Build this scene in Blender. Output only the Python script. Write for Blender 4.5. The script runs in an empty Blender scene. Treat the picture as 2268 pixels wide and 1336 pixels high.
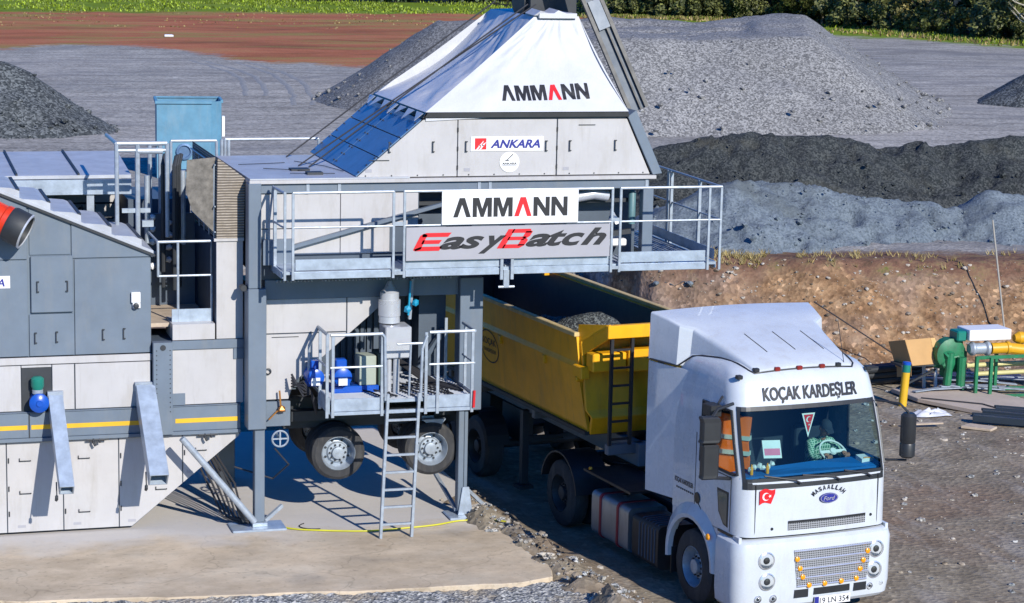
import bpy, bmesh, math, random
import numpy as np
from mathutils import Vector, Matrix, noise
from mathutils.bvhtree import BVHTree

rnd = random.Random(7)
S = bpy.context.scene
COL = S.collection
R = math.radians

# ---------------------------------------------------------------- camera, sky, sun, exposure
cam_d = bpy.data.cameras.new('camera')
cam = bpy.data.objects.new('camera', cam_d)
COL.objects.link(cam)
cr = Vector((0.95846272, -0.28444703, 0.02095486))
cu = Vector((0.02848218, 0.16855693, 0.98528033))
cf = Vector((0.28379215, 0.94375762, -0.1696572))
cam.matrix_world = Matrix(((cr.x, cu.x, -cf.x, 0), (cr.y, cu.y, -cf.y, 0), (cr.z, cu.z, -cf.z, 9.7), (0, 0, 0, 1)))
cam_d.sensor_width = 36
cam_d.lens = 5000 / 2268 * 36
cam_d.clip_start = 0.5
cam_d.clip_end = 3000
S.camera = cam

SUN = Vector((0.265, -1.0, 0.56)).normalized()
w = bpy.data.worlds.new('World')
S.world = w
w.use_nodes = True
nt = w.node_tree
for n in list(nt.nodes):
    nt.nodes.remove(n)
sky = nt.nodes.new('ShaderNodeTexSky')
sky.sky_type = 'NISHITA'
sky.sun_disc = False
sky.sun_elevation = math.asin(SUN.z)
sky.sun_rotation = math.atan2(SUN.x, SUN.y)
sky.air_density = 1.0
sky.dust_density = 0.4
sky.ozone_density = 2.0
bg = nt.nodes.new('ShaderNodeBackground')
bg.inputs['Strength'].default_value = 0.10
wo = nt.nodes.new('ShaderNodeOutputWorld')
hs = nt.nodes.new('ShaderNodeHueSaturation')
hs.inputs['Saturation'].default_value = 1.8
tn = nt.nodes.new('ShaderNodeMix')
tn.data_type = 'RGBA'
tn.blend_type = 'MULTIPLY'
tn.inputs[0].default_value = 1
tn.inputs[7].default_value = (0.40, 0.85, 1.38, 1)
nt.links.new(sky.outputs[0], hs.inputs['Color'])
nt.links.new(hs.outputs[0], tn.inputs[6])
nt.links.new(tn.outputs[2], bg.inputs[0])
nt.links.new(bg.outputs[0], wo.inputs[0])

sd = bpy.data.lights.new('sun', 'SUN')
sd.energy = 4.6
sd.angle = R(0.5)
sd.color = (1.0, 0.95, 0.865)
so = bpy.data.objects.new('sun', sd)
so.rotation_euler = (-SUN).to_track_quat('-Z', 'Y').to_euler()
so.location = (20, -20, 40)
COL.objects.link(so)

S.view_settings.view_transform = 'Standard'
S.view_settings.look = 'None'
S.view_settings.gamma = 1
S.view_settings.use_curve_mapping = False
S.view_settings.exposure = 0.2
S.cycles.diffuse_bounces = 1      # hard clear-air light: deep blue shadows as in the photograph

# ---------------------------------------------------------------- materials
def newmat(name):
    m = bpy.data.materials.new(name)
    m.use_nodes = True
    nt = m.node_tree
    b = nt.nodes['Principled BSDF']
    return m, nt, b

def texpos(nt):
    g = nt.nodes.new('ShaderNodeNewGeometry')
    return g.outputs['Position']

def nz(nt, pos, scale, detail=4, rough=0.6, stretch=None):
    n = nt.nodes.new('ShaderNodeTexNoise')
    n.inputs['Scale'].default_value = scale
    n.inputs['Detail'].default_value = detail
    n.inputs['Roughness'].default_value = rough
    if stretch:
        mp = nt.nodes.new('ShaderNodeMapping')
        mp.inputs['Scale'].default_value = stretch
        nt.links.new(pos, mp.inputs[0])
        pos = mp.outputs[0]
    nt.links.new(pos, n.inputs['Vector'])
    return n.outputs['Fac']

def ramp(nt, fac, stops):
    r = nt.nodes.new('ShaderNodeValToRGB')
    while len(r.color_ramp.elements) < len(stops):
        r.color_ramp.elements.new(0.5)
    for e, (p, c) in zip(r.color_ramp.elements, stops):
        e.position = p
        e.color = (c[0], c[1], c[2], 1) if not isinstance(c, (int, float)) else (c, c, c, 1)
    nt.links.new(fac, r.inputs[0])
    return r.outputs[0]

def mix(nt, fac, a, b, mode='MIX'):
    m = nt.nodes.new('ShaderNodeMix')
    m.data_type = 'RGBA'
    m.blend_type = mode
    for sock, v in ((m.inputs[0], fac), (m.inputs[6], a), (m.inputs[7], b)):
        if isinstance(v, (int, float)):
            sock.default_value = v
        elif isinstance(v, tuple):
            sock.default_value = (v[0], v[1], v[2], 1)
        else:
            nt.links.new(v, sock)
    return m.outputs[2]

def mth(nt, op, a, b=0.0, clamp=False):
    m = nt.nodes.new('ShaderNodeMath')
    m.operation = op
    m.use_clamp = clamp
    for s, v in ((m.inputs[0], a), (m.inputs[1], b)):
        if isinstance(v, (int, float)):
            s.default_value = v
        else:
            nt.links.new(v, s)
    return m.outputs[0]

def bump(nt, b, h, strength=0.3, dist=0.02):
    n = nt.nodes.new('ShaderNodeBump')
    n.inputs['Strength'].default_value = strength
    n.inputs['Distance'].default_value = dist
    nt.links.new(h, n.inputs['Height'])
    nt.links.new(n.outputs[0], b.inputs['Normal'])

def paint(name, c, rough=0.4, metal=0.0, vary=0.12, dirt=None, dirt_amt=0.0, bs=0.0, scale=2.0, coat=0.0):
    """painted or plain surface with uneven tone, streaks of dirt and faint waviness"""
    m, nt, b = newmat(name)
    p = texpos(nt)
    f = nz(nt, p, scale, 5, 0.65)
    lo = tuple(x * (1 - vary) for x in c)
    hi = tuple(min(1, x * (1 + vary * 0.7)) for x in c)
    col = ramp(nt, f, [(0.3, lo), (0.7, hi)])
    if dirt:
        g = nz(nt, p, 3.0, 6, 0.7, (1.4, 1.4, 0.35))
        k = ramp(nt, g, [(0.5, 0), (0.78, 1)])
        col = mix(nt, mth(nt, 'MULTIPLY', k, dirt_amt), col, dirt)
        st = nz(nt, p, 2.2, 6, 0.75, (7.0, 7.0, 0.35))
        col = mix(nt, mth(nt, 'MULTIPLY', ramp(nt, st, [(0.58, 0), (0.76, 1)]), dirt_amt * 0.7), col, tuple(x * 0.8 for x in dirt))
    nt.links.new(col, b.inputs['Base Color'])
    r = nz(nt, p, scale * 3, 4)
    rr = mth(nt, 'ADD', mth(nt, 'MULTIPLY', r, 0.25), rough - 0.12)
    nt.links.new(rr, b.inputs['Roughness'])
    b.inputs['Metallic'].default_value = metal
    b.inputs['Coat Weight'].default_value = coat
    if bs:
        bump(nt, b, nz(nt, p, 1.7, 3), bs, 0.05)
    return m

def gravel(name, cols, cell, rough=0.95, big=0.25, bstr=0.8, patch=None, patch_scale=0.25, patch_lo=0.5, patch_hi=0.62):
    """loose stones: every cell of the Voronoi is one stone with its own tone"""
    m, nt, b = newmat(name)
    p = texpos(nt)
    v = nt.nodes.new('ShaderNodeTexVoronoi')
    v.inputs['Scale'].default_value = 1.0 / cell
    nt.links.new(p, v.inputs['Vector'])
    sep = nt.nodes.new('ShaderNodeSeparateColor')
    nt.links.new(v.outputs['Color'], sep.inputs[0])
    n = len(cols)
    col = ramp(nt, sep.outputs[0], [((i + 0.2) / n, c) for i, c in enumerate(cols)])
    f = nz(nt, p, big, 5, 0.6)
    col = mix(nt, 0.55, col, ramp(nt, f, [(0.3, 0.45), (0.7, 1.0)]), 'MULTIPLY')
    if patch:
        g = nz(nt, p, patch_scale, 5, 0.65)
        col = mix(nt, ramp(nt, g, [(patch_lo, 0), (patch_hi, 0.8)]), col, patch)
    nt.links.new(col, b.inputs['Base Color'])
    b.inputs['Roughness'].default_value = rough
    b.inputs['Specular IOR Level'].default_value = 0.25
    h = mth(nt, 'ADD', v.outputs['Distance'], mth(nt, 'MULTIPLY', nz(nt, p, 1.2 / cell, 3), 0.6))
    bump(nt, b, h, bstr, cell * 0.8)
    return m

WHITE = (0.475, 0.462, 0.462)
M = {}
M['panel'] = paint('white_panel_paint', WHITE, 0.45, vary=0.06, dirt=(0.33, 0.30, 0.26), dirt_amt=0.5, bs=0.12)
M['tarp'] = None
M['grey'] = paint('grey_steel_paint', (0.145, 0.183, 0.232), 0.45, vary=0.10, dirt=(0.24, 0.24, 0.23), dirt_amt=0.35, bs=0.03)
M['greyd'] = paint('dark_grey_paint', (0.075, 0.10, 0.135), 0.5, vary=0.15)
M['galv'] = paint('galvanised_steel', (0.36, 0.41, 0.47), 0.42, metal=0.25, vary=0.22, scale=9)
M['galvb'] = paint('galvanised_sheet', (0.40, 0.47, 0.56), 0.38, metal=0.3, vary=0.25, scale=5)
M['louvre_roof'] = paint('grey_roof_sheet', (0.44, 0.46, 0.50), 0.45, metal=0.1, vary=0.15, scale=3)
M['steel'] = paint('stainless_steel', (0.58, 0.60, 0.64), 0.3, metal=0.35, vary=0.15)
M['blue_sheet'] = paint('blue_grey_sheet', (0.13, 0.22, 0.36), 0.35, metal=0.3, vary=0.16, bs=0.04)
M['black'] = paint('black_rubber', (0.018, 0.018, 0.02), 0.6, vary=0.3)
M['iron'] = paint('dark_iron', (0.03, 0.034, 0.04), 0.55, vary=0.3)
M['tyre'] = paint('tyre_rubber', (0.035, 0.036, 0.04), 0.8, vary=0.25, dirt=(0.16, 0.145, 0.12), dirt_amt=0.5, scale=5)
M['yellow'] = paint('yellow_body_paint', (0.88, 0.42, 0.008), 0.45, vary=0.14, dirt=(0.33, 0.16, 0.03), dirt_amt=0.5, bs=0.06, scale=1.4)
M['yellowp'] = paint('yellow_marking', (0.72, 0.42, 0.02), 0.5)
M['truck'] = paint('white_truck_paint', (0.565, 0.605, 0.655), 0.28, vary=0.06, coat=0.4, dirt=(0.40, 0.36, 0.31), dirt_amt=0.34)
M['trucks'] = paint('white_body_paint_bare', (0.565, 0.605, 0.655), 0.3, vary=0.05, coat=0.2, dirt=(0.38, 0.33, 0.28), dirt_amt=0.45)
M['trim'] = paint('black_plastic_trim', (0.02, 0.022, 0.026), 0.45, vary=0.2)
M['chrome'] = paint('chrome', (0.68, 0.69, 0.72), 0.18, metal=0.6, vary=0.05)
M['alu'] = paint('aluminium_tank', (0.42, 0.43, 0.45), 0.4, metal=0.7, vary=0.12, dirt=(0.2, 0.18, 0.16), dirt_amt=0.5)
M['amber'] = paint('amber_lens', (0.85, 0.33, 0.01), 0.2, vary=0.1)
M['red'] = paint('red_paint', (0.62, 0.02, 0.025), 0.4, vary=0.08)
M['orange'] = paint('orange_red_paint', (0.70, 0.04, 0.010), 0.35, vary=0.15, dirt=(0.25, 0.03, 0.01), dirt_amt=0.6)
M['blue'] = paint('blue_motor_paint', (0.008, 0.085, 0.46), 0.3, vary=0.12)
M['bluebox'] = paint('blue_tank_paint', (0.115, 0.27, 0.38), 0.45, vary=0.18, dirt=(0.22, 0.30, 0.34), dirt_amt=0.5, bs=0.05)
M['green'] = paint('green_machine_paint', (0.012, 0.17, 0.07), 0.5, vary=0.3, dirt=(0.10, 0.12, 0.08), dirt_amt=0.6, scale=5)
M['teal'] = paint('teal_motor_paint', (0.01, 0.20, 0.15), 0.4)
M['black_ink'] = paint('black_lettering', (0.016, 0.016, 0.02), 0.5, vary=0.05)
M['red_ink'] = paint('red_lettering', (0.66, 0.012, 0.02), 0.45, vary=0.05)
M['blue_ink'] = paint('blue_lettering', (0.02, 0.025, 0.24), 0.45, vary=0.05)
M['white_ink'] = paint('white_sign', (0.78, 0.78, 0.79), 0.45, vary=0.03)
M['sign_grey'] = paint('grey_sign', (0.36, 0.355, 0.385), 0.45, vary=0.05)
M['card'] = paint('cardboard', (0.52, 0.31, 0.13), 0.9, vary=0.08, scale=3)
M['hose'] = paint('yellow_hose', (0.55, 0.52, 0.03), 0.5)
M['rope'] = paint('wire_rope', (0.03, 0.03, 0.035), 0.7)
M['wood'] = paint('pale_board', (0.50, 0.40, 0.30), 0.85, vary=0.2, scale=6)
M['plastic'] = paint('white_plastic_sheet', (0.72, 0.73, 0.76), 0.3, vary=0.12)
M['skin'] = paint('skin', (0.42, 0.20, 0.13), 0.55, vary=0.06)
M['dash'] = paint('blue_dashboard_plastic', (0.010, 0.13, 0.42), 0.5)
M['seat'] = paint('dark_seat_fabric', (0.02, 0.03, 0.05), 0.9)
M['hivis'] = paint('orange_hi_vis_cloth', (0.90, 0.16, 0.01), 0.7)
M['reflex'] = paint('silver_reflective_tape', (0.50, 0.55, 0.50), 0.4)
M['bark'] = paint('bark', (0.16, 0.12, 0.09), 0.9, vary=0.4, scale=4)
M['pale_bark'] = paint('pale_bark', (0.50, 0.44, 0.34), 0.9, vary=0.3, scale=4)

def tarp_mat():
    m, nt, b = newmat('white_tarpaulin')
    p = texpos(nt)
    f = nz(nt, p, 1.3, 5, 0.6)
    nt.links.new(ramp(nt, f, [(0.3, (0.52, 0.53, 0.56)), (0.7, (0.60, 0.605, 0.63))]), b.inputs['Base Color'])
    b.inputs['Roughness'].default_value = 0.38
    b.inputs['Subsurface Weight'].default_value = 0.0
    g = nz(nt, p, 3.4, 4, 0.6, (1.0, 1.0, 0.35))
    bump(nt, b, g, 0.35, 0.06)
    return m
M['tarp'] = tarp_mat()

def mesh_screen():
    """brown wind mesh: woven horizontal slats"""
    m, nt, b = newmat('brown_louvre_mesh')
    p = texpos(nt)
    s = nt.nodes.new('ShaderNodeSeparateXYZ')
    nt.links.new(p, s.inputs[0])
    z = mth(nt, 'ADD', s.outputs[2], mth(nt, 'MULTIPLY', nz(nt, p, 3.0, 2), 0.02))
    k = mth(nt, 'SINE', mth(nt, 'MULTIPLY', z, 150.0))
    f = nz(nt, p, 14, 3)
    col = mix(nt, ramp(nt, k, [(0.25, 0), (0.6, 1)]), (0.16, 0.135, 0.11), ramp(nt, f, [(0.35, (0.33, 0.28, 0.22)), (0.65, (0.46, 0.40, 0.33))]))
    nt.links.new(col, b.inputs['Base Color'])
    b.inputs['Roughness'].default_value = 0.8
    bump(nt, b, k, 0.5, 0.012)
    return m
M['mesh'] = mesh_screen()
M['mesh2'] = paint('dusty_wind_mesh', (.17, .155, .135), .8, vary=.45, scale=9)

def plaid():
    m, nt, b = newmat('green_checked_cloth')
    tc = nt.nodes.new('ShaderNodeTexCoord')
    s = nt.nodes.new('ShaderNodeSeparateXYZ')
    nt.links.new(tc.outputs['Object'], s.inputs[0])
    a = mth(nt, 'SINE', mth(nt, 'MULTIPLY', s.outputs[0], 150.0))
    c = mth(nt, 'SINE', mth(nt, 'MULTIPLY', mth(nt, 'ADD', s.outputs[2], s.outputs[1]), 130.0))
    k = mth(nt, 'MAXIMUM', a, c)
    nt.links.new(mix(nt, ramp(nt, k, [(0.55, 0), (0.8, 1)]), (0.07, 0.22, 0.14), (0.50, 0.62, 0.52)), b.inputs['Base Color'])
    b.inputs['Roughness'].default_value = 0.9
    return m
M['plaid'] = plaid()

def perforated():
    """punched grille sheet: dark round holes in bare metal"""
    m, nt, b = newmat('perforated_grille')
    tc = nt.nodes.new('ShaderNodeTexCoord')
    s = nt.nodes.new('ShaderNodeSeparateXYZ')
    nt.links.new(tc.outputs['Object'], s.inputs[0])
    a = mth(nt, 'SINE', mth(nt, 'MULTIPLY', mth(nt, 'ADD', s.outputs[0], s.outputs[2]), 105.0))
    c = mth(nt, 'SINE', mth(nt, 'MULTIPLY', mth(nt, 'SUBTRACT', s.outputs[0], s.outputs[2]), 105.0))
    k = mth(nt, 'MULTIPLY', a, c)
    nt.links.new(mix(nt, ramp(nt, k, [(0.05, 0), (0.3, 1)]), (0.42, 0.43, 0.45), (0.02, 0.022, 0.028)), b.inputs['Base Color'])
    b.inputs['Metallic'].default_value = 0.3
    b.inputs['Roughness'].default_value = 0.4
    return m
M['perf'] = perforated()

def glass(name, tint=(0.55, 0.78, 0.76)):
    m, nt, b = newmat(name)
    out = nt.nodes['Material Output']
    tr = nt.nodes.new('ShaderNodeBsdfTransparent')
    tr.inputs[0].default_value = (*tint, 1)
    gl = nt.nodes.new('ShaderNodeBsdfGlossy')
    gl.inputs['Roughness'].default_value = 0.03
    fr = nt.nodes.new('ShaderNodeFresnel')
    fr.inputs[0].default_value = 1.5
    mx = nt.nodes.new('ShaderNodeMixShader')
    nt.links.new(fr.outputs[0], mx.inputs[0])
    nt.links.new(tr.outputs[0], mx.inputs[1])
    nt.links.new(gl.outputs[0], mx.inputs[2])
    nt.links.new(mx.outputs[0], out.inputs[0])
    return m
M['glass'] = glass('windscreen_glass', (0.62, 0.82, 0.80))
M['clear'] = glass('side_glass', (0.85, 0.92, 0.92))
M['lens'] = glass('lamp_lens', (0.95, 0.95, 0.95))

def concrete():
    m, nt, b = newmat('worn_concrete')
    p = texpos(nt)
    base = ramp(nt, nz(nt, p, 0.7, 6, 0.65), [(0.3, (0.53, 0.415, 0.275)), (0.52, (0.66, 0.535, 0.38)), (0.75, (0.69, 0.60, 0.46))])
    st = ramp(nt, nz(nt, p, 0.9, 6, 0.75, (0.8, 1.2, 1)), [(0.42, 0.72), (0.62, 1.0)])
    col = mix(nt, 0.8, base, st, 'MULTIPLY')
    sp = ramp(nt, nz(nt, p, 9, 3, 0.6), [(0.30, 0.6), (0.42, 1.0)])
    col = mix(nt, 0.6, col, sp, 'MULTIPLY')
    ck = nt.nodes.new('ShaderNodeTexVoronoi')
    ck.feature = 'DISTANCE_TO_EDGE'
    ck.inputs['Scale'].default_value = 0.27
    wp = nt.nodes.new('ShaderNodeVectorMath')
    wp.operation = 'ADD'
    wn = nt.nodes.new('ShaderNodeTexNoise')
    wn.inputs['Scale'].default_value = 1.7
    nt.links.new(p, wn.inputs['Vector'])
    nt.links.new(p, wp.inputs[0])
    nt.links.new(wn.outputs['Color'], wp.inputs[1])
    nt.links.new(wp.outputs[0], ck.inputs['Vector'])
    col = mix(nt, 0.4, col, ramp(nt, ck.outputs['Distance'], [(0.0, 0.4), (0.006, 1.0)]), 'MULTIPLY')
    oil = ramp(nt, nz(nt, p, 0.55, 3, 0.5), [(0.60, 0), (0.70, 0.45)])
    col = mix(nt, oil, col, (0.20, 0.18, 0.155))
    scuff = ramp(nt, nz(nt, p, 1.0, 5, 0.8, (0.4, 2.4, 1)), [(0.60, 0), (0.74, 0.35)])
    col = mix(nt, scuff, col, (0.30, 0.26, 0.215))
    rust = ramp(nt, nz(nt, p, 1.6, 4, 0.6), [(0.66, 0), (0.78, 0.4)])
    col = mix(nt, rust, col, (0.42, 0.25, 0.13))
    # grey cement fines swept round the machine feet
    s = nt.nodes.new('ShaderNodeSeparateXYZ')
    nt.links.new(p, s.inputs[0])
    yy = mth(nt, 'ADD', s.outputs[1], mth(nt, 'MULTIPLY', nz(nt, p, 0.8, 5), 2.2))
    k = mth(nt, 'MULTIPLY', mth(nt, 'SUBTRACT', yy, 34.6), 1.2, True)
    col = mix(nt, mth(nt, 'MULTIPLY', k, 0.75), col, (0.60, 0.585, 0.57))
    nt.links.new(col, b.inputs['Base Color'])
    b.inputs['Roughness'].default_value = 0.9
    bump(nt, b, nz(nt, p, 14, 5, 0.7), 0.25, 0.02)
    return m
M['concrete'] = concrete()

GREYS = [(0.10, 0.115, 0.14), (0.20, 0.225, 0.26), (0.33, 0.36, 0.41), (0.48, 0.51, 0.56)]
M['gravel_pile'] = gravel('grey_gravel', [(0.115, 0.115, 0.115), (0.175, 0.173, 0.172), (0.23, 0.228, 0.225), (0.36, 0.355, 0.345)], 0.06, big=0.09, bstr=0.18)
M['dark_sand'] = gravel('dark_damp_sand', [(0.022, 0.027, 0.029), (0.034, 0.040, 0.042), (0.046, 0.052, 0.054), (0.085, 0.092, 0.09)], 0.045, big=0.5, bstr=0.35, patch=(0.062, 0.060, 0.046), patch_scale=0.5, patch_lo=.54, patch_hi=.7)
M['blue_sand'] = gravel('blue_grey_stone_dust', [(0.115, 0.142, 0.165), (0.145, 0.177, 0.205), (0.17, 0.207, 0.24), (0.20, 0.238, 0.27)], 0.05, big=0.6, bstr=0.3, patch=(0.10, 0.115, 0.12), patch_scale=0.45, patch_lo=0.55, patch_hi=0.7)
M['dark_gravel'] = gravel('dark_gravel', [(0.035, 0.042, 0.046), (0.06, 0.068, 0.072), (0.085, 0.094, 0.098), (0.18, 0.195, 0.20)], 0.07, big=0.35, bstr=0.4)
M['near_gravel'] = gravel('near_gravel', [(0.14, 0.15, 0.155), (0.26, 0.27, 0.27), (0.38, 0.38, 0.37), (0.60, 0.60, 0.58)], 0.045, big=0.8, bstr=0.9, patch=(0.36, 0.31, 0.24), patch_scale=0.9)
M['load'] = gravel('load_of_crushed_stone', [(0.03, 0.034, 0.038), (0.055, 0.06, 0.064), (0.085, 0.094, 0.096), (0.20, 0.22, 0.215)], 0.028, big=0.7, bstr=0.9)
M['stone'] = gravel('loose_stones', [(0.14, 0.11, 0.08), (0.26, 0.21, 0.16), (0.40, 0.34, 0.27), (0.55, 0.50, 0.43)], 0.30, big=0.5, bstr=0.1)

def terrain_mat():
    m, nt, b = newmat('yard_ground')
    p = texpos(nt)
    def at(n):
        a = nt.nodes.new('ShaderNodeAttribute')
        a.attribute_name = n
        return a.outputs['Fac']
    big = nz(nt, p, 0.22, 6, 0.65)
    mid = nz(nt, p, 1.3, 6, 0.7)
    fine = nz(nt, p, 9, 4, 0.7)
    wob = mth(nt, 'SUBTRACT', mid, 0.5)
    wobb = mth(nt, 'SUBTRACT', big, 0.5)
    # low road: trodden grey brown
    road = ramp(nt, mid, [(0.28, (0.175, 0.143, 0.10)), (0.5, (0.265, 0.22, 0.16)), (0.72, (0.385, 0.33, 0.245))])
    road = mix(nt, ramp(nt, big, [(0.48, 0), (0.64, 0.75)]), road, (0.23, 0.15, 0.10))
    v = nt.nodes.new('ShaderNodeTexVoronoi')
    v.inputs['Scale'].default_value = 11
    nt.links.new(p, v.inputs['Vector'])
    sp = nt.nodes.new('ShaderNodeSeparateColor')
    nt.links.new(v.outputs['Color'], sp.inputs[0])
    stn = ramp(nt, sp.outputs[0], [(0.15, 0.55), (0.6, 0.95), (0.93, 1.0), (0.97, 1.7)])
    road = mix(nt, 0.45, road, stn, 'MULTIPLY')
    trk = ramp(nt, nz(nt, p, 0.8, 5, 0.7, (1.6, 0.35, 1)), [(0.52, 0), (0.66, 0.6)])
    road = mix(nt, trk, road, (0.36, 0.325, 0.28))
    # plateau: pale grey gravel yard with wheel tracks
    tr = nz(nt, p, 0.42, 7, 0.72, (0.7, 1.15, 1))
    yard = ramp(nt, tr, [(0.30, (0.215, 0.20, 0.18)), (0.44, (0.32, 0.305, 0.275)), (0.58, (0.425, 0.405, 0.365)), (0.75, (0.53, 0.505, 0.455))])
    yard = mix(nt, ramp(nt, nz(nt, p, 0.055, 4, 0.6, (1, 1.3, 1)), [(0.47, 0), (0.60, 0.55)]), yard, (0.46, 0.43, 0.385))
    wv = nt.nodes.new('ShaderNodeTexWave')
    wv.wave_type = 'RINGS'
    wv.inputs['Scale'].default_value = 0.16
    wv.inputs['Distortion'].default_value = 9
    wv.inputs['Detail'].default_value = 4
    wv.inputs['Detail Scale'].default_value = 0.6
    nt.links.new(p, wv.inputs['Vector'])
    yard = mix(nt, ramp(nt, wv.outputs['Fac'], [(0.0, 0.45), (0.16, 0)]), yard, (0.20, 0.19, 0.175))
    v2 = nt.nodes.new('ShaderNodeTexVoronoi')
    v2.inputs['Scale'].default_value = 9
    nt.links.new(p, v2.inputs['Vector'])
    s2 = nt.nodes.new('ShaderNodeSeparateColor')
    nt.links.new(v2.outputs['Color'], s2.inputs[0])
    yard = mix(nt, 0.7, yard, ramp(nt, s2.outputs[0], [(0.1, 0.5), (0.9, 1.25)]), 'MULTIPLY')
    yard = mix(nt, ramp(nt, nz(nt, p, 0.13, 4, 0.6, (1, 2.0, 1)), [(0.52, 0), (0.68, 0.75)]), yard, (0.19, 0.185, 0.185))
    yard = mix(nt, ramp(nt, nz(nt, p, 0.16, 6, 0.75, (0.5, 1.6, 1)), [(0.50, 0), (0.66, 0.6)]), yard, (0.215, 0.215, 0.215))
    # red brown field
    rf = nz(nt, p, 0.16, 7, 0.75, (0.35, 1.5, 1))
    red = ramp(nt, rf, [(0.30, (0.16, 0.08, 0.035)), (0.42, (0.32, 0.115, 0.05)), (0.52, (0.46, 0.155, 0.075)), (0.62, (0.44, 0.22, 0.09)), (0.75, (0.34, 0.25, 0.07))])
    grass_c = ramp(nt, nz(nt, p, 0.5, 5, 0.7, (0.5, 1, 1)), [(0.3, (0.10, 0.14, 0.01)), (0.55, (0.17, 0.26, 0.012)), (0.75, (0.22, 0.22, 0.05))])
    red = mix(nt, ramp(nt, nz(nt, p, 0.11, 5, 0.7, (0.6, 1.8, 1)), [(0.49, 0), (0.60, 0.8)]), red, (0.30, 0.25, 0.07))
    red = mix(nt, 0.7, red, ramp(nt, fine, [(0.3, 0.55), (0.65, 1.1)]), 'MULTIPLY')
    # dug bank: clods and roots
    bk = nz(nt, p, 2.2, 7, 0.75)
    bank = ramp(nt, bk, [(0.28, (0.09, 0.05, 0.028)), (0.42, (0.22, 0.125, 0.065)), (0.56, (0.35, 0.215, 0.118)), (0.75, (0.48, 0.335, 0.20))])
    bank = mix(nt, ramp(nt, big, [(0.47, 0), (0.62, 0.7)]), bank, (0.29, 0.22, 0.185))
    bank = mix(nt, 0.75, bank, stn, 'MULTIPLY')
    turf = ramp(nt, nz(nt, p, 1.7, 6, 0.75), [(0.3, (0.07, 0.05, 0.03)), (0.46, (0.17, 0.09, 0.06)), (0.58, (0.22, 0.14, 0.08)), (0.70, (0.13, 0.15, 0.03))])
    def mask(name, k1, k2, soft):
        d = mth(nt, 'ADD', at(name), mth(nt, 'MULTIPLY', wob, k1))
        d = mth(nt, 'ADD', d, mth(nt, 'MULTIPLY', wobb, k2))
        return mth(nt, 'ADD', mth(nt, 'DIVIDE', d, soft), 0.5, True)
    col = mix(nt, mask('m_bank', 0.8, 0.8, 0.4), road, bank)
    col = mix(nt, mask('m_turf', 1.2, 1.6, 0.4), col, turf)
    col = mix(nt, mask('m_yard', 2.0, 2.5, 0.7), col, yard)
    col = mix(nt, mask('m_red', 4.0, 5.0, 1.2), col, red)
    col = mix(nt, mask('m_grass', 4.0, 12.0, 2.5), col, grass_c)
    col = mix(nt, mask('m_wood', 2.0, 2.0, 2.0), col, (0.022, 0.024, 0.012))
    nt.links.new(col, b.inputs['Base Color'])
    b.inputs['Roughness'].default_value = 0.95
    b.inputs['Specular IOR Level'].default_value = 0.2
    h = mth(nt, 'ADD', mth(nt, 'MULTIPLY', mid, 1.5), mth(nt, 'ADD', mth(nt, 'MULTIPLY', fine, 0.5), mth(nt, 'MULTIPLY', v.outputs['Distance'], 0.8)))
    bump(nt, b, h, 0.42, 0.05)
    return m
M['ground'] = terrain_mat()

def leaf_mat(name, a, c):
    m, nt, b = newmat(name)
    g = nt.nodes.new('ShaderNodeNewGeometry')
    col = ramp(nt, g.outputs['Random Per Island'], [(0.0, a), (0.75, c), (1.0, tuple(min(1, x * 1.9) for x in c))])
    nt.links.new(col, b.inputs['Base Color'])
    b.inputs['Roughness'].default_value = 0.6
    return m
M['leaf1'] = leaf_mat('dark_leaves', (0.018, 0.035, 0.012), (0.05, 0.085, 0.02))
M['leaf2'] = leaf_mat('olive_leaves', (0.04, 0.05, 0.015), (0.11, 0.12, 0.03))
M['leaf3'] = leaf_mat('yellowing_leaves', (0.07, 0.07, 0.02), (0.22, 0.18, 0.05))
M['grass'] = leaf_mat('grass_blades', (0.05, 0.075, 0.008), (0.20, 0.27, 0.015))
M['drygrass'] = leaf_mat('dry_grass_blades', (0.12, 0.09, 0.03), (0.26, 0.20, 0.07))

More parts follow.
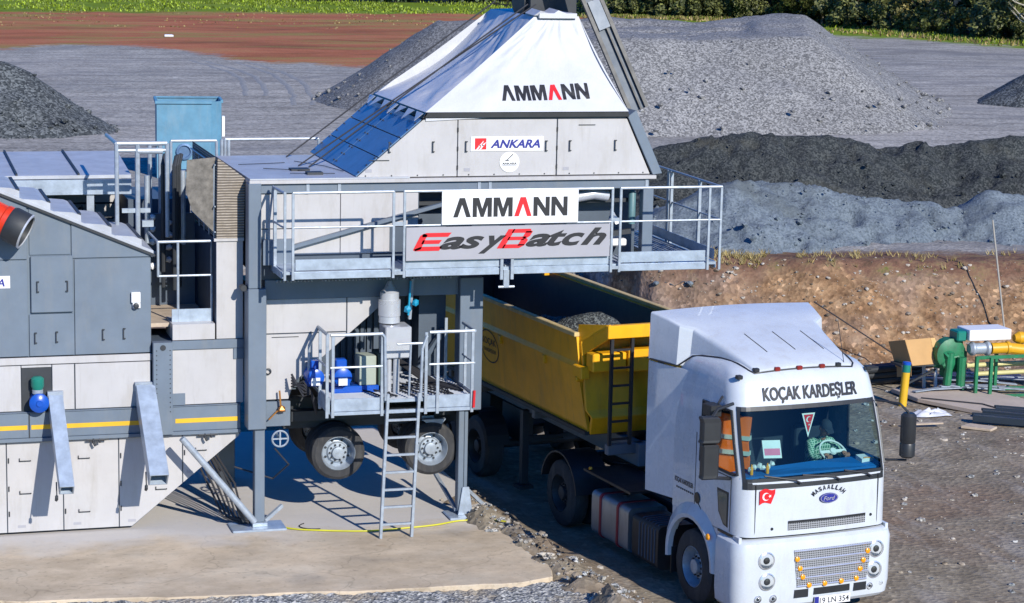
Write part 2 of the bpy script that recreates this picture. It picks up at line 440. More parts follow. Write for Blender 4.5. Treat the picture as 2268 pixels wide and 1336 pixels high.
# ---------------------------------------------------------------- mesh builder
class MB:
    def __init__(s):
        s.v = []; s.f = []; s.mi = []; s.m = 0
    def add(s, vs, fs):
        o = len(s.v)
        s.v += [tuple(x) for x in vs]
        for f in fs:
            s.f.append(tuple(i + o for i in f)); s.mi.append(s.m)
        return s
    def box(s, x0, x1, y0, y1, z0, z1):
        return s.add([(x0, y0, z0), (x1, y0, z0), (x1, y1, z0), (x0, y1, z0), (x0, y0, z1), (x1, y0, z1), (x1, y1, z1), (x0, y1, z1)],
                     [(3, 2, 1, 0), (4, 5, 6, 7), (0, 1, 5, 4), (1, 2, 6, 5), (2, 3, 7, 6), (3, 0, 4, 7)])
    def bar(s, p, q, a, b=None, up=(0, 0, 1)):
        """square section bar from p to q, a wide, b high"""
        p = Vector(p); q = Vector(q); b = b or a
        d = (q - p).normalized(); up = Vector(up)
        if abs(d.dot(up)) > 0.98: up = Vector((0, 1, 0))
        x = d.cross(up).normalized(); y = x.cross(d)
        c = [x * (i * a / 2) + y * (j * b / 2) for i, j in ((-1, -1), (1, -1), (1, 1), (-1, 1))]
        return s.add([p + k for k in c] + [q + k for k in c], [(3, 2, 1, 0), (4, 5, 6, 7)] + [(i, (i + 1) % 4, (i + 1) % 4 + 4, i + 4) for i in range(4)])
    def cyl(s, p, q, r0, r1=None, n=12, caps=True):
        return s.tube([p, q], [r0, r0 if r1 is None else r1], n, caps)
    def tube(s, pts, r, n=8, caps=True):
        pts = [Vector(p) for p in pts]
        rs = r if isinstance(r, (list, tuple)) else [r] * len(pts)
        o = len(s.v); prev = None
        for i, p in enumerate(pts):
            d = (pts[min(i + 1, len(pts) - 1)] - pts[max(i - 1, 0)]).normalized()
            if prev is None:
                up = Vector((0, 0, 1)) if abs(d.z) < 0.95 else Vector((0, 1, 0))
                x = d.cross(up).normalized()
            else:
                x = (prev - d * prev.dot(d)).normalized()
            prev = x; y = d.cross(x)
            for k in range(n):
                a = 2 * math.pi * k / n
                s.v.append(tuple(p + (x * math.cos(a) + y * math.sin(a)) * rs[i]))
        m = len(pts)
        for i in range(m - 1):
            for k in range(n):
                s.f.append((o + i * n + k, o + i * n + (k + 1) % n, o + (i + 1) * n + (k + 1) % n, o + (i + 1) * n + k)); s.mi.append(s.m)
        if caps:
            s.f.append(tuple(o + k for k in reversed(range(n)))); s.mi.append(s.m)
            s.f.append(tuple(o + (m - 1) * n + k for k in range(n))); s.mi.append(s.m)
        return s
    def prism(s, poly, vec):
        poly = [Vector(p) for p in poly]; vec = Vector(vec); n = len(poly)
        return s.add(poly + [p + vec for p in poly], [tuple(reversed(range(n))), tuple(range(n, 2 * n))] + [(i, (i + 1) % n, (i + 1) % n + n, i + n) for i in range(n)])
    def lathe(s, c, ax, prof, n=20, cap0=True, cap1=True):
        """prof: (distance along ax, radius)"""
        c = Vector(c); ax = Vector(ax).normalized()
        t = Vector((0, 0, 1)) if abs(ax.z) < 0.9 else Vector((1, 0, 0))
        x = ax.cross(t).normalized(); y = ax.cross(x)
        o = len(s.v)
        for h, r in prof:
            for k in range(n):
                a = 2 * math.pi * k / n
                s.v.append(tuple(c + ax * h + (x * math.cos(a) + y * math.sin(a)) * r))
        for i in range(len(prof) - 1):
            for k in range(n):
                s.f.append((o + i * n + k, o + i * n + (k + 1) % n, o + (i + 1) * n + (k + 1) % n, o + (i + 1) * n + k)); s.mi.append(s.m)
        if cap0: s.f.append(tuple(o + k for k in reversed(range(n)))); s.mi.append(s.m)
        if cap1: s.f.append(tuple(o + (len(prof) - 1) * n + k for k in range(n))); s.mi.append(s.m)
        return s
    def loft(s, rings, closed=True, cap0=True, cap1=True, skip=None):
        o = len(s.v); n = len(rings[0])
        for r in rings: s.v += [tuple(p) for p in r]
        for i in range(len(rings) - 1):
            for k in range(n if closed else n - 1):
                if skip and skip(i, k): continue
                s.f.append((o + i * n + k, o + i * n + (k + 1) % n, o + (i + 1) * n + (k + 1) % n, o + (i + 1) * n + k)); s.mi.append(s.m)
        if cap0: s.f.append(tuple(o + k for k in reversed(range(n)))); s.mi.append(s.m)
        if cap1: s.f.append(tuple(o + (len(rings) - 1) * n + k for k in range(n))); s.mi.append(s.m)
        return s
    def blob(s, c, r, seed=0, sq=(1, 1, 1)):
        """rough stone or lump from a jittered octahedron / icosphere"""
        c = Vector(c); q = random.Random(seed)
        t = (1 + 5 ** .5) / 2
        vs = [(-1, t, 0), (1, t, 0), (-1, -t, 0), (1, -t, 0), (0, -1, t), (0, 1, t), (0, -1, -t), (0, 1, -t), (t, 0, -1), (t, 0, 1), (-t, 0, -1), (-t, 0, 1)]
        fs = [(0, 11, 5), (0, 5, 1), (0, 1, 7), (0, 7, 10), (0, 10, 11), (1, 5, 9), (5, 11, 4), (11, 10, 2), (10, 7, 6), (7, 1, 8), (3, 9, 4), (3, 4, 2), (3, 2, 6), (3, 6, 8), (3, 8, 9), (4, 9, 5), (2, 4, 11), (6, 2, 10), (8, 6, 7), (9, 8, 1)]
        out = []
        for a in vs:
            k = r / 1.9 * q.uniform(0.75, 1.25)
            out.append(c + Vector((a[0] * k * sq[0], a[1] * k * sq[1], a[2] * k * sq[2])))
        return s.add(out, fs)
    def build(s, name, mats, parent=None, smooth=False, bevel=0.0, seg=1, loc=None, attrs=None, fixn=True):
        me = bpy.data.meshes.new(name)
        vs = s.v
        if loc is not None:
            vs = [(a - loc[0], b - loc[1], c - loc[2]) for a, b, c in vs]
        me.from_pydata(vs, [], s.f)
        if not isinstance(mats, (list, tuple)): mats = [mats]
        for k in mats: me.materials.append(M[k] if isinstance(k, str) else k)
        me.polygons.foreach_set('material_index', s.mi)
        if fixn:
            bm = bmesh.new(); bm.from_mesh(me)
            bmesh.ops.recalc_face_normals(bm, faces=bm.faces)
            bm.to_mesh(me); bm.free()
        if smooth:
            me.polygons.foreach_set('use_smooth', [True] * len(me.polygons))
            try: me.set_sharp_from_angle(angle=R(smooth if smooth is not True else 40))
            except Exception: pass
        o = bpy.data.objects.new(name, me)
        COL.objects.link(o)
        if parent: o.parent = parent
        if loc is not None and not parent: o.location = loc
        if bevel:
            md = o.modifiers.new('bevel', 'BEVEL'); md.width = bevel; md.segments = seg; md.limit_method = 'ANGLE'; md.angle_limit = R(40)
        return o

def tag(o, label, cat, group=None, kind=None):
    o['label'] = label; o['category'] = cat
    if group: o['group'] = group
    if kind: o['kind'] = kind
    return o

def thing(name, label, cat, loc=(0, 0, 0), rz=0, group=None):
    o = bpy.data.objects.new(name, None)
    o.empty_display_size = 0.3
    COL.objects.link(o); o.location = loc; o.rotation_euler = (0, 0, rz)
    return tag(o, label, cat, group)

class T:
    """a thing built in world coordinates: parts are shifted to the empty at its base"""
    def __init__(s, name, label, cat, loc, rz=0, group=None, local=False):
        s.root = thing(name, label, cat, loc, rz, group); s.loc = (0, 0, 0) if local else loc
    def part(s, mb, name, mats, parent=None, label=None, **k):
        o = mb.build(name, mats, parent or s.root, loc=None, **k) if s.loc == (0, 0, 0) else s._p(mb, name, mats, parent, **k)
        if label: o['label'] = label
        return o
    def _p(s, mb, name, mats, parent, **k):
        mb.v = [(a - s.loc[0], b - s.loc[1], c - s.loc[2]) for a, b, c in mb.v]
        return mb.build(name, mats, parent or s.root, **k)

# lettering: filled font outlines turned into thin mesh, fitted in a box w x h laid on origin/xdir/updir
def text_mesh(body, shear=0.0, offset=0.0):
    cu_ = bpy.data.curves.new('txt', 'FONT')
    cu_.body = body; cu_.size = 1; cu_.shear = shear; cu_.offset = offset; cu_.resolution_u = 4
    ob = bpy.data.objects.new('txt', cu_)
    me = ob.to_mesh()
    vs = [v.co.copy() for v in me.vertices]; fs = [tuple(p.vertices) for p in me.polygons]
    ob.to_mesh_clear()
    bpy.data.objects.remove(ob); bpy.data.curves.remove(cu_)
    return vs, fs

def place2d(mb, vs, fs, org, xd, ud, wd, ht, x0=None, x1=None, y0=None, y1=None, thick=0.0):
    xs = [v[0] for v in vs]; ys = [v[1] for v in vs]
    x0 = min(xs) if x0 is None else x0; x1 = max(xs) if x1 is None else x1
    y0 = min(ys) if y0 is None else y0; y1 = max(ys) if y1 is None else y1
    org = Vector(org); xd = Vector(xd).normalized(); ud = Vector(ud).normalized()
    mb.add([org + xd * ((v[0] - x0) / (x1 - x0) * wd) + ud * ((v[1] - y0) / (y1 - y0) * ht) for v in vs], fs)

def text(mb, body, org, xd, ud, wd, ht, shear=0.0, offset=0.0):
    vs, fs = text_mesh(body, shear, offset)
    place2d(mb, vs, fs, org, xd, ud, wd, ht)

def poly2d(mb, pts, org, xd, ud, sx=1, sy=1):
    org = Vector(org); xd = Vector(xd).normalized(); ud = Vector(ud).normalized()
    mb.add([org + xd * (x * sx) + ud * (y * sy) for x, y in pts], [tuple(range(len(pts)))])

def disc2d(mb, c, xd, ud, rx, ry=None, n=24, a0=0, a1=360):
    ry = ry or rx
    poly2d(mb, [(rx * math.cos(R(a0 + (a1 - a0) * i / n)), ry * math.sin(R(a0 + (a1 - a0) * i / n))) for i in range(n)], c, xd, ud)

def star2d(mb, c, xd, ud, r, rot=0):
    pts = []
    for i in range(10):
        a = R(rot + 90 + 36 * i); k = r if i % 2 == 0 else r * 0.4
        pts.append((k * math.cos(a), k * math.sin(a)))
    c = Vector(c); xd = Vector(xd).normalized(); ud = Vector(ud).normalized()
    mb.add([c] + [c + xd * x + ud * y for x, y in pts], [(0, i + 1, (i + 1) % 10 + 1) for i in range(10)])

def crescent2d(mb, c, xd, ud, r, op=0):
    """moon opening to +x"""
    n = 14; out = []; c = Vector(c); xd = Vector(xd).normalized(); ud = Vector(ud).normalized()
    A = [(r * math.cos(R(40 + 280 * i / n)), r * math.sin(R(40 + 280 * i / n))) for i in range(n + 1)]
    B = [(0.26 * r + 0.8 * r * math.cos(R(52 + 256 * i / n)), 0.8 * r * math.sin(R(52 + 256 * i / n))) for i in range(n + 1)]
    vs = [c + xd * x + ud * y for x, y in A + B]
    mb.add(vs, [(i, i + 1, n + 2 + i, n + 1 + i) for i in range(n)])

# heavy sans capitals of the company sign, drawn as polygons on a unit grid (A has no crossbar)
def sign_letters():
    LA = (0.92, [[(0, 0), (.24, 0), (.46, .66), (.46, 1), (.32, 1)], [(.92, 0), (.68, 0), (.46, .66), (.46, 1), (.60, 1)]])
    LM = (1.0, [[(0, 0), (.22, 0), (.22, 1), (0, 1)], [(1, 0), (1, 1), (.78, 1), (.78, 0)], [(.22, 1), (.22, .62), (.42, 0), (.5, 0), (.5, .42), (.32, 1)], [(.78, 1), (.68, 1), (.5, .42), (.5, 0), (.58, 0), (.78, .62)]])
    LN = (0.86, [[(0, 0), (.22, 0), (.22, 1), (0, 1)], [(.86, 0), (.86, 1), (.64, 1), (.64, 0)], [(.22, 1), (.22, .60), (.64, 0), (.64, .40), (.24, 1)]])
    return [LA, LM, LM, LA, LN, LN]

def company_word(org, xd, ud, wd, ht, blk, red):
    L = sign_letters(); gap = 0.09
    tot = sum(l[0] for l in L) + gap * 5
    x = 0
    for i, (lw, polys) in enumerate(L):
        for pl in polys:
            poly2d(red if i == 3 else blk, [((x + a) / tot * wd, b * ht) for a, b in pl], org, xd, ud)
        x += lw + gap

# ---------------------------------------------------------------- the ground: one sheet, yard, bank and upper field
def sstep(a, b, x):
    t = np.clip((x - a) / (b - a), 0, 1)
    return t * t * (3 - 2 * t)

def fbm(x, y, s, oct=4, seed=0.0):
    return noise.fractal(Vector((x * s + seed, y * s - seed, seed * 0.37)), 0.9, 2.1, oct)

def bank_foot(x):      # y of the bank's foot
    return np.interp(x, [-60, 4, 12, 16.5, 17.5, 18.2, 19.4, 20.5, 22, 26, 40, 200], [54, 54, 55, 57, 56.5, 48.2, 47.2, 46.6, 45.6, 44.9, 44.4, 40])

def bank_run(x):
    return np.interp(x, [-60, 12, 16, 18, 22, 28, 200], [8, 8, 5, 1.8, 2.5, 2.6, 3.0])

def ground_h(x, y, rough=True):
    f = float(bank_foot(x)); r = float(bank_run(x))
    t = (y - f) / r
    h = -0.25
    if t > 0:
        tt = min(1, t)
        k = tt * tt * (3 - 2 * tt) if tt < 0.5 else 1 - (1 - tt) ** 1.5 * 1.414
        h = -0.25 + 2.05 * k
    if rough and y < 75:
        n = fbm(x, y, 0.35, 4, 3.1) * 0.06
        if -0.3 < t < 1.3:
            n += (fbm(x, y, 0.8, 5, 7.7) * 0.30 + fbm(x, y, 2.6, 3, 1.3) * 0.12) * max(0, 1 - abs(t - 0.5) / 0.8)
        # loose dirt windrow thrown up beside the slab
        a = Vector((9.75, 35.5)); b = Vector((10.60, 29.0)); p = Vector((x, y))
        u = max(0, min(1, (p - a).dot(b - a) / (b - a).length_squared))
        dd = (p - (a + (b - a) * u)).length
        n += 0.40 * math.exp(-(dd / 0.55) ** 2) * (0.75 + 0.9 * fbm(x, y, 1.6, 3, 5.0))
        h += n
    elif rough:
        h += fbm(x, y, 0.05, 3, 2.0) * 0.12
    return h

def axis(segs):
    out = []
    for a, b, st in segs:
        n = max(1, int(round((b - a) / st)))
        out += [a + (b - a) * i / n for i in range(n)]
    out.append(segs[-1][1])
    return out

def sd_poly(px, py, poly):
    """signed distance, positive inside"""
    d = np.full(px.shape, 1e9); ins = np.zeros(px.shape, bool)
    n = len(poly)
    for i in range(n):
        ax, ay = poly[i]; bx, by = poly[(i + 1) % n]
        ex, ey = bx - ax, by - ay
        t = np.clip(((px - ax) * ex + (py - ay) * ey) / (ex * ex + ey * ey), 0, 1)
        d = np.minimum(d, np.hypot(px - ax - t * ex, py - ay - t * ey))
        c = (ay > py) != (by > py)
        with np.errstate(divide='ignore', invalid='ignore'):
            xx = (bx - ax) * (py - ay) / (by - ay + 1e-12) + ax
        ins ^= c & (px < xx)
    return np.where(ins, d, -d)

gx = axis([(-900, -60, 60), (-60, -10, 6), (-10, 8, 1.0), (8, 15, 0.2), (15, 32, 0.16), (32, 60, 1.2), (60, 130, 5), (130, 1500, 80)])
gy = axis([(-60, 20, 8), (20, 28, 1.0), (28, 43.5, 0.25), (43.5, 51, 0.15), (51, 60, 0.6), (60, 210, 2.5), (210, 2600, 120)])
mb = MB()
GX, GY = np.meshgrid(gx, gy)
nx, ny = len(gx), len(gy)
Z = np.zeros(GX.shape)
for j in range(ny):
    for i in range(nx):
        Z[j, i] = ground_h(gx[i], gy[j])
mb.v = list(zip(GX.ravel().tolist(), GY.ravel().tolist(), Z.ravel().tolist()))
mb.f = [(j * nx + i, j * nx + i + 1, (j + 1) * nx + i + 1, (j + 1) * nx + i) for j in range(ny - 1) for i in range(nx - 1)]
mb.mi = [0] * len(mb.f)
ground = mb.build('ground', 'ground', fixn=False, smooth=60)
ground['kind'] = 'structure'
px, py = GX.ravel(), GY.ravel()
ft, rn = bank_foot(px), bank_run(px)
tt = (py - ft) / rn
red_poly = [(-900, 122), (6, 122), (9, 127), (12, 131), (15.5, 130), (19, 124), (20.5, 118.5), (24, 115.5), (25.3, 112.6), (28, 115.6), (34, 113), (44, 120), (52, 138), (58, 160), (70, 260), (-900, 400)]
grass_poly = [(-900, 170), (20, 170), (46, 172), (57.5, 169), (66.0, 145), (74.5, 133), (111, 106), (900, -300), (2000, 2000), (-900, 2600)]
at = {
    'm_bank': np.clip(np.minimum((tt + 0.12) * rn, 6), -6, 6),
    'm_turf': np.clip((tt - 0.80) * 2.2, -6, 6) - np.where(px < 14, 4, 0),
    'm_yard': np.clip(np.where(px < 15, (tt - 0.2) * 3, py - np.interp(px, [15, 19, 20.5, 22, 27, 60], [54, 50.6, 51.2, 49.8, 48.9, 47])), -9, 9),
    'm_red': np.clip(sd_poly(px, py, red_poly), -20, 20),
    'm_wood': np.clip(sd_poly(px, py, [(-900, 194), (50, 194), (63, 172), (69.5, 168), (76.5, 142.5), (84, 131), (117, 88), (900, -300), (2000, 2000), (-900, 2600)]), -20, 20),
    'm_grass': np.clip(sd_poly(px, py, grass_poly), -30, 30),
}
for k, v in at.items():
    a = ground.data.attributes.new(k, 'FLOAT', 'POINT')
    a.data.foreach_set('value', v.astype(np.float32))

# concrete slab under the plant
mb = MB()
edge = []
pts = [(-14, 32.2), (-4, 31.7), (1.99, 31.29), (5.1, 30.9), (7.7, 30.66), (9.4, 30.55), (9.95, 30.75), (10.1, 31.4), (10.0, 32.3), (9.95, 33.3), (9.98, 34.2), (10.1, 35.2), (10.0, 37.5), (9.6, 41), (-14, 41)]
for i in range(len(pts)):
    a = pts[i]; b = pts[(i + 1) % len(pts)]
    n = max(1, int(math.dist(a, b) / 0.25)) if b[1] < 36 and a[1] < 36 else 1
    for k in range(n):
        x = a[0] + (b[0] - a[0]) * k / n; y = a[1] + (b[1] - a[1]) * k / n
        j = fbm(x, y, 1.1, 4, 9.0) * 0.09
        edge.append((x + j, y + j * 0.8, 0.0))
mb.prism([(x, y, -0.3) for x, y, z in edge], (0, 0, 0.3))
slab = mb.build('concrete_slab', 'concrete', bevel=0.015)
slab['kind'] = 'structure'

# stones and clods (nobody could count them)
def scatter(name, label, cat, spots, mats, kind='stuff'):
    mb = MB()
    for i, (x, y, z, r) in enumerate(spots):
        mb.m = i % len(mats)
        mb.blob((x, y, z), r, i, (1, rnd.uniform(.7, 1.1), rnd.uniform(.5, .8)))
    o = mb.build(name, mats, fixn=False)
    return tag(o, label, cat, None, kind)

sp = []
for i in range(2600):
    x = rnd.uniform(17.5, 31); f = float(bank_foot(x)); r = float(bank_run(x))
    y = f + r * rnd.betavariate(1.2, 1.6) * 1.25 - 0.5
    sp.append((x, y, ground_h(x, y), 0.012 + 0.06 * rnd.random() ** 4))
scatter('bank_stones', 'brown clods and stones lying over the dug earth bank behind the truck', 'stones', sp, ['stone'])
sp = []
for i in range(1500):
    x = rnd.uniform(14.5, 27); y = rnd.uniform(28.5, 45)
    sp.append((x, y, ground_h(x, y), 0.012 + 0.07 * rnd.random() ** 4))
scatter('road_stones', 'small loose stones on the grey brown road to the right of the truck', 'stones', sp, ['stone', 'near_gravel'])
sp = []
for i in range(1500):
    t = rnd.random(); x = 9.7 + 1.05 * t + rnd.gauss(0, .28); y = 35.5 - 6.5 * t
    sp.append((x, y, ground_h(x, y) - .004, 0.010 + 0.06 * rnd.random() ** 5))
scatter('berm_stones', 'rubble along the dirt ridge between the concrete slab and the truck', 'stones', sp, ['stone', 'near_gravel'])

# gravel strip in front of the slab
mb = MB()
gxs = axis([(-12, 1, 0.5), (1, 11.2, 0.07)]); gys = axis([(26, 29, 0.3), (29, 31.6, 0.07)])
for y in gys:
    for x in gxs:
        top = np.interp(x, [-12, 2, 5.1, 7.7, 9.4, 10.2, 11.2], [32.6, 31.7, 31.3, 31.05, 31.0, 30.9, 30.1]) + fbm(x, y, 1.3, 3, 4) * 0.14
        k = min(1, max(0, (top - y) / 0.35)); e = min(1, max(0, (11.2 - x + fbm(x, y, .9, 3, 6) * .3) / 0.9))
        mb.v.append((x, y, -0.42 + (0.375 + 0.05 * fbm(x, y, .7, 3, 8) + 0.035 * noise.noise(Vector((x * 14, y * 14, 0)))) * min(1, k * 1.4) * e))
n_ = len(gxs)
mb.f = [(j * n_ + i, j * n_ + i + 1, (j + 1) * n_ + i + 1, (j + 1) * n_ + i) for j in range(len(gys) - 1) for i in range(n_ - 1)]
mb.mi = [0] * len(mb.f)
tag(mb.build('gravel_strip', 'near_gravel', fixn=False), 'strip of loose grey gravel along the front edge of the concrete slab', 'gravel', None, 'stuff')

# ---------------------------------------------------------------- heaps of gravel and sand
def heap(name, label, mat, crest, slope, base, res, rough=0.12, group=None, rs=0.5, radius=0.0, warp=0.0, cap=None, gully=0.0, crease=0.0):
    """crest: list of polylines of (x, y, z); the flanks fall at the angle of repose"""
    segs = []
    for pl in crest:
        if len(pl) == 1: segs.append((pl[0], pl[0]))
        for a, b in zip(pl, pl[1:]): segs.append((a, b))
    allp = [p for pl in crest for p in pl]
    ext = max(p[2] - base for p in allp) / slope + radius + 0.8
    xs = np.arange(min(p[0] for p in allp) - ext, max(p[0] for p in allp) + ext + res, res)
    ys = np.arange(min(p[1] for p in allp) - ext, max(p[1] for p in allp) + ext + res, res)
    X, Y = np.meshgrid(xs, ys)
    N1 = np.zeros(X.shape); N2 = np.zeros(X.shape); N3 = np.zeros(X.shape)
    for j in range(X.shape[0]):
        for i in range(X.shape[1]):
            a, b_ = X[j, i], Y[j, i]
            N1[j, i] = fbm(a, b_, rs, 4, base + 1.1); N2[j, i] = fbm(a, b_, rs * 0.45, 3, 4.4)
            if crease: N1[j, i] -= crease / rough * abs(fbm(a * 1.3, b_ * 1.3, 1.0, 4, 6.6))
            if gully: N3[j, i] = fbm(a * 2.4, b_ * 0.5, rs, 4, 2.2)
    XW, YW = X + N2 * warp, Y + N1 * warp * 0.6
    Hh = np.full(X.shape, -9.0)
    for a, b_ in segs:
        ex, ey = b_[0] - a[0], b_[1] - a[1]; l2 = ex * ex + ey * ey
        t = np.clip(((XW - a[0]) * ex + (YW - a[1]) * ey) / l2, 0, 1) if l2 > 0 else np.zeros(X.shape)
        d = np.hypot(XW - a[0] - t * ex, YW - a[1] - t * ey)
        d = np.maximum(0, d - radius)
        z = a[2] + (b_[2] - a[2]) * t
        d = np.sqrt(d * d + 0.04) - 0.2
        Hh = np.maximum(Hh, z - slope * d)
    Hh = Hh + N1 * rough + N3 * gully
    if cap is not None: Hh = np.minimum(Hh, cap + N1 * rough * 0.4)
    G = np.array([[ground_h(a, b_, False) for a in xs] for b_ in ys]) if min(p[1] for p in allp) < 65 and base > 0 else None
    keep = Hh > base - 0.2
    if G is not None:
        keep = (Hh > G - 0.06) & (G > base - 0.5)
        Hh = np.maximum(Hh, G - 0.14)
    else:
        Hh = np.maximum(Hh, base - 0.25)
    idx = -np.ones(X.shape, int); mb = MB()
    kk = keep.copy()
    kk[:-1] |= keep[1:]; kk[1:] |= keep[:-1]; kk[:, :-1] |= keep[:, 1:]; kk[:, 1:] |= keep[:, :-1]
    for j, i in zip(*np.nonzero(kk)):
        idx[j, i] = len(mb.v); mb.v.append((float(X[j, i]), float(Y[j, i]), float(Hh[j, i])))
    for j in range(X.shape[0] - 1):
        for i in range(X.shape[1] - 1):
            q = (idx[j, i], idx[j, i + 1], idx[j + 1, i + 1], idx[j + 1, i])
            if min(q) >= 0: mb.f.append(tuple(int(k) for k in q)); mb.mi.append(0)
    c = (sum(p[0] for p in allp) / len(allp), sum(p[1] for p in allp) / len(allp), base)
    o = mb.build(name, mat, loc=c, fixn=False, smooth=80)
    return tag(o, label, 'gravel heap' if 'gravel' in name else 'sand heap', group)

heap('gravel_heap', 'huge flat-topped heap of pale grey gravel in the middle of the yard, behind the tower', 'gravel_pile',
     [[(25.6, 92.0, 5.1), (28.6, 83.2, 5.05), (32, 83.0, 5.1), (35.8, 83.0, 5.15)], [(25.6, 92.0, 5.15), (31, 92, 5.3), (36, 91.5, 5.2), (39.2, 91.0, 5.55)],
      [(28, 86, 5.0), (36, 86, 5.05)], [(28, 89, 5.0), (37.5, 89, 5.15)], [(35.8, 83, 5.15), (39.2, 91, 5.5)]], 0.62, 1.75, 0.3, 0.10, rs=0.3, radius=1.0, warp=0.45, gully=0.10)
heap('gravel_heap', 'cone of dark grey gravel at the left edge of the picture', 'dark_gravel', [[(4.4, 83.5, 4.2), (5.6, 81.9, 4.15)]], 0.64, 1.75, 0.22, 0.12, rs=0.8, warp=0.25)
heap('gravel_heap', 'small dark gravel heap at the right edge throwing a shadow on the yard', 'dark_gravel', [[(52.4, 90.5, 3.7), (54.5, 91.5, 4.0)]], 0.60, 1.75, 0.22, 0.12, rs=0.8, warp=0.25)
heap('sand_heap', 'long ridge of nearly black damp sand behind the blue-grey mounds', 'dark_sand',
     [[(20.0, 58.5, 3.0), (21.2, 57.7, 3.45), (22.2, 57.2, 3.80), (23.6, 57, 3.98), (24.0, 57.0, 4.08), (24.3, 57, 3.88), (26.6, 57, 3.86), (27.7, 57.2, 3.48), (28.8, 57, 3.64), (29.8, 57.2, 3.50), (30.6, 57, 3.74), (32.2, 56.8, 3.80), (36, 57, 3.6)], [(31.4, 55.8, 3.3), (30.2, 54.6, 2.5)]],
     0.62, 1.75, 0.12, 0.10, rs=0.9, warp=0.25, gully=0.05, crease=.20)
heap('sand_heap', 'broad low mound of blue-grey stone dust on top of the earth bank', 'blue_sand',
     [[(20.7, 52.2, 2.95), (21.4, 52.3, 3.24), (22.4, 52.6, 3.14), (23.4, 52.9, 3.06), (24.6, 52.4, 2.84), (26.2, 52.1, 2.66), (27.6, 52, 2.44)], [(22.0, 53.8, 3.0), (24.5, 54.2, 2.8)]],
     0.50, 1.7, 0.10, 0.09, rs=1.0, warp=0.25, gully=0.05, crease=.17)
heap('sand_heap', 'pointed blue-grey stone dust mound at the right edge above the bank', 'blue_sand',
     [[(28.75, 51.9, 2.98), (29.6, 51.8, 2.70), (31, 51.9, 2.9), (33, 52, 2.7)]], 0.62, 1.7, 0.11, 0.12, rs=1.0, warp=0.2, gully=0.04, crease=.10)
heap('sand_heap', 'small brown-grey spoil mound beside the left end of the dark sand ridge', 'stone', [[(18.2, 58.5, 2.3), (19.6, 58.5, 3.0), (20.6, 59.6, 3.2)]], 0.7, 1.6, 0.14, 0.2, rs=1.1, warp=0.3)
heap('gravel_heap', 'low spill of grey gravel behind the yellow trailer body', 'gravel_pile', [[(16.3, 52.0, 1.1), (16.9, 54.5, 1.7)], [(17.2, 55.5, 1.9)]], 0.6, -0.3, 0.14, 0.15, rs=1.0, warp=0.2)

def heap_stones(o, n, rmax, name, label, mats, foot=0.0):
    q = random.Random(len(o.data.vertices)); vs = o.data.vertices; L = o.location; mb = MB(); zs = [v.co.z for v in vs]; top = max(zs); k = 0; i = 0
    while i < n and k < n * 40:
        k += 1
        v = vs[q.randrange(len(vs))]
        h = max(0.0, v.co.z) / top
        if q.random() < foot * h: continue
        i += 1; r = 0.025 + (rmax * (1.3 - h) if foot else rmax) * q.random() ** 4
        mb.m = i % len(mats)
        mb.blob((v.co.x + L.x + q.uniform(-.2, .2), v.co.y + L.y + q.uniform(-.2, .2) - (q.random() ** 3 * .6 if foot else 0), v.co.z + L.z - (.02 if not foot else .03)), r, i, (1, 1, q.uniform(.6, .9)))
    return tag(mb.build(name, mats, fixn=False), label, 'stones', None, 'stuff')
for hp in [o for o in bpy.data.objects if o.name.split('.')[0] in ('gravel_heap', 'sand_heap')]:
    lb = hp['label']
    if lb.startswith('huge'): heap_stones(hp, 1500, .12, 'heap_stones', 'coarse stones rolled to the foot of the huge pale gravel heap', ['gravel_pile'], .9)
    elif lb.startswith('cone'): heap_stones(hp, 500, .13, 'heap_stones', 'coarse stones rolled down the dark cone at the left edge', ['dark_gravel'], .9)
    elif lb.startswith('long'): heap_stones(hp, 700, .11, 'sand_clods', 'clods lying on the nearly black damp sand ridge', ['dark_sand'], .4)
    elif lb.startswith('broad'): heap_stones(hp, 500, .075, 'sand_clods', 'clods lying on the broad blue-grey stone dust mound', ['blue_sand'], .4)
    elif lb.startswith('pointed'): heap_stones(hp, 160, .10, 'sand_clods', 'clods lying on the pointed blue-grey mound at the right', ['blue_sand'], .4)

# wheel ruts curving over the gravel yard
mb = MB()
for P3 in (((17.6, 118), (19.2, 108), (16.6, 95)), ((18.3, 118), (20.0, 108), (17.4, 95)), ((19.9, 117), (20.8, 105), (17.8, 90.6)), ((20.6, 117), (21.6, 105), (18.6, 90.6))):
    prev = None
    for i in range(41):
        t = i / 40
        x = (1 - t) ** 2 * P3[0][0] + 2 * t * (1 - t) * P3[1][0] + t * t * P3[2][0] + .15 * noise.noise(Vector((i * .4, P3[0][0], 0)))
        y = (1 - t) ** 2 * P3[0][1] + 2 * t * (1 - t) * P3[1][1] + t * t * P3[2][1]
        z = ground_h(x, y) - .02; h = .03 + .03 * math.sin(t * 3.14) * (0.6 + .5 * noise.noise(Vector((i * .5, P3[1][0], 4))))
        prof = [(x - .22, y - .1, z), (x - .08, y - .03, z + h), (x + .08, y + .03, z + h * .9), (x + .22, y + .1, z)]
        base = len(mb.v); mb.v += prof
        if prev is not None:
            for q in range(3): mb.f.append((prev + q, prev + q + 1, base + q + 1, base + q)); mb.mi.append(0)
        prev = base
tag(mb.build('wheel_ruts', paint('packed_rut_gravel', (.27, .27, .265), .95, vary=.35, scale=6), fixn=False, smooth=True), 'curving wheel ruts pressed into the pale gravel yard', 'wheel ruts', None, 'stuff')

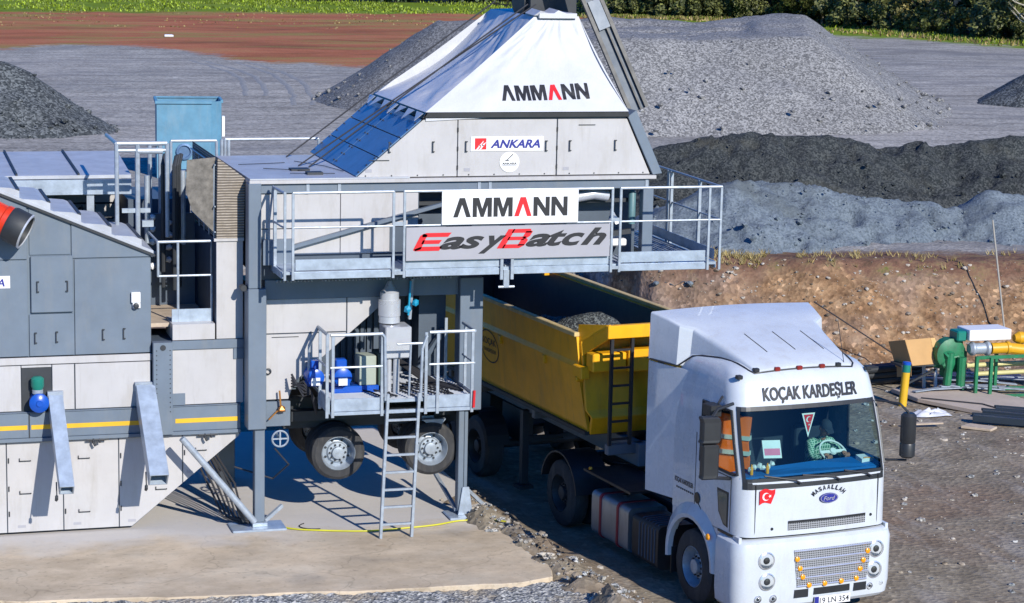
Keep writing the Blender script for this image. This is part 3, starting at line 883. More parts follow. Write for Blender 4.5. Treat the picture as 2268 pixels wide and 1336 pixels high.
# ---------------------------------------------------------------- plant housing (left unit)
HY = 34.7
pl = T('plant_housing', 'long white and grey plant housing with sloped louvred roof at the left edge', 'machine housing', (2.3, HY, 0))
mb = MB()
def chz(x): return (x - 4.24) * 0.824 + 0.03
mb.prism([(-4, HY + .03, .04), (4.27, HY + .03, .04), (5.98, HY + .03, 1.46), (5.98, HY + .03, 1.5), (-4, HY + .03, 1.5)], (0, 3.0, 0))
mb.box(-4, 4.58, HY + .03, HY + 3.2, 1.96, 2.80)
mb.box(4.6, 6.0, HY + .03, HY + 1.2, 1.96, 2.98)
pl.part(mb, 'body', 'greyd')
# white cladding panels below the beam
xs = [-4, -2.0, -.9, .2, 1.3, 2.34, 3.20, 4.06]
for a, b in zip(xs, xs[1:]):
    pl.part(MB().box(a + .008, b - .008, HY, HY + .028, .05, 1.48), 'wall_panel', 'panel', bevel=.004)
pl.part(MB().prism([(4.068, HY, .05), (4.26, HY, .05), (5.052, HY, chz(5.052)), (5.052, HY, 1.48), (4.068, HY, 1.48)], (0, .028, 0)), 'wall_panel', 'panel', bevel=.004)
pl.part(MB().prism([(5.068, HY, chz(5.068)), (5.96, HY, 1.44), (5.96, HY, 1.48), (5.068, HY, 1.48)], (0, .028, 0)), 'wall_panel', 'panel', bevel=.004)
mb = MB()
for cx in (2.55, 3.40, 4.25, 1.6, .5):
    mb.box(cx - .05, cx + .07, HY - .004, HY + .001, .12, .16)
mb.box(5.12, 5.22, HY - .004, HY + .001, .86, .90)
pl.part(mb, 'data_plate', 'sign_grey')
for hx, hz in ((2.62, .66), (2.62, 1.18), (3.52, .66 - .34), (3.52, 1.18), (4.72, .62), (5.35, 1.22), (1.7, 1.18)):
    mb = MB().box(hx - .09, hx + .09, HY - .025, HY - .012, hz, hz + .012)
    mb.box(hx - .09, hx - .078, HY - .025, HY - .0, hz, hz + .05)
    mb.box(hx + .078, hx + .09, HY - .025, HY - .0, hz, hz + .012)
    pl.part(mb, 'door_handle', 'iron')
for sx in (2.34, 3.2, 4.06, 5.06):
    for z in (.35, .75, 1.2):
        if sx > 5 and z < 1: continue
        pl.part(MB().cyl((sx + .03, HY - .012, z - .04), (sx + .03, HY - .012, z + .04), .01, n=6), 'hinge', 'iron')
# chassis beam with the yellow stripe
beam = pl.part(MB().box(-4, 5.97, HY - .06, HY + .3, 1.56, 1.95).box(-4, 5.97, HY - .09, HY + .05, 1.50, 1.558).box(-4, 5.97, HY - .075, HY + .05, 1.952, 1.965), 'chassis_beam', 'grey', bevel=.006)
pl.part(MB().box(-4, 2.66, HY - .064, HY - .06, 1.69, 1.76).box(2.72, 4.55, HY - .064, HY - .06, 1.69, 1.76).box(4.94, 5.93, HY - .064, HY - .06, 1.69, 1.76), 'yellow_stripe', 'yellowp', beam)
pl.part(MB().box(2.68, 2.70, HY - .068, HY - .058, 1.56, 1.95), 'beam_joint', 'iron', beam)
for x in (-2, .4, 3.66, 5.4):
    mb = MB().tube([(x, HY - .08, 1.50), (x, HY - .12, 1.46), (x + .03, HY - .12, 1.40)], .022, 6)
    mb.tube([(x + .09, HY - .08, 1.50), (x + .1, HY - .12, 1.45)], .018, 6)
    mb.tube([(x - .1, HY - .09, 1.49), (x + .2, HY - .09, 1.49)], .018, 6)
    pl.part(mb, 'pipe_fitting', 'iron', beam)
# middle white panels and the recess with the drive
for a, b in ((-4, -1.6), (-1.6, .3), (.3, 2.58), (3.05, 3.39), (3.40, 4.57)):
    pl.part(MB().box(a + .004, b - .004, HY - .01, HY + .028, 1.975, 2.685), 'side_panel', 'panel', bevel=.004)
pl.part(MB().box(2.59, 3.04, HY - .006, HY + .028, 2.655, 2.685), 'side_panel', 'panel')
pl.part(MB().box(-4, 4.58, HY - .012, HY + .028, 2.70, 2.81), 'eaves_band', 'panel', bevel=.004)
rc = pl.part(MB().box(2.59, 3.04, HY + .005, HY + .025, 1.975, 2.655), 'drive_recess', 'iron')
mot = pl.part(MB().lathe((2.83, HY + .02, 2.14), (0, -1, 0), [(0, .13), (.16, .135), (.24, .15), (.27, .15), (.28, .14), (.30, .05), (.32, .045)], 24), 'drive_motor', 'blue', smooth=True)
pl.part(MB().lathe((2.82, HY - .10, 2.26), (0, 0, 1), [(0, .075), (.08, .08), (.12, .1), (.24, .1), (.27, .06)], 20), 'fan_cowl', 'teal', mot, smooth=True)
pl.part(MB().lathe((2.82, HY - .10, 2.27), (0, 0, 1), [(0, .083), (.06, .085)], 20), 'flange', 'galv', mot)
# hinge plate between the units and the panels right of it
mb = MB().box(4.59, 4.89, HY - .15, HY + .02, 1.53, 3.0).box(4.895, 6.03, HY - .05, HY + .02, 2.86, 3.0).box(4.895, 5.10, HY - .04, HY + .02, 1.97, 2.16).box(5.86, 6.03, HY - .04, HY + .02, 2.68, 2.855)
hp = pl.part(mb, 'hinge_plate', 'grey', bevel=.005)
mb = MB()
for z in np.arange(1.9, 2.9, .075):
    for x in (4.64, 4.85):
        mb.cyl((x, HY - .156, z), (x, HY - .149, z), .010, n=6)
mb.cyl((4.74, HY - .158, 2.92), (4.74, HY - .149, 2.92), .045, n=16)
pl.part(mb, 'bolt', 'iron', hp)
pl.part(MB().box(4.90, 6.02, HY - .02, HY + .025, 1.975, 2.855), 'side_panel', 'panel', bevel=.004)
# grey upper housing with sloped top
def rz_(x): return 4.40 + (4.58 - x) * 0.423
mb = MB().prism([(-4, HY + .03, 2.82), (4.58, HY + .03, 2.82), (4.58, HY + .03, rz_(4.58)), (-4, HY + .03, rz_(-4))], (0, 1.75, 0))
pl.part(mb, 'upper_housing', 'grey')
def slab_panel(x0, x1, z0, z1=None, y=HY, t=.03):
    a = z1 if z1 else rz_(x0) - .03; b = z1 if z1 else rz_(x1) - .03
    return MB().prism([(x0, y, z0), (x1, y, z0), (x1, y, b), (x0, y, a)], (0, t, 0))
for x0, x1, z0, z1 in ((-4, -1, 2.83, 4.3), (-1, 1.2, 2.83, 4.3), (1.21, 2.70, 2.83, 4.32), (3.41, 4.57, 2.83, 4.32), (2.72, 3.40, 2.83, 3.48)):
    pl.part(slab_panel(x0, x1, z0, z1, HY + .002), 'wall_plate', 'grey', bevel=.004)
for x0, x1, z0 in ((-4, -1, 4.31), (-1, 1.2, 4.31), (1.21, 2.70, 4.34), (3.37, 4.57, 4.34), (2.735, 3.355, 4.40)):
    pl.part(slab_panel(x0, x1, z0, None, HY + (.012 if z0 == 4.40 else .0)), 'wall_plate', 'grey', bevel=.004)
door = pl.part(MB().box(2.75, 3.385, HY - .03, HY + .02, 3.51, 4.385), 'service_hatch', 'grey', bevel=.008)
def pull(mb, x, z, h, y=HY, d=1):
    mb.box(x - .007, x + .007, y - .035, y - .022, z, z + h)
    mb.box(x - .007, x + .03 * d, y - .03, y, z, z + .014).box(x - .007, x + .03 * d, y - .03, y, z + h - .014, z + h)
for x_, d_ in ((2.84, 1), (3.30, -1)):
    mb = MB(); pull(mb, x_, 3.83, .17, HY - .03, d_); pl.part(mb, 'handle', 'iron', door)
for x in (2.80, 3.12, 3.83, 4.15):
    mb = MB(); pull(mb, x, 3.03 + .02 * (x - 2.8), .17); pl.part(mb, 'handle', 'iron')
sw = pl.part(MB().box(4.27, 4.41, HY - .06, HY, 3.63, 3.79).box(4.29, 4.41, HY - .05, HY, 3.54, 3.63), 'isolator_switch', 'white_ink', bevel=.004)
pl.part(MB().lathe((4.34, HY - .05, 3.58), (0, -1, 0), [(0, .045), (.03, .045), (.04, .02)], 14), 'switch_knob', 'iron', sw)
pl.part(MB().box(2.30 - .9, 2.44, HY - .008, HY - .0, 3.90, 4.09), 'name_sign', 'white_ink')
mb = MB(); text(mb, 'ANKARA', (1.62, HY - .012, 3.93), (1, 0, 0), (0, 0, 1), .74, .115, .25, .02)
pl.part(mb, 'lettering', 'blue_ink')
# louvred roof strip: overlapping cover boxes stepping down the slope
mb = MB().prism([(-4, HY - .03, rz_(-4) + .0), (4.62, HY - .03, rz_(4.62)), (4.62, HY - .03, rz_(4.62) + .05), (-4, HY - .03, rz_(-4) + .05)], (0, 1.85, 0))
pl.part(mb, 'roof', 'louvre_roof', bevel=.006)
pl.part(MB().prism([(-4, HY - .045, rz_(-4) - .035), (4.64, HY - .045, rz_(4.64) - .035), (4.64, HY - .045, rz_(4.64) - .002), (-4, HY - .045, rz_(-4) - .002)], (0, .06, 0)), 'roof_gutter', 'iron')
x = -3.8
while x < 4.4:
    z0 = rz_(x) + .05; z1 = rz_(x + .42) + .05
    mb = MB().prism([(x, HY + .0, z0 - .005), (x + .42, HY + .0, z1 - .005), (x + .42, HY + .0, z1 + .10), (x + .30, HY + .0, z0 - .03)], (0, 1.6, 0))
    mb.m = 1
    mb.bar((x + .40, HY + .02, z1 + .115), (x + .40, HY + 1.6, z1 + .115), .05, .03)
    pl.part(mb, 'roof_louvre', ['louvre_roof', 'iron'])
    x += .46
# burner head of the dryer
ax = Vector((.82, -.30, -.42)).normalized(); c0 = Vector((1.80, 34.60, 5.26))
bh = pl.part(MB().lathe(c0, ax, [(0, .22), (.35, .23), (.36, .26), (.42, .26), (.43, .23), (.62, .23), (.64, .25), (.72, .25)], 28), 'burner_housing', 'orange', smooth=True)
pl.part(MB().lathe(c0 + ax * .72, ax, [(0, .26), (.04, .275), (.28, .275), (.30, .265)], 28, True, False).lathe(c0 + ax * .74, ax, [(.27, .24), (.10, .23)], 28, False, True), 'burner_nozzle', 'iron', bh, smooth=True)
pl.part(MB().lathe(c0 + ax * 1.0, ax, [(0, .28), (.025, .28), (.025, .25), (0, .25)], 28, False, False), 'nozzle_ring', 'steel', bh, smooth=True)
# rear roof and pipe gallery
mb = MB().prism([(-4, 37.4, 5.24), (4.62, 37.4, 5.24), (4.72, 40.2, 5.34), (-4, 40.2, 5.34)], (0, 0, .06))
rr = pl.part(mb, 'rear_roof', 'louvre_roof', bevel=.005)
mb = MB()
for x in (-2.2, -.9, .4, 1.7, 2.75, 3.75): mb.prism([(x, 37.4, 5.302), (x + .03, 37.4, 5.302), (x + .03, 40.2, 5.402), (x, 40.2, 5.402)], (0, 0, .03))
pl.part(mb, 'roof_seam', 'iron', rr)
pl.part(MB().box(-4, 4.62, 37.36, 37.44, 4.98, 5.23), 'rear_fascia', 'galvb', bevel=.004)
pl.part(MB().box(-4, 4.60, 38.6, 39.9, 3.0, 5.2), 'rear_wall', 'panel')
mb = MB()
for x in (-1.5, 1.0, 2.55, 3.95): pl.part(MB().box(x - .06, x + .06, 37.4, 37.55, 3.0, 4.98), 'post', 'galv')
mb = MB()
for k in range(9):
    x = 2.2 + .2 * k
    mb.tube([(x, 38.2, 3.5), (x, 38.2, 4.55 + .03 * (k % 3)), (x + .05, 38.1, 4.66), (x + .17, 38.1, 4.66), (x + .17, 38.1, 3.6)], .022, 6)
for z in (4.35, 4.50, 4.75): mb.tube([(2.0, 38.05, z), (4.5, 38.05, z)], .018, 6)
for k in range(14):
    x = 2.3 + rnd.random() * 2.0
    mb.tube([(x, 37.8, 4.75), (x + rnd.uniform(-.1, .1), 37.7, 4.4), (x + rnd.uniform(-.3, .3), 37.6, 4.0)], .014, 5)
pl.part(mb, 'pipework', 'iron')
pl.part(MB().box(4.55, 5.58, 37.3, 39.0, 2.9, 4.9).box(4.62, 5.55, 36.6, 36.65, 3.2, 4.75), 'switch_room', 'greyd')
mb = MB()
for k in range(9): pl.part(MB().blob((4.85 + .28 * (k % 2), 36.55, 3.9 + .1 * k), .06, k), 'junction_box', 'white_ink')
# galvanised guard frames on top
def frame(mb, x0, x1, y, z0, z1, r=.03, mids=()):
    for x in (x0, x1): mb.tube([(x, y, z0), (x, y, z1)], r, 8)
    mb.tube([(x0, y, z1), (x1, y, z1)], r, 8)
    for z in mids: mb.tube([(x0, y, z), (x1, y, z)], r * .8, 8)
mb = MB(); frame(mb, 4.22, 5.02, 36.0, 4.45, 5.96, .035, (5.85,)); mb.tube([(4.55, 36.0, 4.45), (4.55, 36.0, 5.96)], .04, 8); mb.tube([(4.22, 36, 5.96), (4.22, 37.4, 5.96)], .03, 8); mb.tube([(4.55, 36, 5.84), (4.95, 36, 5.84)], .05, 8)
frame(mb, 4.85, 5.02, 36.8, 4.4, 5.86, .035)
pl.part(mb, 'guard_frame', 'galv')
mb = MB()
for x, y in ((5.12, 35.9), (5.18, 36.05), (5.24, 36.2), (4.98, 36.2)): mb.tube([(x, y, 3.6), (x, y, 5.6), (x + .05, y + .1, 5.75)], .035, 8)
pl.part(mb, 'cable_riser', 'iron')
mb = MB()
for x, y, h in ((5.3, 36.2, 5.5), (4.75, 36.4, 5.4)): mb.tube([(x, y, 4.3), (x, y, h)], .045, 10)
mb.box(4.62, 4.80, 36.0, 36.1, 4.62, 4.72).box(4.3, 4.75, 36.0, 36.05, 4.85, 4.92)
pl.part(mb, 'vent_pipe', 'galv')
# walkway between the units with its railing
wk = pl.part(MB().box(4.60, 5.57, 34.95, 37.2, 3.18, 3.24), 'walkway', 'wood')
pl.part(MB().box(4.93, 5.56, 34.90, 34.93, 3.26, 3.46), 'kick_plate', 'galvb', wk)
mb = MB(); frame(mb, 4.72, 5.56, 34.92, 3.98, 4.53, .022, (3.99,)); mb.tube([(5.03, 34.92, 3.2), (5.03, 34.92, 4.53)], .022, 8).tube([(5.56, 34.92, 3.2), (5.56, 34.92, 4.53)], .022, 8)
mb.tube([(4.72, 34.92, 4.53), (4.72, 36.0, 4.53)], .02, 8)
pl.part(mb, 'railing', 'galv', wk)
pl.part(MB().box(4.905, 5.57, HY - .04, HY + .7, 3.01, 3.26), 'side_panel', 'panel', bevel=.004)
# three folded outrigger arms: square tubes hinged on the wall
for bx, wd, hz in ((1.98, .24, 2.10), (3.09, .22, 2.15), (4.47, .29, 2.24)):
    p = Vector((bx, HY - .03, hz)); q = Vector((bx + .05, HY - 1.2, hz - 1.16))
    d = (q - p).normalized(); xx = Vector((1, 0, 0)); yy = d.cross(xx).normalized()
    def sq(c, a): return [c + xx * (i * a) + yy * (j * a) for i, j in ((-1, -1), (1, -1), (1, 1), (-1, 1))]
    o_ = wd / 2; i_ = wd / 2 - .022
    mb = MB().loft([sq(q - d * .5, i_), sq(q, i_), sq(q, o_), sq(p, o_)], True, True, True)
    arm = pl.part(mb, 'outrigger_arm', 'galvb', bevel=.004)
    pl.part(MB().box(bx - wd * .55, bx + wd * .55, HY - .10, HY - .0, hz - .02, hz + .13), 'arm_bracket', 'galv', arm, bevel=.006)
    pl.part(MB().tube([q + Vector((-o_ - .03, .15, .1)), q + Vector((-o_ - .035, .05, -.08))], .010, 6).blob(q + Vector((-o_ - .035, .05, -.12)), .05, 3, (.6, .6, 1.3)), 'locking_pin', 'iron', arm)

# ---------------------------------------------------------------- mixing tower
TY = 34.4
tw = T('mixing_tower', 'tall white batching tower with tarpaulin-covered top, standing on grey columns over the loading lane', 'batching plant', (6.2, TY, 0))
# columns
c1 = tw.part(MB().box(6.03, 6.23, TY - .13, TY + .15, 3.86, 5.50).box(6.02, 6.31, TY - .16, TY + .18, 1.62, 3.858), 'column', 'grey', bevel=.01)
tw.part(MB().box(6.14, 6.30, TY - .09, TY + .10, .10, 1.618), 'telescopic_leg', 'grey', c1, bevel=.01)
tw.part(MB().box(5.76, 6.62, TY - .30, TY + .22, 0, .035).box(6.10, 6.34, TY - .14, TY + .14, .035, .10), 'foot_plate', 'galvb', c1, bevel=.006)
tw.part(MB().box(5.99, 6.20, TY - .03, TY + .01, 3.83, 3.90).tube([(5.97, TY - .06, 3.86), (5.97, TY + .1, 3.86)], .05, 8), 'locking_pin', 'iron', c1)
c2 = tw.part(MB().box(9.44, 9.82, TY - .14, TY + .16, 1.78, 3.95), 'column', 'grey', bevel=.01)
tw.part(MB().box(9.47, 9.56, TY - .08, TY + .10, .10, 1.778).box(9.57, 9.63, TY - .06, TY + .08, .10, 1.778), 'telescopic_leg', 'grey', c2, bevel=.008)
tw.part(MB().box(9.30, 10.0, TY - .28, TY + .22, 0, .035).prism([(9.47, TY - .12, .035), (9.72, TY - .12, .035), (9.65, TY - .12, .50), (9.54, TY - .12, .50)], (0, .03, 0)), 'foot_plate', 'galvb', c2, bevel=.005)
for x in (6.05, 9.44):
    tw.part(MB().box(x, x + .3, 37.4, 37.7, 0, 5.5), 'column', 'grey', bevel=.01)
tw.part(MB().tube([(4.97, TY - .25, 1.56), (6.12, TY - .2, .14)], .055, 10), 'brace_strut', 'galv', smooth=True)
tw.part(MB().tube([(5.55, TY + 1.4, 1.1), (6.05, TY + .15, .1)], .04, 8), 'brace_strut', 'iron')
tw.part(MB().bar((5.6, TY - .05, .95), (5.98, TY - .05, .12), .07, .05), 'brace_strut', 'iron')
for p_, q_ in (((6.32, TY + .0, .10), (6.62, TY + .12, .30)), ((9.66, TY + .0, .42), (10.05, TY + .15, .04)), ((9.42, TY + 1.6, .5), (9.47, TY, .1))):
    tw.part(MB().bar(p_, q_, .055), 'brace_strut', 'galv')
mb = MB()
for k in range(7):
    a = rnd.uniform(-.1, .1)
    mb.tube([(5.2 + .08 * k, TY + .9 + a, 1.3 - .05 * k), (5.5 + .07 * k, TY + .5, .6), (5.7 + .05 * k, TY + .2 + a, .12), (6.0 + .05 * k, TY + .1, .03)], .018, 6)
mb.tube([(6.45, TY - .12, 1.3), (6.7, TY, 1.0), (6.5, TY + .3, .7), (5.9, TY + .4, .9)], .014, 6)
tw.part(mb, 'hose_bundle', 'rope')
# lower panels with slanting underside
mb = MB().prism([(6.32, TY + .03, 2.05), (6.70, TY + .03, 2.05), (6.78, TY + .03, 2.31), (8.34, TY + .03, 3.66), (6.32, TY + .03, 3.66)], (0, 2.4, 0))
tw.part(mb, 'lower_housing', 'greyd')
def lz(x): return 2.31 + (x - 6.76) * (3.65 - 2.31) / (8.33 - 6.76)
for poly in ([(6.33, 3.12), (7.612, 3.12), (7.612, 3.655), (6.33, 3.655)], [(7.63, lz(7.63)), (8.335, 3.655), (7.63, 3.655)],
             [(6.33, 2.06), (6.69, 2.06), (6.76, 2.31), (7.60, lz(7.60)), (7.612, 3.10), (6.33, 3.10)]):
    tw.part(MB().prism([(a, TY, b) for a, b in poly], (0, .028, 0)), 'wall_panel', 'panel', bevel=.004)
tw.part(MB().box(6.42, 6.85, TY - .005, TY + .002, 3.05, 3.062).lathe((6.36, TY - .02, 2.52), (0, -1, 0), [(0, .035), (.012, .055), (.02, .035)], 16, False, False), 'door_trim', 'iron')
tw.part(MB().box(6.31, 9.44, TY - .02, TY + .35, 3.66, 3.97), 'cross_beam', 'grey', bevel=.006)
mb = MB()
for k in range(52):
    x = 6.5 + k * .055
    if 7.05 < x < 7.2: continue
    mb.blob((x, TY - .03, 3.95), .022, k)
tw.part(mb, 'fixing', 'galv')
tw.part(MB().box(6.32, 6.72, TY - .02, TY + .3, 1.63, 2.03), 'chassis_end', 'grey', bevel=.006)
mb = MB().box(6.72, 9.7, TY + .55, TY + .75, 1.45, 1.95).box(6.72, 9.7, TY + 1.75, TY + 1.95, 1.45, 1.95)
for x in (6.8, 7.9, 9.3): mb.box(x, x + .15, TY + .75, TY + 1.75, 1.5, 1.85)
mb.box(6.8, 9.6, TY + .3, TY + .5, 1.62, 1.78)
tw.part(mb, 'chassis', 'iron')
# mixer casing behind the slant: corrugated grey sheet
mb = MB()
for k in range(24):
    x = 6.9 + k * .11
    mb.box(x, x + .07, TY + 1.15, TY + 1.22, 2.0, 3.66)
mb.box(6.85, 9.44, TY + 1.2, TY + 2.4, 1.95, 3.66)
tw.part(mb, 'mixer_casing', 'greyd')
tw.part(MB().box(8.95, 9.40, TY + .6, TY + 1.1, 1.9, 3.66).bar((8.9, TY + .4, 2.4), (9.35, TY + .5, 3.0), .08), 'discharge_frame', 'greyd')
# upper wall, opening and machinery inside
mb = MB().box(6.24, 12.62, TY + .6, TY + 3.3, 3.97, 5.32).box(6.24, 8.78, TY + .03, TY + .6, 3.97, 5.32)
tw.part(mb, 'mixer_housing', 'greyd')
for x0, x1, z0, z1 in ((6.25, 7.5, 4.78, 5.32), (7.51, 8.76, 4.78, 5.32), (6.25, 7.5, 4.36, 4.765), (7.51, 8.3, 4.36, 4.765)):
    tw.part(MB().box(x0, x1, TY, TY + .028, z0, z1), 'wall_panel', 'panel', bevel=.004)
tw.part(MB().box(6.26, 6.75, TY - .12, TY - .0, 4.22, 4.62), 'cable_box', 'grey', bevel=.005)
tw.part(MB().bar((6.45, TY - .06, 4.42), (9.15, TY - .06, 5.13), .06, .11, (0, -1, 0)), 'brace', 'grey', bevel=.006)
mb = MB()
for x in (9.6, 10.5, 11.2): mb.lathe((x, TY + .35, 4.45), (0, 0, 1), [(0, .13), (.5, .15), (.55, .08), (.8, .08)], 14)
mb.bar((8.8, TY + .3, 5.1), (12.5, TY + .3, 5.1), .06).bar((11.5, TY + .2, 4.5), (12.4, TY + .2, 4.6), .08)
tw.part(mb, 'valve_group', 'iron', smooth=True)
tw.part(MB().tube([(11.25, TY + .25, 5.02), (11.45, TY + .22, 5.17), (11.75, TY + .2, 5.22), (12.0, TY + .25, 5.18)], .09, 14), 'exhaust_duct', 'steel', smooth=True)
tw.part(MB().tube([(12.0, TY + .1, 4.62), (12.05, TY + .1, 4.95), (12.15, TY + .1, 4.75)], .05, 8), 'air_hose', 'steel', smooth=True)
tw.part(MB().lathe((12.42, TY + .2, 4.72), (0, 0, 1), [(0, .065), (.5, .065), (.55, .03)], 14), 'gas_bottle', paint('dull_blue_green_paint', (.10, .20, .22), .45), smooth=True)
tw.part(MB().box(11.9, 12.35, TY + .2, TY + .5, 4.35, 4.47), 'white_tray', 'white_ink', bevel=.02)
tw.part(MB().box(12.52, 12.70, TY - .05, TY + .12, 4.24, 5.33), 'column', 'grey', bevel=.008)
tw.part(MB().box(12.2, 12.5, TY + 1.0, TY + 3.2, 4.2, 5.4), 'column', 'greyd')
strip = tw.part(MB().box(6.235, 12.62, TY - .04, TY + .3, 5.335, 5.485), 'ring_beam', 'grey', bevel=.005)
for x in (6.95, 7.45, 9.72, 9.90, 12.55): tw.part(MB().box(x, x + .05, TY - .055, TY - .038, 5.335, 5.485), 'stiffener', 'galv', strip)
tw.part(MB().box(6.05, 12.72, TY - .10, TY + .3, 5.488, 5.545), 'roof_edge', 'panel', bevel=.004)
rf = tw.part(MB().box(6.06, 8.6, TY - .08, TY + 3.25, 5.548, 5.57), 'roof_plate', 'louvre_roof')
mb = MB()
for p, q in (((6.5, 35.6), (7.1, 35.2)), ((7.2, 36.6), (7.7, 35.1)), ((6.2, 36.2), (7.0, 36.4)), ((6.8, 34.9), (7.5, 34.8))):
    mb.tube([(p[0], p[1], 5.585), ((p[0] + q[0]) / 2 + .1, (p[1] + q[1]) / 2, 5.585), (q[0], q[1], 5.585)], .006, 5)
mb.box(6.9, 7.2, 35.3, 35.55, 5.572, 5.60).box(7.05, 7.3, 34.75, 34.95, 5.572, 5.61)
tw.part(mb, 'roof_clutter', 'iron', rf)
mb = MB(); frame(mb, 6.3, 7.92, 38.1, 5.5, 5.80, .025); frame(mb, 5.35, 6.12, 37.9, 4.8, 5.80, .025, (5.3,))
for x in (6.24, 6.36): mb.tube([(x, 38.1, 4.6), (x, 38.1, 5.8)], .03, 8)
tw.part(mb, 'rear_railing', 'galv')
# left end box and the brown mesh louvre above it
tw.part(MB().box(5.60, 6.015, HY + .03, 37.4, 3.02, 4.56), 'end_housing', 'greyd')
tw.part(MB().box(5.60, 6.02, HY, HY + .028, 3.005, 4.555), 'wall_panel', 'panel', bevel=.004)
tw.part(MB().box(5.56, 6.03, HY - .03, HY + .02, 4.556, 4.60), 'ledge', 'panel')
tw.part(MB().prism([(5.60, HY - .02, 4.602), (6.03, HY - .02, 4.602), (6.045, HY - .02, 5.54), (5.62, HY - .02, 5.86)], (0, 2.6, 0)), 'louvre_screen', 'mesh')
tw.part(MB().prism([(5.60, HY + .10, 4.66), (5.60, HY + .10, 5.86), (5.16, HY + .10, 5.82), (5.14, HY + .10, 5.35), (5.24, HY + .10, 5.02)], (0, .02, 0)), 'wind_mesh', 'mesh2')
mb = MB()
for k in range(5): mb.tube([(5.58, HY + .1 + k * .5, 4.58), (5.58, HY + .1 + k * .5, 5.75)], .012, 6)
for z in (4.70, 5.1, 5.75): mb.tube([(5.58, HY, z), (5.58, HY + 2.5, z)], .012, 6)
tw.part(mb, 'screen_rail', 'galv')
# hopper
HB = TY + 3.6
mb = MB().prism([(7.78, TY + .03, 5.575), (12.62, TY + .03, 5.575), (12.20, TY + .03, 6.50), (8.88, TY + .03, 6.50)], (0, 3.57, 0))
tw.part(mb, 'hopper_body', 'greyd')
def hx0(z): return 7.76 + (z - 5.56) * (8.87 - 7.76) / (6.50 - 5.56)
def hx1(z): return 12.64 + (z - 5.56) * (12.20 - 12.64) / (6.50 - 5.56)
for a, b, lf, rt in ((None, 9.382, 1, 0), (9.398, 11.03, 0, 0), (11.05, None, 0, 1)):
    z0, z1 = 5.56, 6.46
    pts = [(hx0(z0) if lf else a, z0), (hx1(z0) if rt else b, z0), (hx1(z1) if rt else b, z1), (hx0(z1) if lf else a, z1)]
    tw.part(MB().prism([(x, TY, z) for x, z in pts], (0, .028, 0)), 'hopper_panel', 'panel', bevel=.004)
for x in (8.27, 8.98, 9.52, 10.85, 11.25, 12.02):
    mb = MB(); pull(mb, x, 5.95, .17, TY); tw.part(mb, 'handle', 'iron')
tw.part(MB().box(7.95, 8.28, TY - .012, TY, 5.82, 5.832), 'grab_bar', 'iron')
tw.part(MB().box(11.4, 11.68, TY - .012, TY, 6.36, 6.372), 'grab_bar', 'iron')
for x in (7.9, 9.5, 11.15): tw.part(MB().box(x, x + .1, TY - .004, TY + .001, 5.64, 5.69), 'data_plate', 'sign_grey')
mb = MB()
for x in (9.39, 11.04):
    for z in (5.7, 6.0, 6.3): mb.cyl((x, TY - .012, z - .035), (x, TY - .012, z + .035), .012, n=6)
for x in np.arange(7.9, 12.6, .42): mb.cyl((x, TY - .008, 5.585), (x, TY, 5.585), .012, n=6)
tw.part(mb, 'hinge', 'iron')
# blue sheet end of the hopper, four sheets
dn = Vector((-.65, 0, .76)).normalized()
for i in range(3):
    for j in range(2):
        za = 5.57 + i * .30; zb = za + .29; ya = TY + .02 + j * 1.8; yb = ya + 1.78
        p = [Vector((hx0(za) - .012, ya, za)), Vector((hx0(za) - .012, yb, za)), Vector((hx0(zb) - .012, yb, zb)), Vector((hx0(zb) - .012, ya, zb))]
        tw.part(MB().prism(p, dn * .02), 'end_sheet', 'blue_sheet', bevel=.003)
mb = MB()
for i in range(8):
    z = 5.62 + i * .11
    for y in (TY + .08, TY + 1.72, TY + 1.9, TY + 3.5):
        c = Vector((hx0(z) - .012, y, z)); mb.cyl(c + dn * .02, c + dn * .032, .018, n=6)
tw.part(mb, 'rivet', 'iron')
tw.part(MB().prism([(12.22, TY - .04, 6.50), (12.36, TY - .04, 6.60), (12.84, TY - .04, 5.57), (12.68, TY - .04, 5.55)], (0, 3.4, 0)), 'side_frame', 'grey', bevel=.005)
tw.part(MB().prism([(8.82, TY - .05, 6.50), (12.24, TY - .05, 6.50), (12.22, TY - .05, 6.585), (8.86, TY - .05, 6.585)], (0, .06, 0)).prism([(8.80, TY - .05, 6.49), (8.86, TY - .05, 6.585), (8.86, HB, 6.585), (8.80, HB, 6.49)], (.03, 0, 0)), 'rim_band', 'trim')
# tarpaulin tent with slack folds
def quadgrid(mb, a, b, c, d, nu, nv, amp, seed, nrm, sag=.05):
    """a b bottom, d c top"""
    a, b, c, d = map(Vector, (a, b, c, d)); nrm = Vector(nrm).normalized(); o = len(mb.v)
    for j in range(nv + 1):
        for i in range(nu + 1):
            u = i / nu; v = j / nv
            p = (a * (1 - u) + b * u) * (1 - v) + (d * (1 - u) + c * u) * v
            e = min(u, 1 - u, v, 1 - v) * 6; e = min(1, max(0, e))
            f = noise.fractal(Vector((u * 5.0 * (0.6 + v), v * 1.6, seed)), 0.8, 2, 4)
            g = math.sin((u - .5) * 30 / (1.3 - v) + 2.5 * noise.noise(Vector((u * 3, v * 2, seed)))) * (0.3 + v) * .5
            p += nrm * ((f * 1.0 + g * .35) * amp * e - math.sin(math.pi * v) * sag)
            mb.v.append(tuple(p))
    for j in range(nv):
        for i in range(nu):
            mb.f.append((o + j * (nu + 1) + i, o + j * (nu + 1) + i + 1, o + (j + 1) * (nu + 1) + i + 1, o + (j + 1) * (nu + 1) + i)); mb.mi.append(mb.m)
A0, B0 = (8.84, TY - .07, 6.585), (12.22, TY - .07, 6.585)
C0, D0 = (12.2, HB, 6.585), (8.86, HB, 6.585)
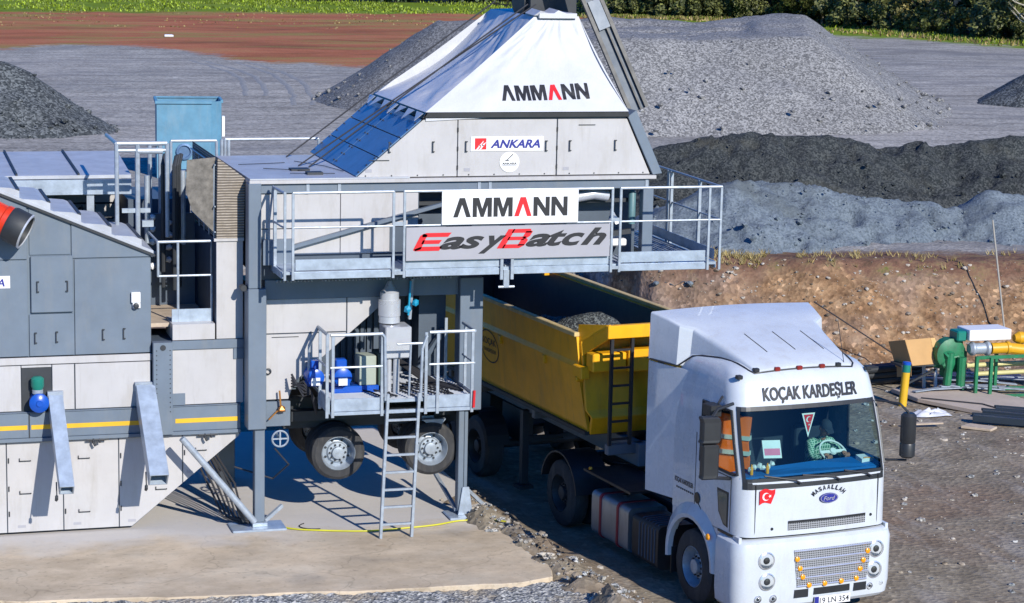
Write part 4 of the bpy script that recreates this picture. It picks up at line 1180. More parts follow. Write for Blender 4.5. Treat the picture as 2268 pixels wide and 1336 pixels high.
A1, B1, C1, D1 = (10.93, 35.4, 8.05), (11.68, 35.4, 8.05), (11.68, 37.9, 8.08), (10.90, 37.9, 8.05)
tm = MB()
quadgrid(tm, A0, B0, B1, A1, 60, 36, .03, 1.3, (0, -.81, .58))
quadgrid(tm, D0, A0, A1, D1, 50, 36, .05, 5.1, (-.58, 0, .81), .20)
quadgrid(tm, B0, C0, C1, B1, 20, 16, .03, 8.1, (.9, 0, .3))
quadgrid(tm, C0, D0, D1, C1, 20, 16, .03, 9.1, (0, .8, .5))
quadgrid(tm, A1, B1, C1, D1, 14, 14, .06, 3.1, (0, 0, 1))
tent = tw.part(tm, 'tarpaulin', 'tarp', smooth=50)
mb = MB()
for k in range(7):
    y = TY + .1 + k * .55; x = 8.80; z = 6.49
    mb.prism([(x, y - .2, z + .08), (x, y + .2, z + .08), (x - .12 - .05 * (k % 2), y + .12 * ((k % 3) - 1), z - .04 - .03 * (k % 2))], (-.012, 0, 0))
tw.part(mb, 'tarp_edge_flap', 'tarp', tent)
tw.part(MB().prism([(8.86, TY - .005, 6.44), (9.9, TY - .005, 6.49), (8.86, TY - .005, 6.49)], (0, -.015, 0)), 'tarp_edge_flap', 'tarp', tent)
ud = Vector((0, 1.12, 1.465)).normalized()
def front_plane(x, z, off=.075): return Vector((x, TY - .07 + (z - 6.585) * .7645, z)) + Vector((0, -.81, .58)) * off
bk_, rd_ = MB(), MB()
company_word(front_plane(10.13, 6.75, .3), (1, 0, .035), ud, 1.48, .30, bk_, rd_)
tm_bvh = BVHTree.FromPolygons([tuple(v.co + Vector(tw.loc)) for v in tent.data.vertices], [tuple(p.vertices) for p in tent.data.polygons])
def drape(m):
    # printed on the cloth: the letters are cut small and laid on its folds
    bm = bmesh.new()
    for f in m.f: bm.faces.new([bm.verts.new(m.v[i]) for i in f])
    bmesh.ops.triangulate(bm, faces=bm.faces)
    for k in range(2): bmesh.ops.subdivide_edges(bm, edges=bm.edges, cuts=1, use_grid_fill=True)
    bm.verts.index_update()
    r = MB(); dirn = Vector((0, .81, -.58))
    for v in bm.verts:
        h = tm_bvh.ray_cast(v.co, dirn, 2.0)
        r.v.append(tuple((h[0] if h[0] else v.co + dirn * .3) - dirn * .008))
    r.f = [tuple(v.index for v in f.verts) for f in bm.faces]; r.mi = [0] * len(r.f)
    bm.free()
    return r
tw.part(drape(bk_), 'tarp_lettering', 'black_ink', tent, fixn=False)
tw.part(drape(rd_), 'tarp_red_letter', 'red_ink', tent, fixn=False)
tw.part(MB().box(10.98, 11.62, 35.3, 36.1, 8.02, 8.10).prism([(10.9, 35.35, 8.06), (11.0, 35.3, 8.14), (11.2, 35.3, 8.08), (11.3, 35.3, 8.15), (11.5, 35.3, 8.08), (11.65, 35.35, 8.06)], (0, .5, .02)), 'tarp_gathering', 'tarp', tent)
tw.part(MB().lathe((11.0, 36.6, 8.25), (1, .15, 0), [(0, .25), (.8, .28)], 18).box(11.1, 11.9, 36.2, 37.2, 8.05, 8.6), 'hoist_drum', 'iron', smooth=True)
# skip hoist rails on the right flank
p0, p1 = Vector((12.60, TY + .55, 6.55)), Vector((11.62, TY + 1.1, 8.95))
sk = tw.part(MB().bar(p0, p1, .26, .05, (0, -1, 0)), 'hoist_track', 'greyd', bevel=.005)
mb = MB()
dd = (p1 - p0).normalized(); side = dd.cross(Vector((0, -1, 0))).normalized()
for s_ in (-.145, .145, .04): mb.bar(p0 + side * s_ + Vector((0, -.04, 0)), p1 + side * s_ + Vector((0, -.04, 0)), .06 if abs(s_) > .1 else .03, .08, (0, -1, 0))
tw.part(mb, 'hoist_rail', 'trim', sk)
tw.part(MB().bar(p0 + dd * 1.45 + Vector((0, -.07, 0)), p0 + dd * 1.95 + Vector((0, -.07, 0)), .20, .05, (0, -1, 0)), 'hoist_cover', 'grey', sk)
mb = MB()
for a, b in (((10.96, 35.9, 8.22), (7.27, 35.75, 5.58)), ((11.10, 35.9, 8.22), (7.14, 35.95, 5.58)), ((10.9, 37.6, 8.20), (7.2, 37.3, 5.58))):
    a = Vector(a); b = Vector(b)
    # the two front ropes lie on the tarpaulin and then run free to the roof
    mb.tube([a, a.lerp(b, .33) + Vector((0, 0, .02)), a.lerp(b, .6) + Vector((0, 0, .02)), b], .013, 6)
tw.part(mb, 'guy_rope', 'rope')
# signs on the hopper
sg = tw.part(MB().box(9.60, 10.81, TY - .012, TY - .002, 5.955, 6.19), 'company_sign', 'white_ink', bevel=.003)
mb = MB(); text(mb, 'ANKARA', (9.925, TY - .016, 6.005), (1, 0, 0), (0, 0, 1), .83, .135, .28, .035)
tw.part(mb, 'lettering', 'blue_ink', sg, fixn=False)
mb = MB(); poly2d(mb, [(0, 0), (.19, 0), (.19, .18), (0, .18)], (9.67, TY - .015, 5.985), (1, 0, 0), (0, 0, 1))
tw.part(mb, 'emblem', 'red_ink', sg, fixn=False)
mb = MB()
for o_ in (0, .05): poly2d(mb, [(.02 + o_, 0), (.05 + o_, 0), (.14 + o_, .12), (.14, .14 - o_)], (9.67, TY - .017, 5.985), (1, 0, 0), (0, 0, 1))
poly2d(mb, [(.06, .055), (.15, .055), (.15, .07), (.07, .07)], (9.67, TY - .017, 5.985), (1, 0, 0), (0, 0, 1))
tw.part(mb, 'emblem_stripe', 'white_ink', sg, fixn=False)
sg = tw.part(MB().lathe((10.25, TY - .002, 5.78), (0, -1, 0), [(0, .165), (.008, .165)], 32), 'round_badge', 'white_ink')
mb = MB(); text(mb, 'ANKARA', (10.13, TY - .014, 5.74), (1, 0, 0), (0, 0, 1), .24, .032, 0, .02)
mb.add([(10.13, TY - .014, 5.726), (10.37, TY - .014, 5.726), (10.37, TY - .014, 5.731), (10.13, TY - .014, 5.731)], [(0, 1, 2, 3)])
poly2d(mb, [(0, 0), (.06, 0), (.06, .012), (.035, .012), (.13, .10), (.12, .11), (.02, .015), (0, .012)], (10.18, TY - .014, 5.80), (1, 0, 0), (0, 0, 1))
tw.part(mb, 'badge_print', 'black_ink', sg, fixn=False)

# upper service platform
PF = 33.42
pf = tw.part(MB().box(6.44, 13.46, PF + .02, TY - .1, 4.20, 4.245).box(12.72, 13.46, TY - .1, 37.0, 4.20, 4.245), 'upper_platform', 'galvb')
mb = MB()
for k in range(9): mb.box(12.78 + k * .075, 12.80 + k * .075, PF + .3, 36.9, 4.247, 4.262)
for k in range(40): mb.box(8.4 + k * .11, 8.42 + k * .11, PF + .06, TY - .12, 4.247, 4.262)
tw.part(mb, 'deck_grating', 'galv', pf)
mb = MB().box(6.58, 8.09, PF - .01, PF + .05, 4.13, 4.235).box(8.32, 9.83, PF - .01, PF + .05, 4.13, 4.235).box(10.06, 11.64, PF - .01, PF + .05, 4.13, 4.235).box(11.82, 13.28, PF - .01, PF + .05, 4.13, 4.235)
mb.box(13.46, 13.50, PF + .1, 37.0, 4.13, 4.235).box(6.40, 6.44, PF + .1, TY, 4.13, 4.235)
tw.part(mb, 'edge_beam', 'galvb', pf, bevel=.005)
mb = MB().box(6.60, 8.09, PF + .0, PF + .012, 4.265, 4.435).box(8.32, 9.83, PF + .0, PF + .012, 4.25, 4.40).box(10.06, 11.64, PF + .0, PF + .012, 4.25, 4.40).box(11.82, 13.27, PF + .0, PF + .012, 4.265, 4.435)
mb.box(13.45, 13.462, PF + .1, 36.9, 4.265, 4.435)
tw.part(mb, 'kick_plate', 'galvb', pf, bevel=.003)
for x in (6.43, 6.555, 8.12, 8.29, 11.66, 11.80, 13.30, 13.50):
    tw.part(MB().box(x - .02, x + .02, PF - .045, PF - .012, 4.12, 5.46), 'post', 'galv', pf, bevel=.004)
for x in (9.86, 10.03):
    tw.part(MB().box(x - .025, x + .025, PF - .045, PF - .012, 4.05, 4.45), 'post', 'galv', pf, bevel=.004)
for x, y in ((13.48, 34.3), (13.48, 35.6), (13.48, 35.75), (6.42, 34.15)):
    tw.part(MB().box(x - .025, x + .025, y - .03, y + .03, 4.12, 5.46), 'post', 'galv', pf, bevel=.004)
mb = MB()
for z in (5.46, 4.93):
    r = .022 if z > 5 else .016
    mb.tube([(6.55, PF - .03, z), (8.12, PF - .03, z)], r, 8).tube([(8.28, PF - .03, z), (11.67, PF - .03, z)], r, 8).tube([(11.79, PF - .03, z), (13.51, PF - .03, z)], r, 8)
    mb.tube([(13.49, PF - .02, z), (13.49, 36.9, z)], r, 8)
    mb.tube([(6.43, PF - .03, z), (6.41, PF + .15, z), (6.40, TY - .2, z)], r, 8)
mb.tube([(6.40, TY - .2, 5.46), (6.36, TY - .08, 4.9), (6.36, TY - .08, 4.4)], .018, 8)
for x0, x1 in ((8.12, 8.29), (11.66, 11.80)):
    mb.box(x0, x1, PF - .04, PF - .02, 4.93, 4.99).box(x0, x1, PF - .04, PF - .02, 4.17, 4.22)
tw.part(mb, 'hand_rail', 'galv', pf, smooth=True)
tw.part(MB().box(9.90, 9.99, PF - .02, PF + .02, 3.93, 4.2).tube([(9.82, PF, 3.93), (10.08, PF, 3.93)], .02, 8), 'clamp', 'galv', pf)
tw.part(MB().box(6.5, 9.4, TY - .75, TY - .15, 4.08, 4.19), 'platform_bracket', 'greyd', pf)
sg = tw.part(MB().box(8.87, 11.08, PF - .075, PF - .055, 4.935, 5.455), 'company_sign', 'white_ink', pf, bevel=.004)
bk_, rd_ = MB(), MB()
company_word((9.05, PF - .079, 5.05), (1, 0, 0), (0, 0, 1), 1.85, .30, bk_, rd_)
bk_.m = 0; n0 = len(bk_.v)
bk_.v += rd_.v; bk_.f += [tuple(i + n0 for i in f) for f in rd_.f]; bk_.mi += [1] * len(rd_.f)
tw.part(bk_, 'sign_lettering', ['black_ink', 'red_ink'], pf, fixn=False)
tw.part(MB().box(8.31, 11.62, PF - .072, PF - .055, 4.385, 4.905), 'plant_name_sign', 'sign_grey', pf, bevel=.004)
# the second sign: wide slanting letters, red capitals E and B
mb = MB()
Yz = PF - .076
def wword(mb, s, x0, x1, z0, z1, sh=.45, off=.032):
    text(mb, s, (x0, Yz, z0), (1, 0, 0), (0, 0, 1), x1 - x0, z1 - z0, sh, off)
wword(mb, 'a', 8.84, 9.24, 4.55, 4.75); wword(mb, 's', 9.16, 9.56, 4.555, 4.755); wword(mb, 'y', 9.46, 9.92, 4.475, 4.755)
wword(mb, 'a', 10.23, 10.63, 4.565, 4.77); wword(mb, 't', 10.58, 10.91, 4.57, 4.825); wword(mb, 'c', 10.82, 11.20, 4.57, 4.775); wword(mb, 'h', 11.13, 11.56, 4.575, 4.85)
k_ = len(mb.f); mb.m = 1
# E: three slanting strokes joined by a sloping back
def sl(pts, x0, z0, sx, sz, shr):
    poly2d(mb, [((x + y * shr) * sx, y * sz) for x, y in pts], (x0, Yz, z0), (1, 0, 0), (0, 0, 1))
for pts in ([(.10, 0), (1.0, 0), (1.06, .24), (.25, .24), (.02, .10)], [(.0, .06), (.10, .0), (.28, .1), (.28, .9), (.12, .97), (.02, .85)], [(.2, .39), (.88, .39), (.92, .60), (.2, .60)], [(.12, .77), (1.1, .77), (1.16, 1.0), (.2, 1.0), (.08, .92)]):
    sl(pts, 8.41, 4.535, .42, .28, .32)
for pts in ([(0, 0), (.26, 0), (.26, 1), (0, 1)], [(.2, 0), (.86, 0), (1.0, .14), (.98, .2), (.2, .2)], [(.74, .12), (1.0, .14), (1.02, .42), (.88, .54), (.74, .46)], [(.2, .42), (.84, .42), (.88, .60), (.2, .60)], [(.74, .54), (.88, .48), (1.0, .62), (1.0, .88), (.74, .88)], [(.2, .80), (1.0, .80), (.86, 1), (.2, 1)]):
    sl(pts, 9.76, 4.55, .42, .30, .45)
tw.part(mb, 'sign_lettering', ['black_ink', 'red_ink'], pf, fixn=False)

# lower service platform
LP = 33.42
lp = tw.part(MB().box(7.16, 9.44, LP + .02, 35.5, 2.15, 2.20), 'service_platform', 'galvb')
mb = MB()
for k in range(26): mb.box(7.2, 9.42, LP + .04 + k * .078, LP + .065 + k * .078, 2.202, 2.216)
tw.part(mb, 'deck_grating', 'louvre_roof', lp)
mb = MB().box(7.18, 7.98, LP, LP + .015, 2.04, 2.24).box(8.67, 9.42, LP, LP + .015, 2.04, 2.24).box(7.16, 9.44, LP - .012, LP + .05, 1.98, 2.035).box(7.13, 7.155, LP + .02, 34.25, 2.0, 2.26).box(9.445, 9.47, LP + .02, 34.6, 2.0, 2.26)
tw.part(mb, 'kick_plate', 'galvb', lp, bevel=.004)
for x, y in ((7.10, LP), (7.19, LP), (7.97, LP), (8.67, LP), (8.86, LP), (9.42, LP), (7.13, 34.1), (9.46, 34.0), (9.30, 34.6)):
    tw.part(MB().box(x - .024, x + .024, y - .03, y + .0, 1.95, 3.25), 'post', 'galv', lp, bevel=.004)
mb = MB()
for z, r in ((3.25, .026), (2.74, .018)):
    mb.tube([(7.15, LP - .02, z), (7.97, LP - .02, z)], r, 8).tube([(8.72, LP - .02, z), (9.44, LP - .02, z)], r, 8)
    mb.tube([(7.11, LP - .02, z), (7.11, 34.15, z)], r, 8).tube([(9.45, LP - .02, z), (9.45, 34.1, z)], r, 8)
mb.tube([(7.11, 34.15, 3.25), (6.98, 34.2, 2.95), (6.98, 34.2, 2.3)], .026, 8)
mb.tube([(7.97, LP - .03, 3.24), (8.0, LP - .05, 3.2), (8.02, LP - .05, 2.2)], .024, 8).tube([(8.68, LP - .03, 3.2), (8.60, LP - .05, 3.0), (8.58, LP - .05, 2.2)], .024, 8)
mb.tube([(8.2, LP - .02, 3.08), (8.62, LP - .02, 3.08)], .02, 8).tube([(8.42, LP - .02, 3.08), (8.40, LP - .02, 2.25)], .018, 8)
tw.part(mb, 'hand_rail', 'galv', lp, smooth=True)
tw.part(MB().cyl((9.44, LP - .05, 2.03), (9.45, LP - .05, 2.30), .022, n=10), 'marker', 'red', lp)
# kit on the platform
def motor(x, y, z, s=1.0):
    o = tw.part(MB().lathe((x, y - .22 * s, z + .16 * s), (0, 1, 0), [(0, .10 * s), (.02, .145 * s), (.36 * s, .145 * s), (.40 * s, .09 * s)], 18).box(x - .13 * s, x + .13 * s, y - .1, y + .1, z, z + .06), 'pump_motor', 'blue', smooth=40)
    tw.part(MB().box(x - .09 * s, x + .09 * s, y - .08, y + .08, z + .29 * s, z + .42 * s), 'terminal_box', 'blue', o, bevel=.02)
    tw.part(MB().box(x - .08, x + .06, y - .25 * s, y - .222 * s, z + .04, z + .16), 'nameplate', 'white_ink', o)
motor(7.46, 34.10, 2.32, 1.0); motor(7.06, 34.25, 2.30, .95)
tw.part(MB().box(7.3, 8.25, 34.0, 34.3, 2.2, 2.31), 'pump_base', 'blue', bevel=.006)
tw.part(MB().box(7.75, 8.02, 34.02, 34.35, 2.312, 2.78), 'control_cabinet', paint('pale_green_paint', (.36, .40, .33), .5), bevel=.01)
tw.part(MB().box(8.05, 8.22, 34.0, 34.5, 2.22, 2.80), 'oil_tank', paint('dark_green_paint', (.05, .09, .075), .5), bevel=.01)
fc = tw.part(MB().lathe((8.24, 34.1, 3.30), (0, 0, 1), [(0, .17), (.10, .165), (.11, .175), (.36, .175), (.37, .15), (.48, .15), (.52, .10), (.66, .03)], 26), 'dust_filter', 'steel', smooth=True)
tw.part(MB().box(8.10, 8.52, 33.75, 34.2, 2.78, 3.28), 'filter_box', 'steel', fc, bevel=.015)
tw.part(MB().cyl((8.18, 33.85, 2.2), (8.18, 33.85, 2.78), .045, n=12).cyl((8.30, 33.85, 2.2), (8.30, 33.85, 2.78), .055, n=12), 'filter_leg', 'steel', fc, smooth=True)
mb = MB().blob((8.52, 34.0, 3.52), .07, 1).blob((8.66, 34.1, 3.60), .06, 2).tube([(8.55, 34.1, 3.4), (8.58, 34.1, 3.95)], .018, 6)
tw.part(mb, 'water_valve', paint('cyan_paint', (.01, .30, .50), .4))
mb = MB().tube([(8.62, 34.3, 3.3), (8.66, 34.3, 3.95)], .03, 8)
tw.part(mb, 'water_pipe', 'galv')
mb = MB()
for k in range(9):
    x = 7.5 + .16 * k
    mb.tube([(x, 34.3 + .2 * rnd.random(), 2.24), (x + .25 + .2 * rnd.random(), 33.9, 2.235), (x + .3 + .35 * rnd.random(), 33.5, 2.235)], .014, 6)
for k in range(4): mb.tube([(8.55 + .03 * k, 35.0, 2.5), (8.9 + .06 * k, 34.4, 2.26), (9.35, 33.7 + .1 * k, 2.24)], .022, 6)
for k in range(5): mb.tube([(6.7, 34.2, 2.3 + .05 * k), (6.85, 34.0, 2.42 - .06 * k), (7.0, 34.1, 2.2), (7.1, 34.2, 2.0 - .04 * k)], .018, 6)
tw.part(mb, 'cable_bundle', 'rope')
tw.part(MB().lathe((6.53, TY - .14, 1.46), (0, -1, 0), [(0, .125), (.012, .14), (.03, .14), (.042, .125), (.03, .112), (.012, .112), (0, .125)], 24, False, False).bar((6.41, TY - .16, 1.46), (6.65, TY - .16, 1.46), .022).bar((6.53, TY - .16, 1.34), (6.53, TY - .16, 1.58), .022).cyl((6.53, TY - .18, 1.46), (6.53, TY + .2, 1.46), .025, n=8), 'hand_wheel', 'galv', smooth=True)
tw.part(MB().blob((6.56, TY - .1, 1.92), .065, 5).bar((6.55, TY - .1, 1.95), (6.53, TY - .1, 2.22), .025).bar((6.5, TY - .1, 1.9), (6.36, TY - .1, 1.76), .02), 'brass_valve', paint('brass', (.45, .20, .05), .35, metal=.6))
# axle wheels lifted off the ground
def wheel(t, c, ax, r, wd, rim, parent=None, name='wheel', tyre='tyre', rimm='galv'):
    """ax points outward"""
    c = Vector(c); ax = Vector(ax).normalized(); h = wd / 2
    o = t.part(MB().lathe(c, ax, [(-h, rim), (-h, r * .86), (-h * .75, r * .97), (-h * .3, r), (h * .3, r), (h * .75, r * .97), (h, r * .86), (h, rim)], 40, False, False), name, tyre, parent, smooth=35)
    mb = MB().lathe(c, ax, [(h * .9, rim * 1.01), (h * .98, rim * .96), (h * .8, rim * .92), (h * .1, rim * .86), (-h * .1, rim * .80), (h * .05, rim * .62), (h * .35, rim * .56), (h * .40, rim * .36), (h * .8, rim * .34), (h * .85, rim * .22)], 32, False, True)
    ri = t.part(mb, 'rim', rimm, o, smooth=35)
    mb = MB(); t_ = Vector((0, 0, 1)); x_ = ax.cross(t_).normalized(); y_ = ax.cross(x_)
    for k in range(10):
        a = 2 * math.pi * k / 10
        p = c + ax * (h * .35) + (x_ * math.cos(a) + y_ * math.sin(a)) * rim * .46
        mb.cyl(p, p + ax * .035, rim * .055, n=6)
    for k in range(8):
        a = 2 * math.pi * (k + .5) / 8
        p = c + ax * (-h * .02) + (x_ * math.cos(a) + y_ * math.sin(a)) * rim * .71
        mb.cyl(p, p + ax * .012, rim * .07, n=8)
    t.part(mb, 'wheel_nut', 'iron', o)
    return o
for x in (7.52, 9.05):
    wheel(tw, (x, TY + .20, 1.12), (0, -1, 0), .445, .30, .28, None)
    wheel(tw, (x, TY + .56, 1.12), (0, -1, 0), .44, .28, .25, None)
    wheel(tw, (x, TY + 1.95, 1.12), (0, 1, 0), .44, .30, .25, None)
    tw.part(MB().cyl((x, TY + .1, 1.12), (x, TY + 2.0, 1.12), .07, n=10).box(x - .1, x + .1, TY + .7, TY + .85, 1.1, 1.6), 'axle', 'iron')
tw.part(MB().box(8.95, 9.15, TY + .3, TY + .4, 1.5, 1.75).prism([(8.9, TY + .1, 1.60), (9.3, TY + .1, 1.60), (9.15, TY + .1, 1.42)], (0, .1, 0)), 'suspension_bracket', 'galvb')

# ladder hooked on the lower platform
ld = T('ladder', 'aluminium access ladder leaning on the lower platform between the two trailer wheels', 'ladder', (8.2, 33.34, 0))
def lx(z, s): return (7.955 if s == 0 else 8.455) + .045 * z
def ly(z): return 33.335 + .018 * z
for s in (0, 1):
    ld.part(MB().bar((lx(0, s), ly(0), 0), (lx(2.3, s), ly(2.3), 2.3), .045, .07), 'side_rail', 'galv', bevel=.004)
for k in range(7):
    z = .22 + k * .277
    ld.part(MB().bar((lx(z, 0), ly(z), z), (lx(z, 1), ly(z), z), .05, .035), 'rung', 'galv', bevel=.004)

# yellow hose across the slab
mb = MB()
pts = []
ctrl = [(6.42, 34.42), (6.7, 34.12), (7.05, 33.95), (7.8, 33.74), (8.5, 33.78), (9.0, 33.86), (9.45, 34.02), (9.8, 33.9), (10.15, 33.62)]
for i in range(len(ctrl) - 1):
    for k in range(5):
        t = k / 5; p = [Vector((*ctrl[max(0, min(len(ctrl) - 1, i + j))], 0)) for j in (-1, 0, 1, 2)]
        q = .5 * (2 * p[1] + (p[2] - p[0]) * t + (2 * p[0] - 5 * p[1] + 4 * p[2] - p[3]) * t * t + (3 * p[1] - p[0] - 3 * p[2] + p[3]) * t ** 3)
        pts.append((q.x, q.y, .02 if q.x < 9.9 else .06))
tag(MB().tube(pts, .014, 8).build('hose', 'hose', smooth=True), 'thin yellow hose lying across the concrete slab below the ladder', 'hose')
# small hand tools and offcuts on the slab
mb = MB()
pts = [(7.1 + .25 * math.cos(a), 34.25 + .2 * math.sin(a), .012) for a in np.arange(2.2, 4.9, .3)]
tag(MB().tube(pts, .008, 6).build('wire_offcut', 'rope'), 'short curved piece of dark wire lying on the slab near the left column foot', 'wire')

# blue steel tank standing far behind the plant
TBY = 66.0
bt = T('steel_tank', 'open blue steel tank standing in the gravel yard behind the plant roof', 'tank', (9.95, TBY + .8, 1.05), R(-6), local=True)
mb = MB()
for x0, x1, y0, y1 in ((-.95, .62, -.8, -.76), (-.95, .95, .76, .8), (-.95, -.91, -.76, .76)): mb.box(x0, x1, y0, y1, 0, 3.0)
mb.prism([(.62, -.8, 0), (.95, -.45, 0), (.95, .8, 0), (.91, .8, 0), (.91, -.43, 0), (.60, -.76, 0)], (0, 0, 3.0))
mb.box(-.9, .85, -.7, .7, .3, .36)
bt.part(mb, 'tank_wall', 'bluebox')
bt.part(MB().box(-1.0, .66, -.85, -.76, 2.94, 3.03).box(-1.0, .99, .76, .85, 2.94, 3.03).box(.92, 1.0, -.45, .85, 2.94, 3.03).box(-1.0, -.92, -.8, .8, 2.94, 3.03), 'rim', 'bluebox', bevel=.01)
bt.part(MB().lathe((-.15, -.80, 1.55), (0, -1, 0), [(0, .24), (.08, .24), (.09, .18), (.02, .16)], 20, False, True), 'inlet_flange', 'blue_sheet')
bt.part(MB().box(1.0, 1.08, .1, .35, 1.9, 2.5), 'control_box', 'white_ink')
bt.part(MB().box(-.9, -.7, -.7, -.5, -.3, .02).box(.5, .7, -.7, -.5, -.3, .02).box(.5, .7, .5, .7, -.3, .02).box(-.9, -.7, .5, .7, -.3, .02), 'leg', 'blue_sheet')

# ---------------------------------------------------------------- truck tractor (local axes: x to the picture's right, y to the rear, z up)
TO = (11.9329, 28.4316, -0.25); TA = R(7.58)
tk = T('truck', 'white sun-lit tractor truck with roof spoiler and bull-nosed bumper, driver at the wheel', 'truck', TO, TA, local=True)
CX = 1.32
def hw(z):  # half width of the cab at height z
    return float(np.interp(z, [0, 2.6, 3.1, 3.45, 3.62, 3.7], [1.25, 1.25, 1.225, 1.17, 1.08, .95]))
def vf(z):  # front of the cab at height z
    return float(np.interp(z, [.5, 1.32, 2.12, 2.5, 3.13, 3.4, 3.55, 3.64, 3.7], [.05, .06, .085, .20, .40, .47, .55, .70, .95]))
VR = 2.08
def ring(z, inset=0.0, nf=9):
    h = hw(z) - inset; f = vf(z) + inset; r = .30
    pts = []
    for v in (VR - inset, 1.28, .34 + .0 * z): pts.append((CX - h, max(v, f + r) if v == .34 else v, z))
    pts[2] = (CX - h, f + r, z)
    for k in range(1, 7):
        a = R(90 * k / 6)
        pts.append((CX - h + .26 * (1 - math.cos(a)), f + r * (1 - math.sin(a)), z))
    x0, x1 = CX - h + .26, CX + h - .26
    for k in range(1, nf):
        t = k / nf
        pts.append((x0 + (x1 - x0) * t, f - .055 * (1 - (2 * t - 1) ** 2), z))
    m = [(2 * CX - p[0], p[1], p[2]) for p in pts[:9]][::-1]
    return pts + m
LV = [1.33, 1.7, 2.12, 2.2, 2.65, 3.08, 3.13, 3.3, 3.45, 3.55, 3.62, 3.68]
rings = [ring(z) for z in LV]
nr = len(rings[0])
WS0, WS1 = 5, nr - 7        # ring segments that are windscreen
def skipf(i, k):
    z0, z1 = LV[i], LV[i + 1]
    if z0 >= 2.12 and z1 <= 3.13 and WS0 <= k < WS1 + 0: return True
    if z0 >= 2.2 and z1 <= 3.08 and (k in (1, 2, 3) or k in (nr - 3, nr - 4, nr - 5)): return True
    return False
body = tk.part(MB().loft(rings, True, False, True, skipf), 'cab', 'truck', smooth=38)
# lower side of the cab round the wheel arch
def side_poly(x, t):
    out = [(.10, .42), (.10, 1.33), (2.08, 1.33), (2.08, 1.12)]
    for k in range(0, 13):
        a = R(22 + 150 * k / 12)
        out.append((1.38 + .66 * math.cos(a), .72 + .66 * math.sin(a)))
    out += [(.72, .42)]
    return MB().prism([(x, v, z) for v, z in out], (t, 0, 0))
for s_ in (0, 1):
    x = CX - 1.245 if s_ == 0 else CX + 1.245 - .05
    tk.part(side_poly(x, .05), 'side_skirt', 'trucks', smooth=False, bevel=.006)
    xo = CX - 1.25 if s_ == 0 else CX + 1.25
    sg_ = -1 if s_ == 0 else 1
    mb = MB(); ringsA = []
    for k in range(15):
        a = R(-8 + 188 * k / 14)
        c, s2 = math.cos(a), math.sin(a)
        ringsA.append([(xo + sg_ * .0, 1.40 + .63 * c, .66 + .63 * s2), (xo + sg_ * .075, 1.40 + .64 * c, .66 + .64 * s2), (xo + sg_ * .085, 1.40 + .70 * c, .66 + .70 * s2), (xo + sg_ * .0, 1.40 + .86 * c, .66 + .86 * s2)])
    mb.loft(ringsA, False, False, False)
    # flap behind the wheel
    fe = tk.part(mb, 'fender', 'trucks', smooth=35)
    tk.part(MB().box(xo - .02 if s_ == 0 else xo - .2, xo + .2 if s_ == 0 else xo + .02, 2.02, 2.035, .30, .70), 'mud_flap', 'trim', fe)
    tk.part(MB().lathe((xo + sg_ * .08, .83, 1.17), (sg_, 0, 0), [(0, .05), (.02, .045), (.03, .02)], 12), 'indicator', 'amber', fe)
    for z in (.52, .88):
        tk.part(MB().box(xo - .012 if s_ == 0 else xo + .002, xo - .002 if s_ == 0 else xo + .012, .14, .44, z, z + .10), 'step_marking', 'red', None)
    tk.part(MB().box(xo - .008 if s_ == 0 else xo - .06, xo + .06 if s_ == 0 else xo + .008, .14, .66, .62, .65), 'step', 'trim')
# bumper with rounded corners
def bring(z, ins):
    x0, x1 = .0 + ins, 2.64 - ins; f = .0 + ins; r = .22; pts = [(x0, .62, z), (x0, f + r, z)]
    for k in range(1, 6):
        a = R(90 * k / 5); pts.append((x0 + r * (1 - math.cos(a)), f + r * (1 - math.sin(a)), z))
    for k in range(1, 8):
        t = k / 8; pts.append((x0 + r + (x1 - x0 - 2 * r) * t, f - .05 * (1 - (2 * t - 1) ** 2), z))
    return pts + [(2.64 - p[0], p[1], p[2]) for p in pts[:7]][::-1]
bp = tk.part(MB().loft([bring(z, i) for z, i in ((.27, .06), (.32, .02), (.5, .0), (.9, .0), (1.16, .0), (1.24, .02), (1.285, .07), (1.295, .14))], True, True, True), 'bumper', 'truck', smooth=32)
tk.part(MB().loft([[(p[0], p[1] + .07, p[2]) for p in bring(1.296, .06)], [(p[0], p[1] + .07, p[2]) for p in bring(1.335, .06)]], True, True, True), 'bumper_gap', 'trim')
def fy_(x): return -.05 * (1 - ((x - 1.32) / 1.1) ** 2) if abs(x - 1.32) < 1.1 else .03
def lamp(x, z, r, parent, ry=None, dy=0.0):
    y = fy_(x) - .004 + dy
    o = tk.part(MB().lathe((x, y + .01, z), (0, -1, 0), [(0, r * 1.22), (.018, r * 1.18), (.026, r * 1.02), (.0, r * .98), (-.03, r * .55), (-.034, r * .2)], 24, False, True), 'headlight', 'chrome', parent, smooth=30)
    tk.part(MB().lathe((x, y + .0, z), (0, -1, 0), [(.0, r * .46), (.014, r * .40), (.022, r * .2)], 16), 'bulb_housing', 'iron', o, smooth=True)
    tk.part(MB().lathe((x, y, z), (0, -1, 0), [(.014, r * .97), (.03, r * .7), (.036, r * .05)], 20, False, True), 'lens', 'lens', o, smooth=True)
for x, z in ((.47, 1.0), (.49, .69), (2.30, 1.0), (2.28, .69)): lamp(x, z, .11, bp)
for x, z, r in ((.36, .44, .05), (.60, .43, .05), (2.22, .45, .045), (2.42, .47, .042)): lamp(x, z, r, bp, dy=.01 if .3 < x < 2.3 else .03)
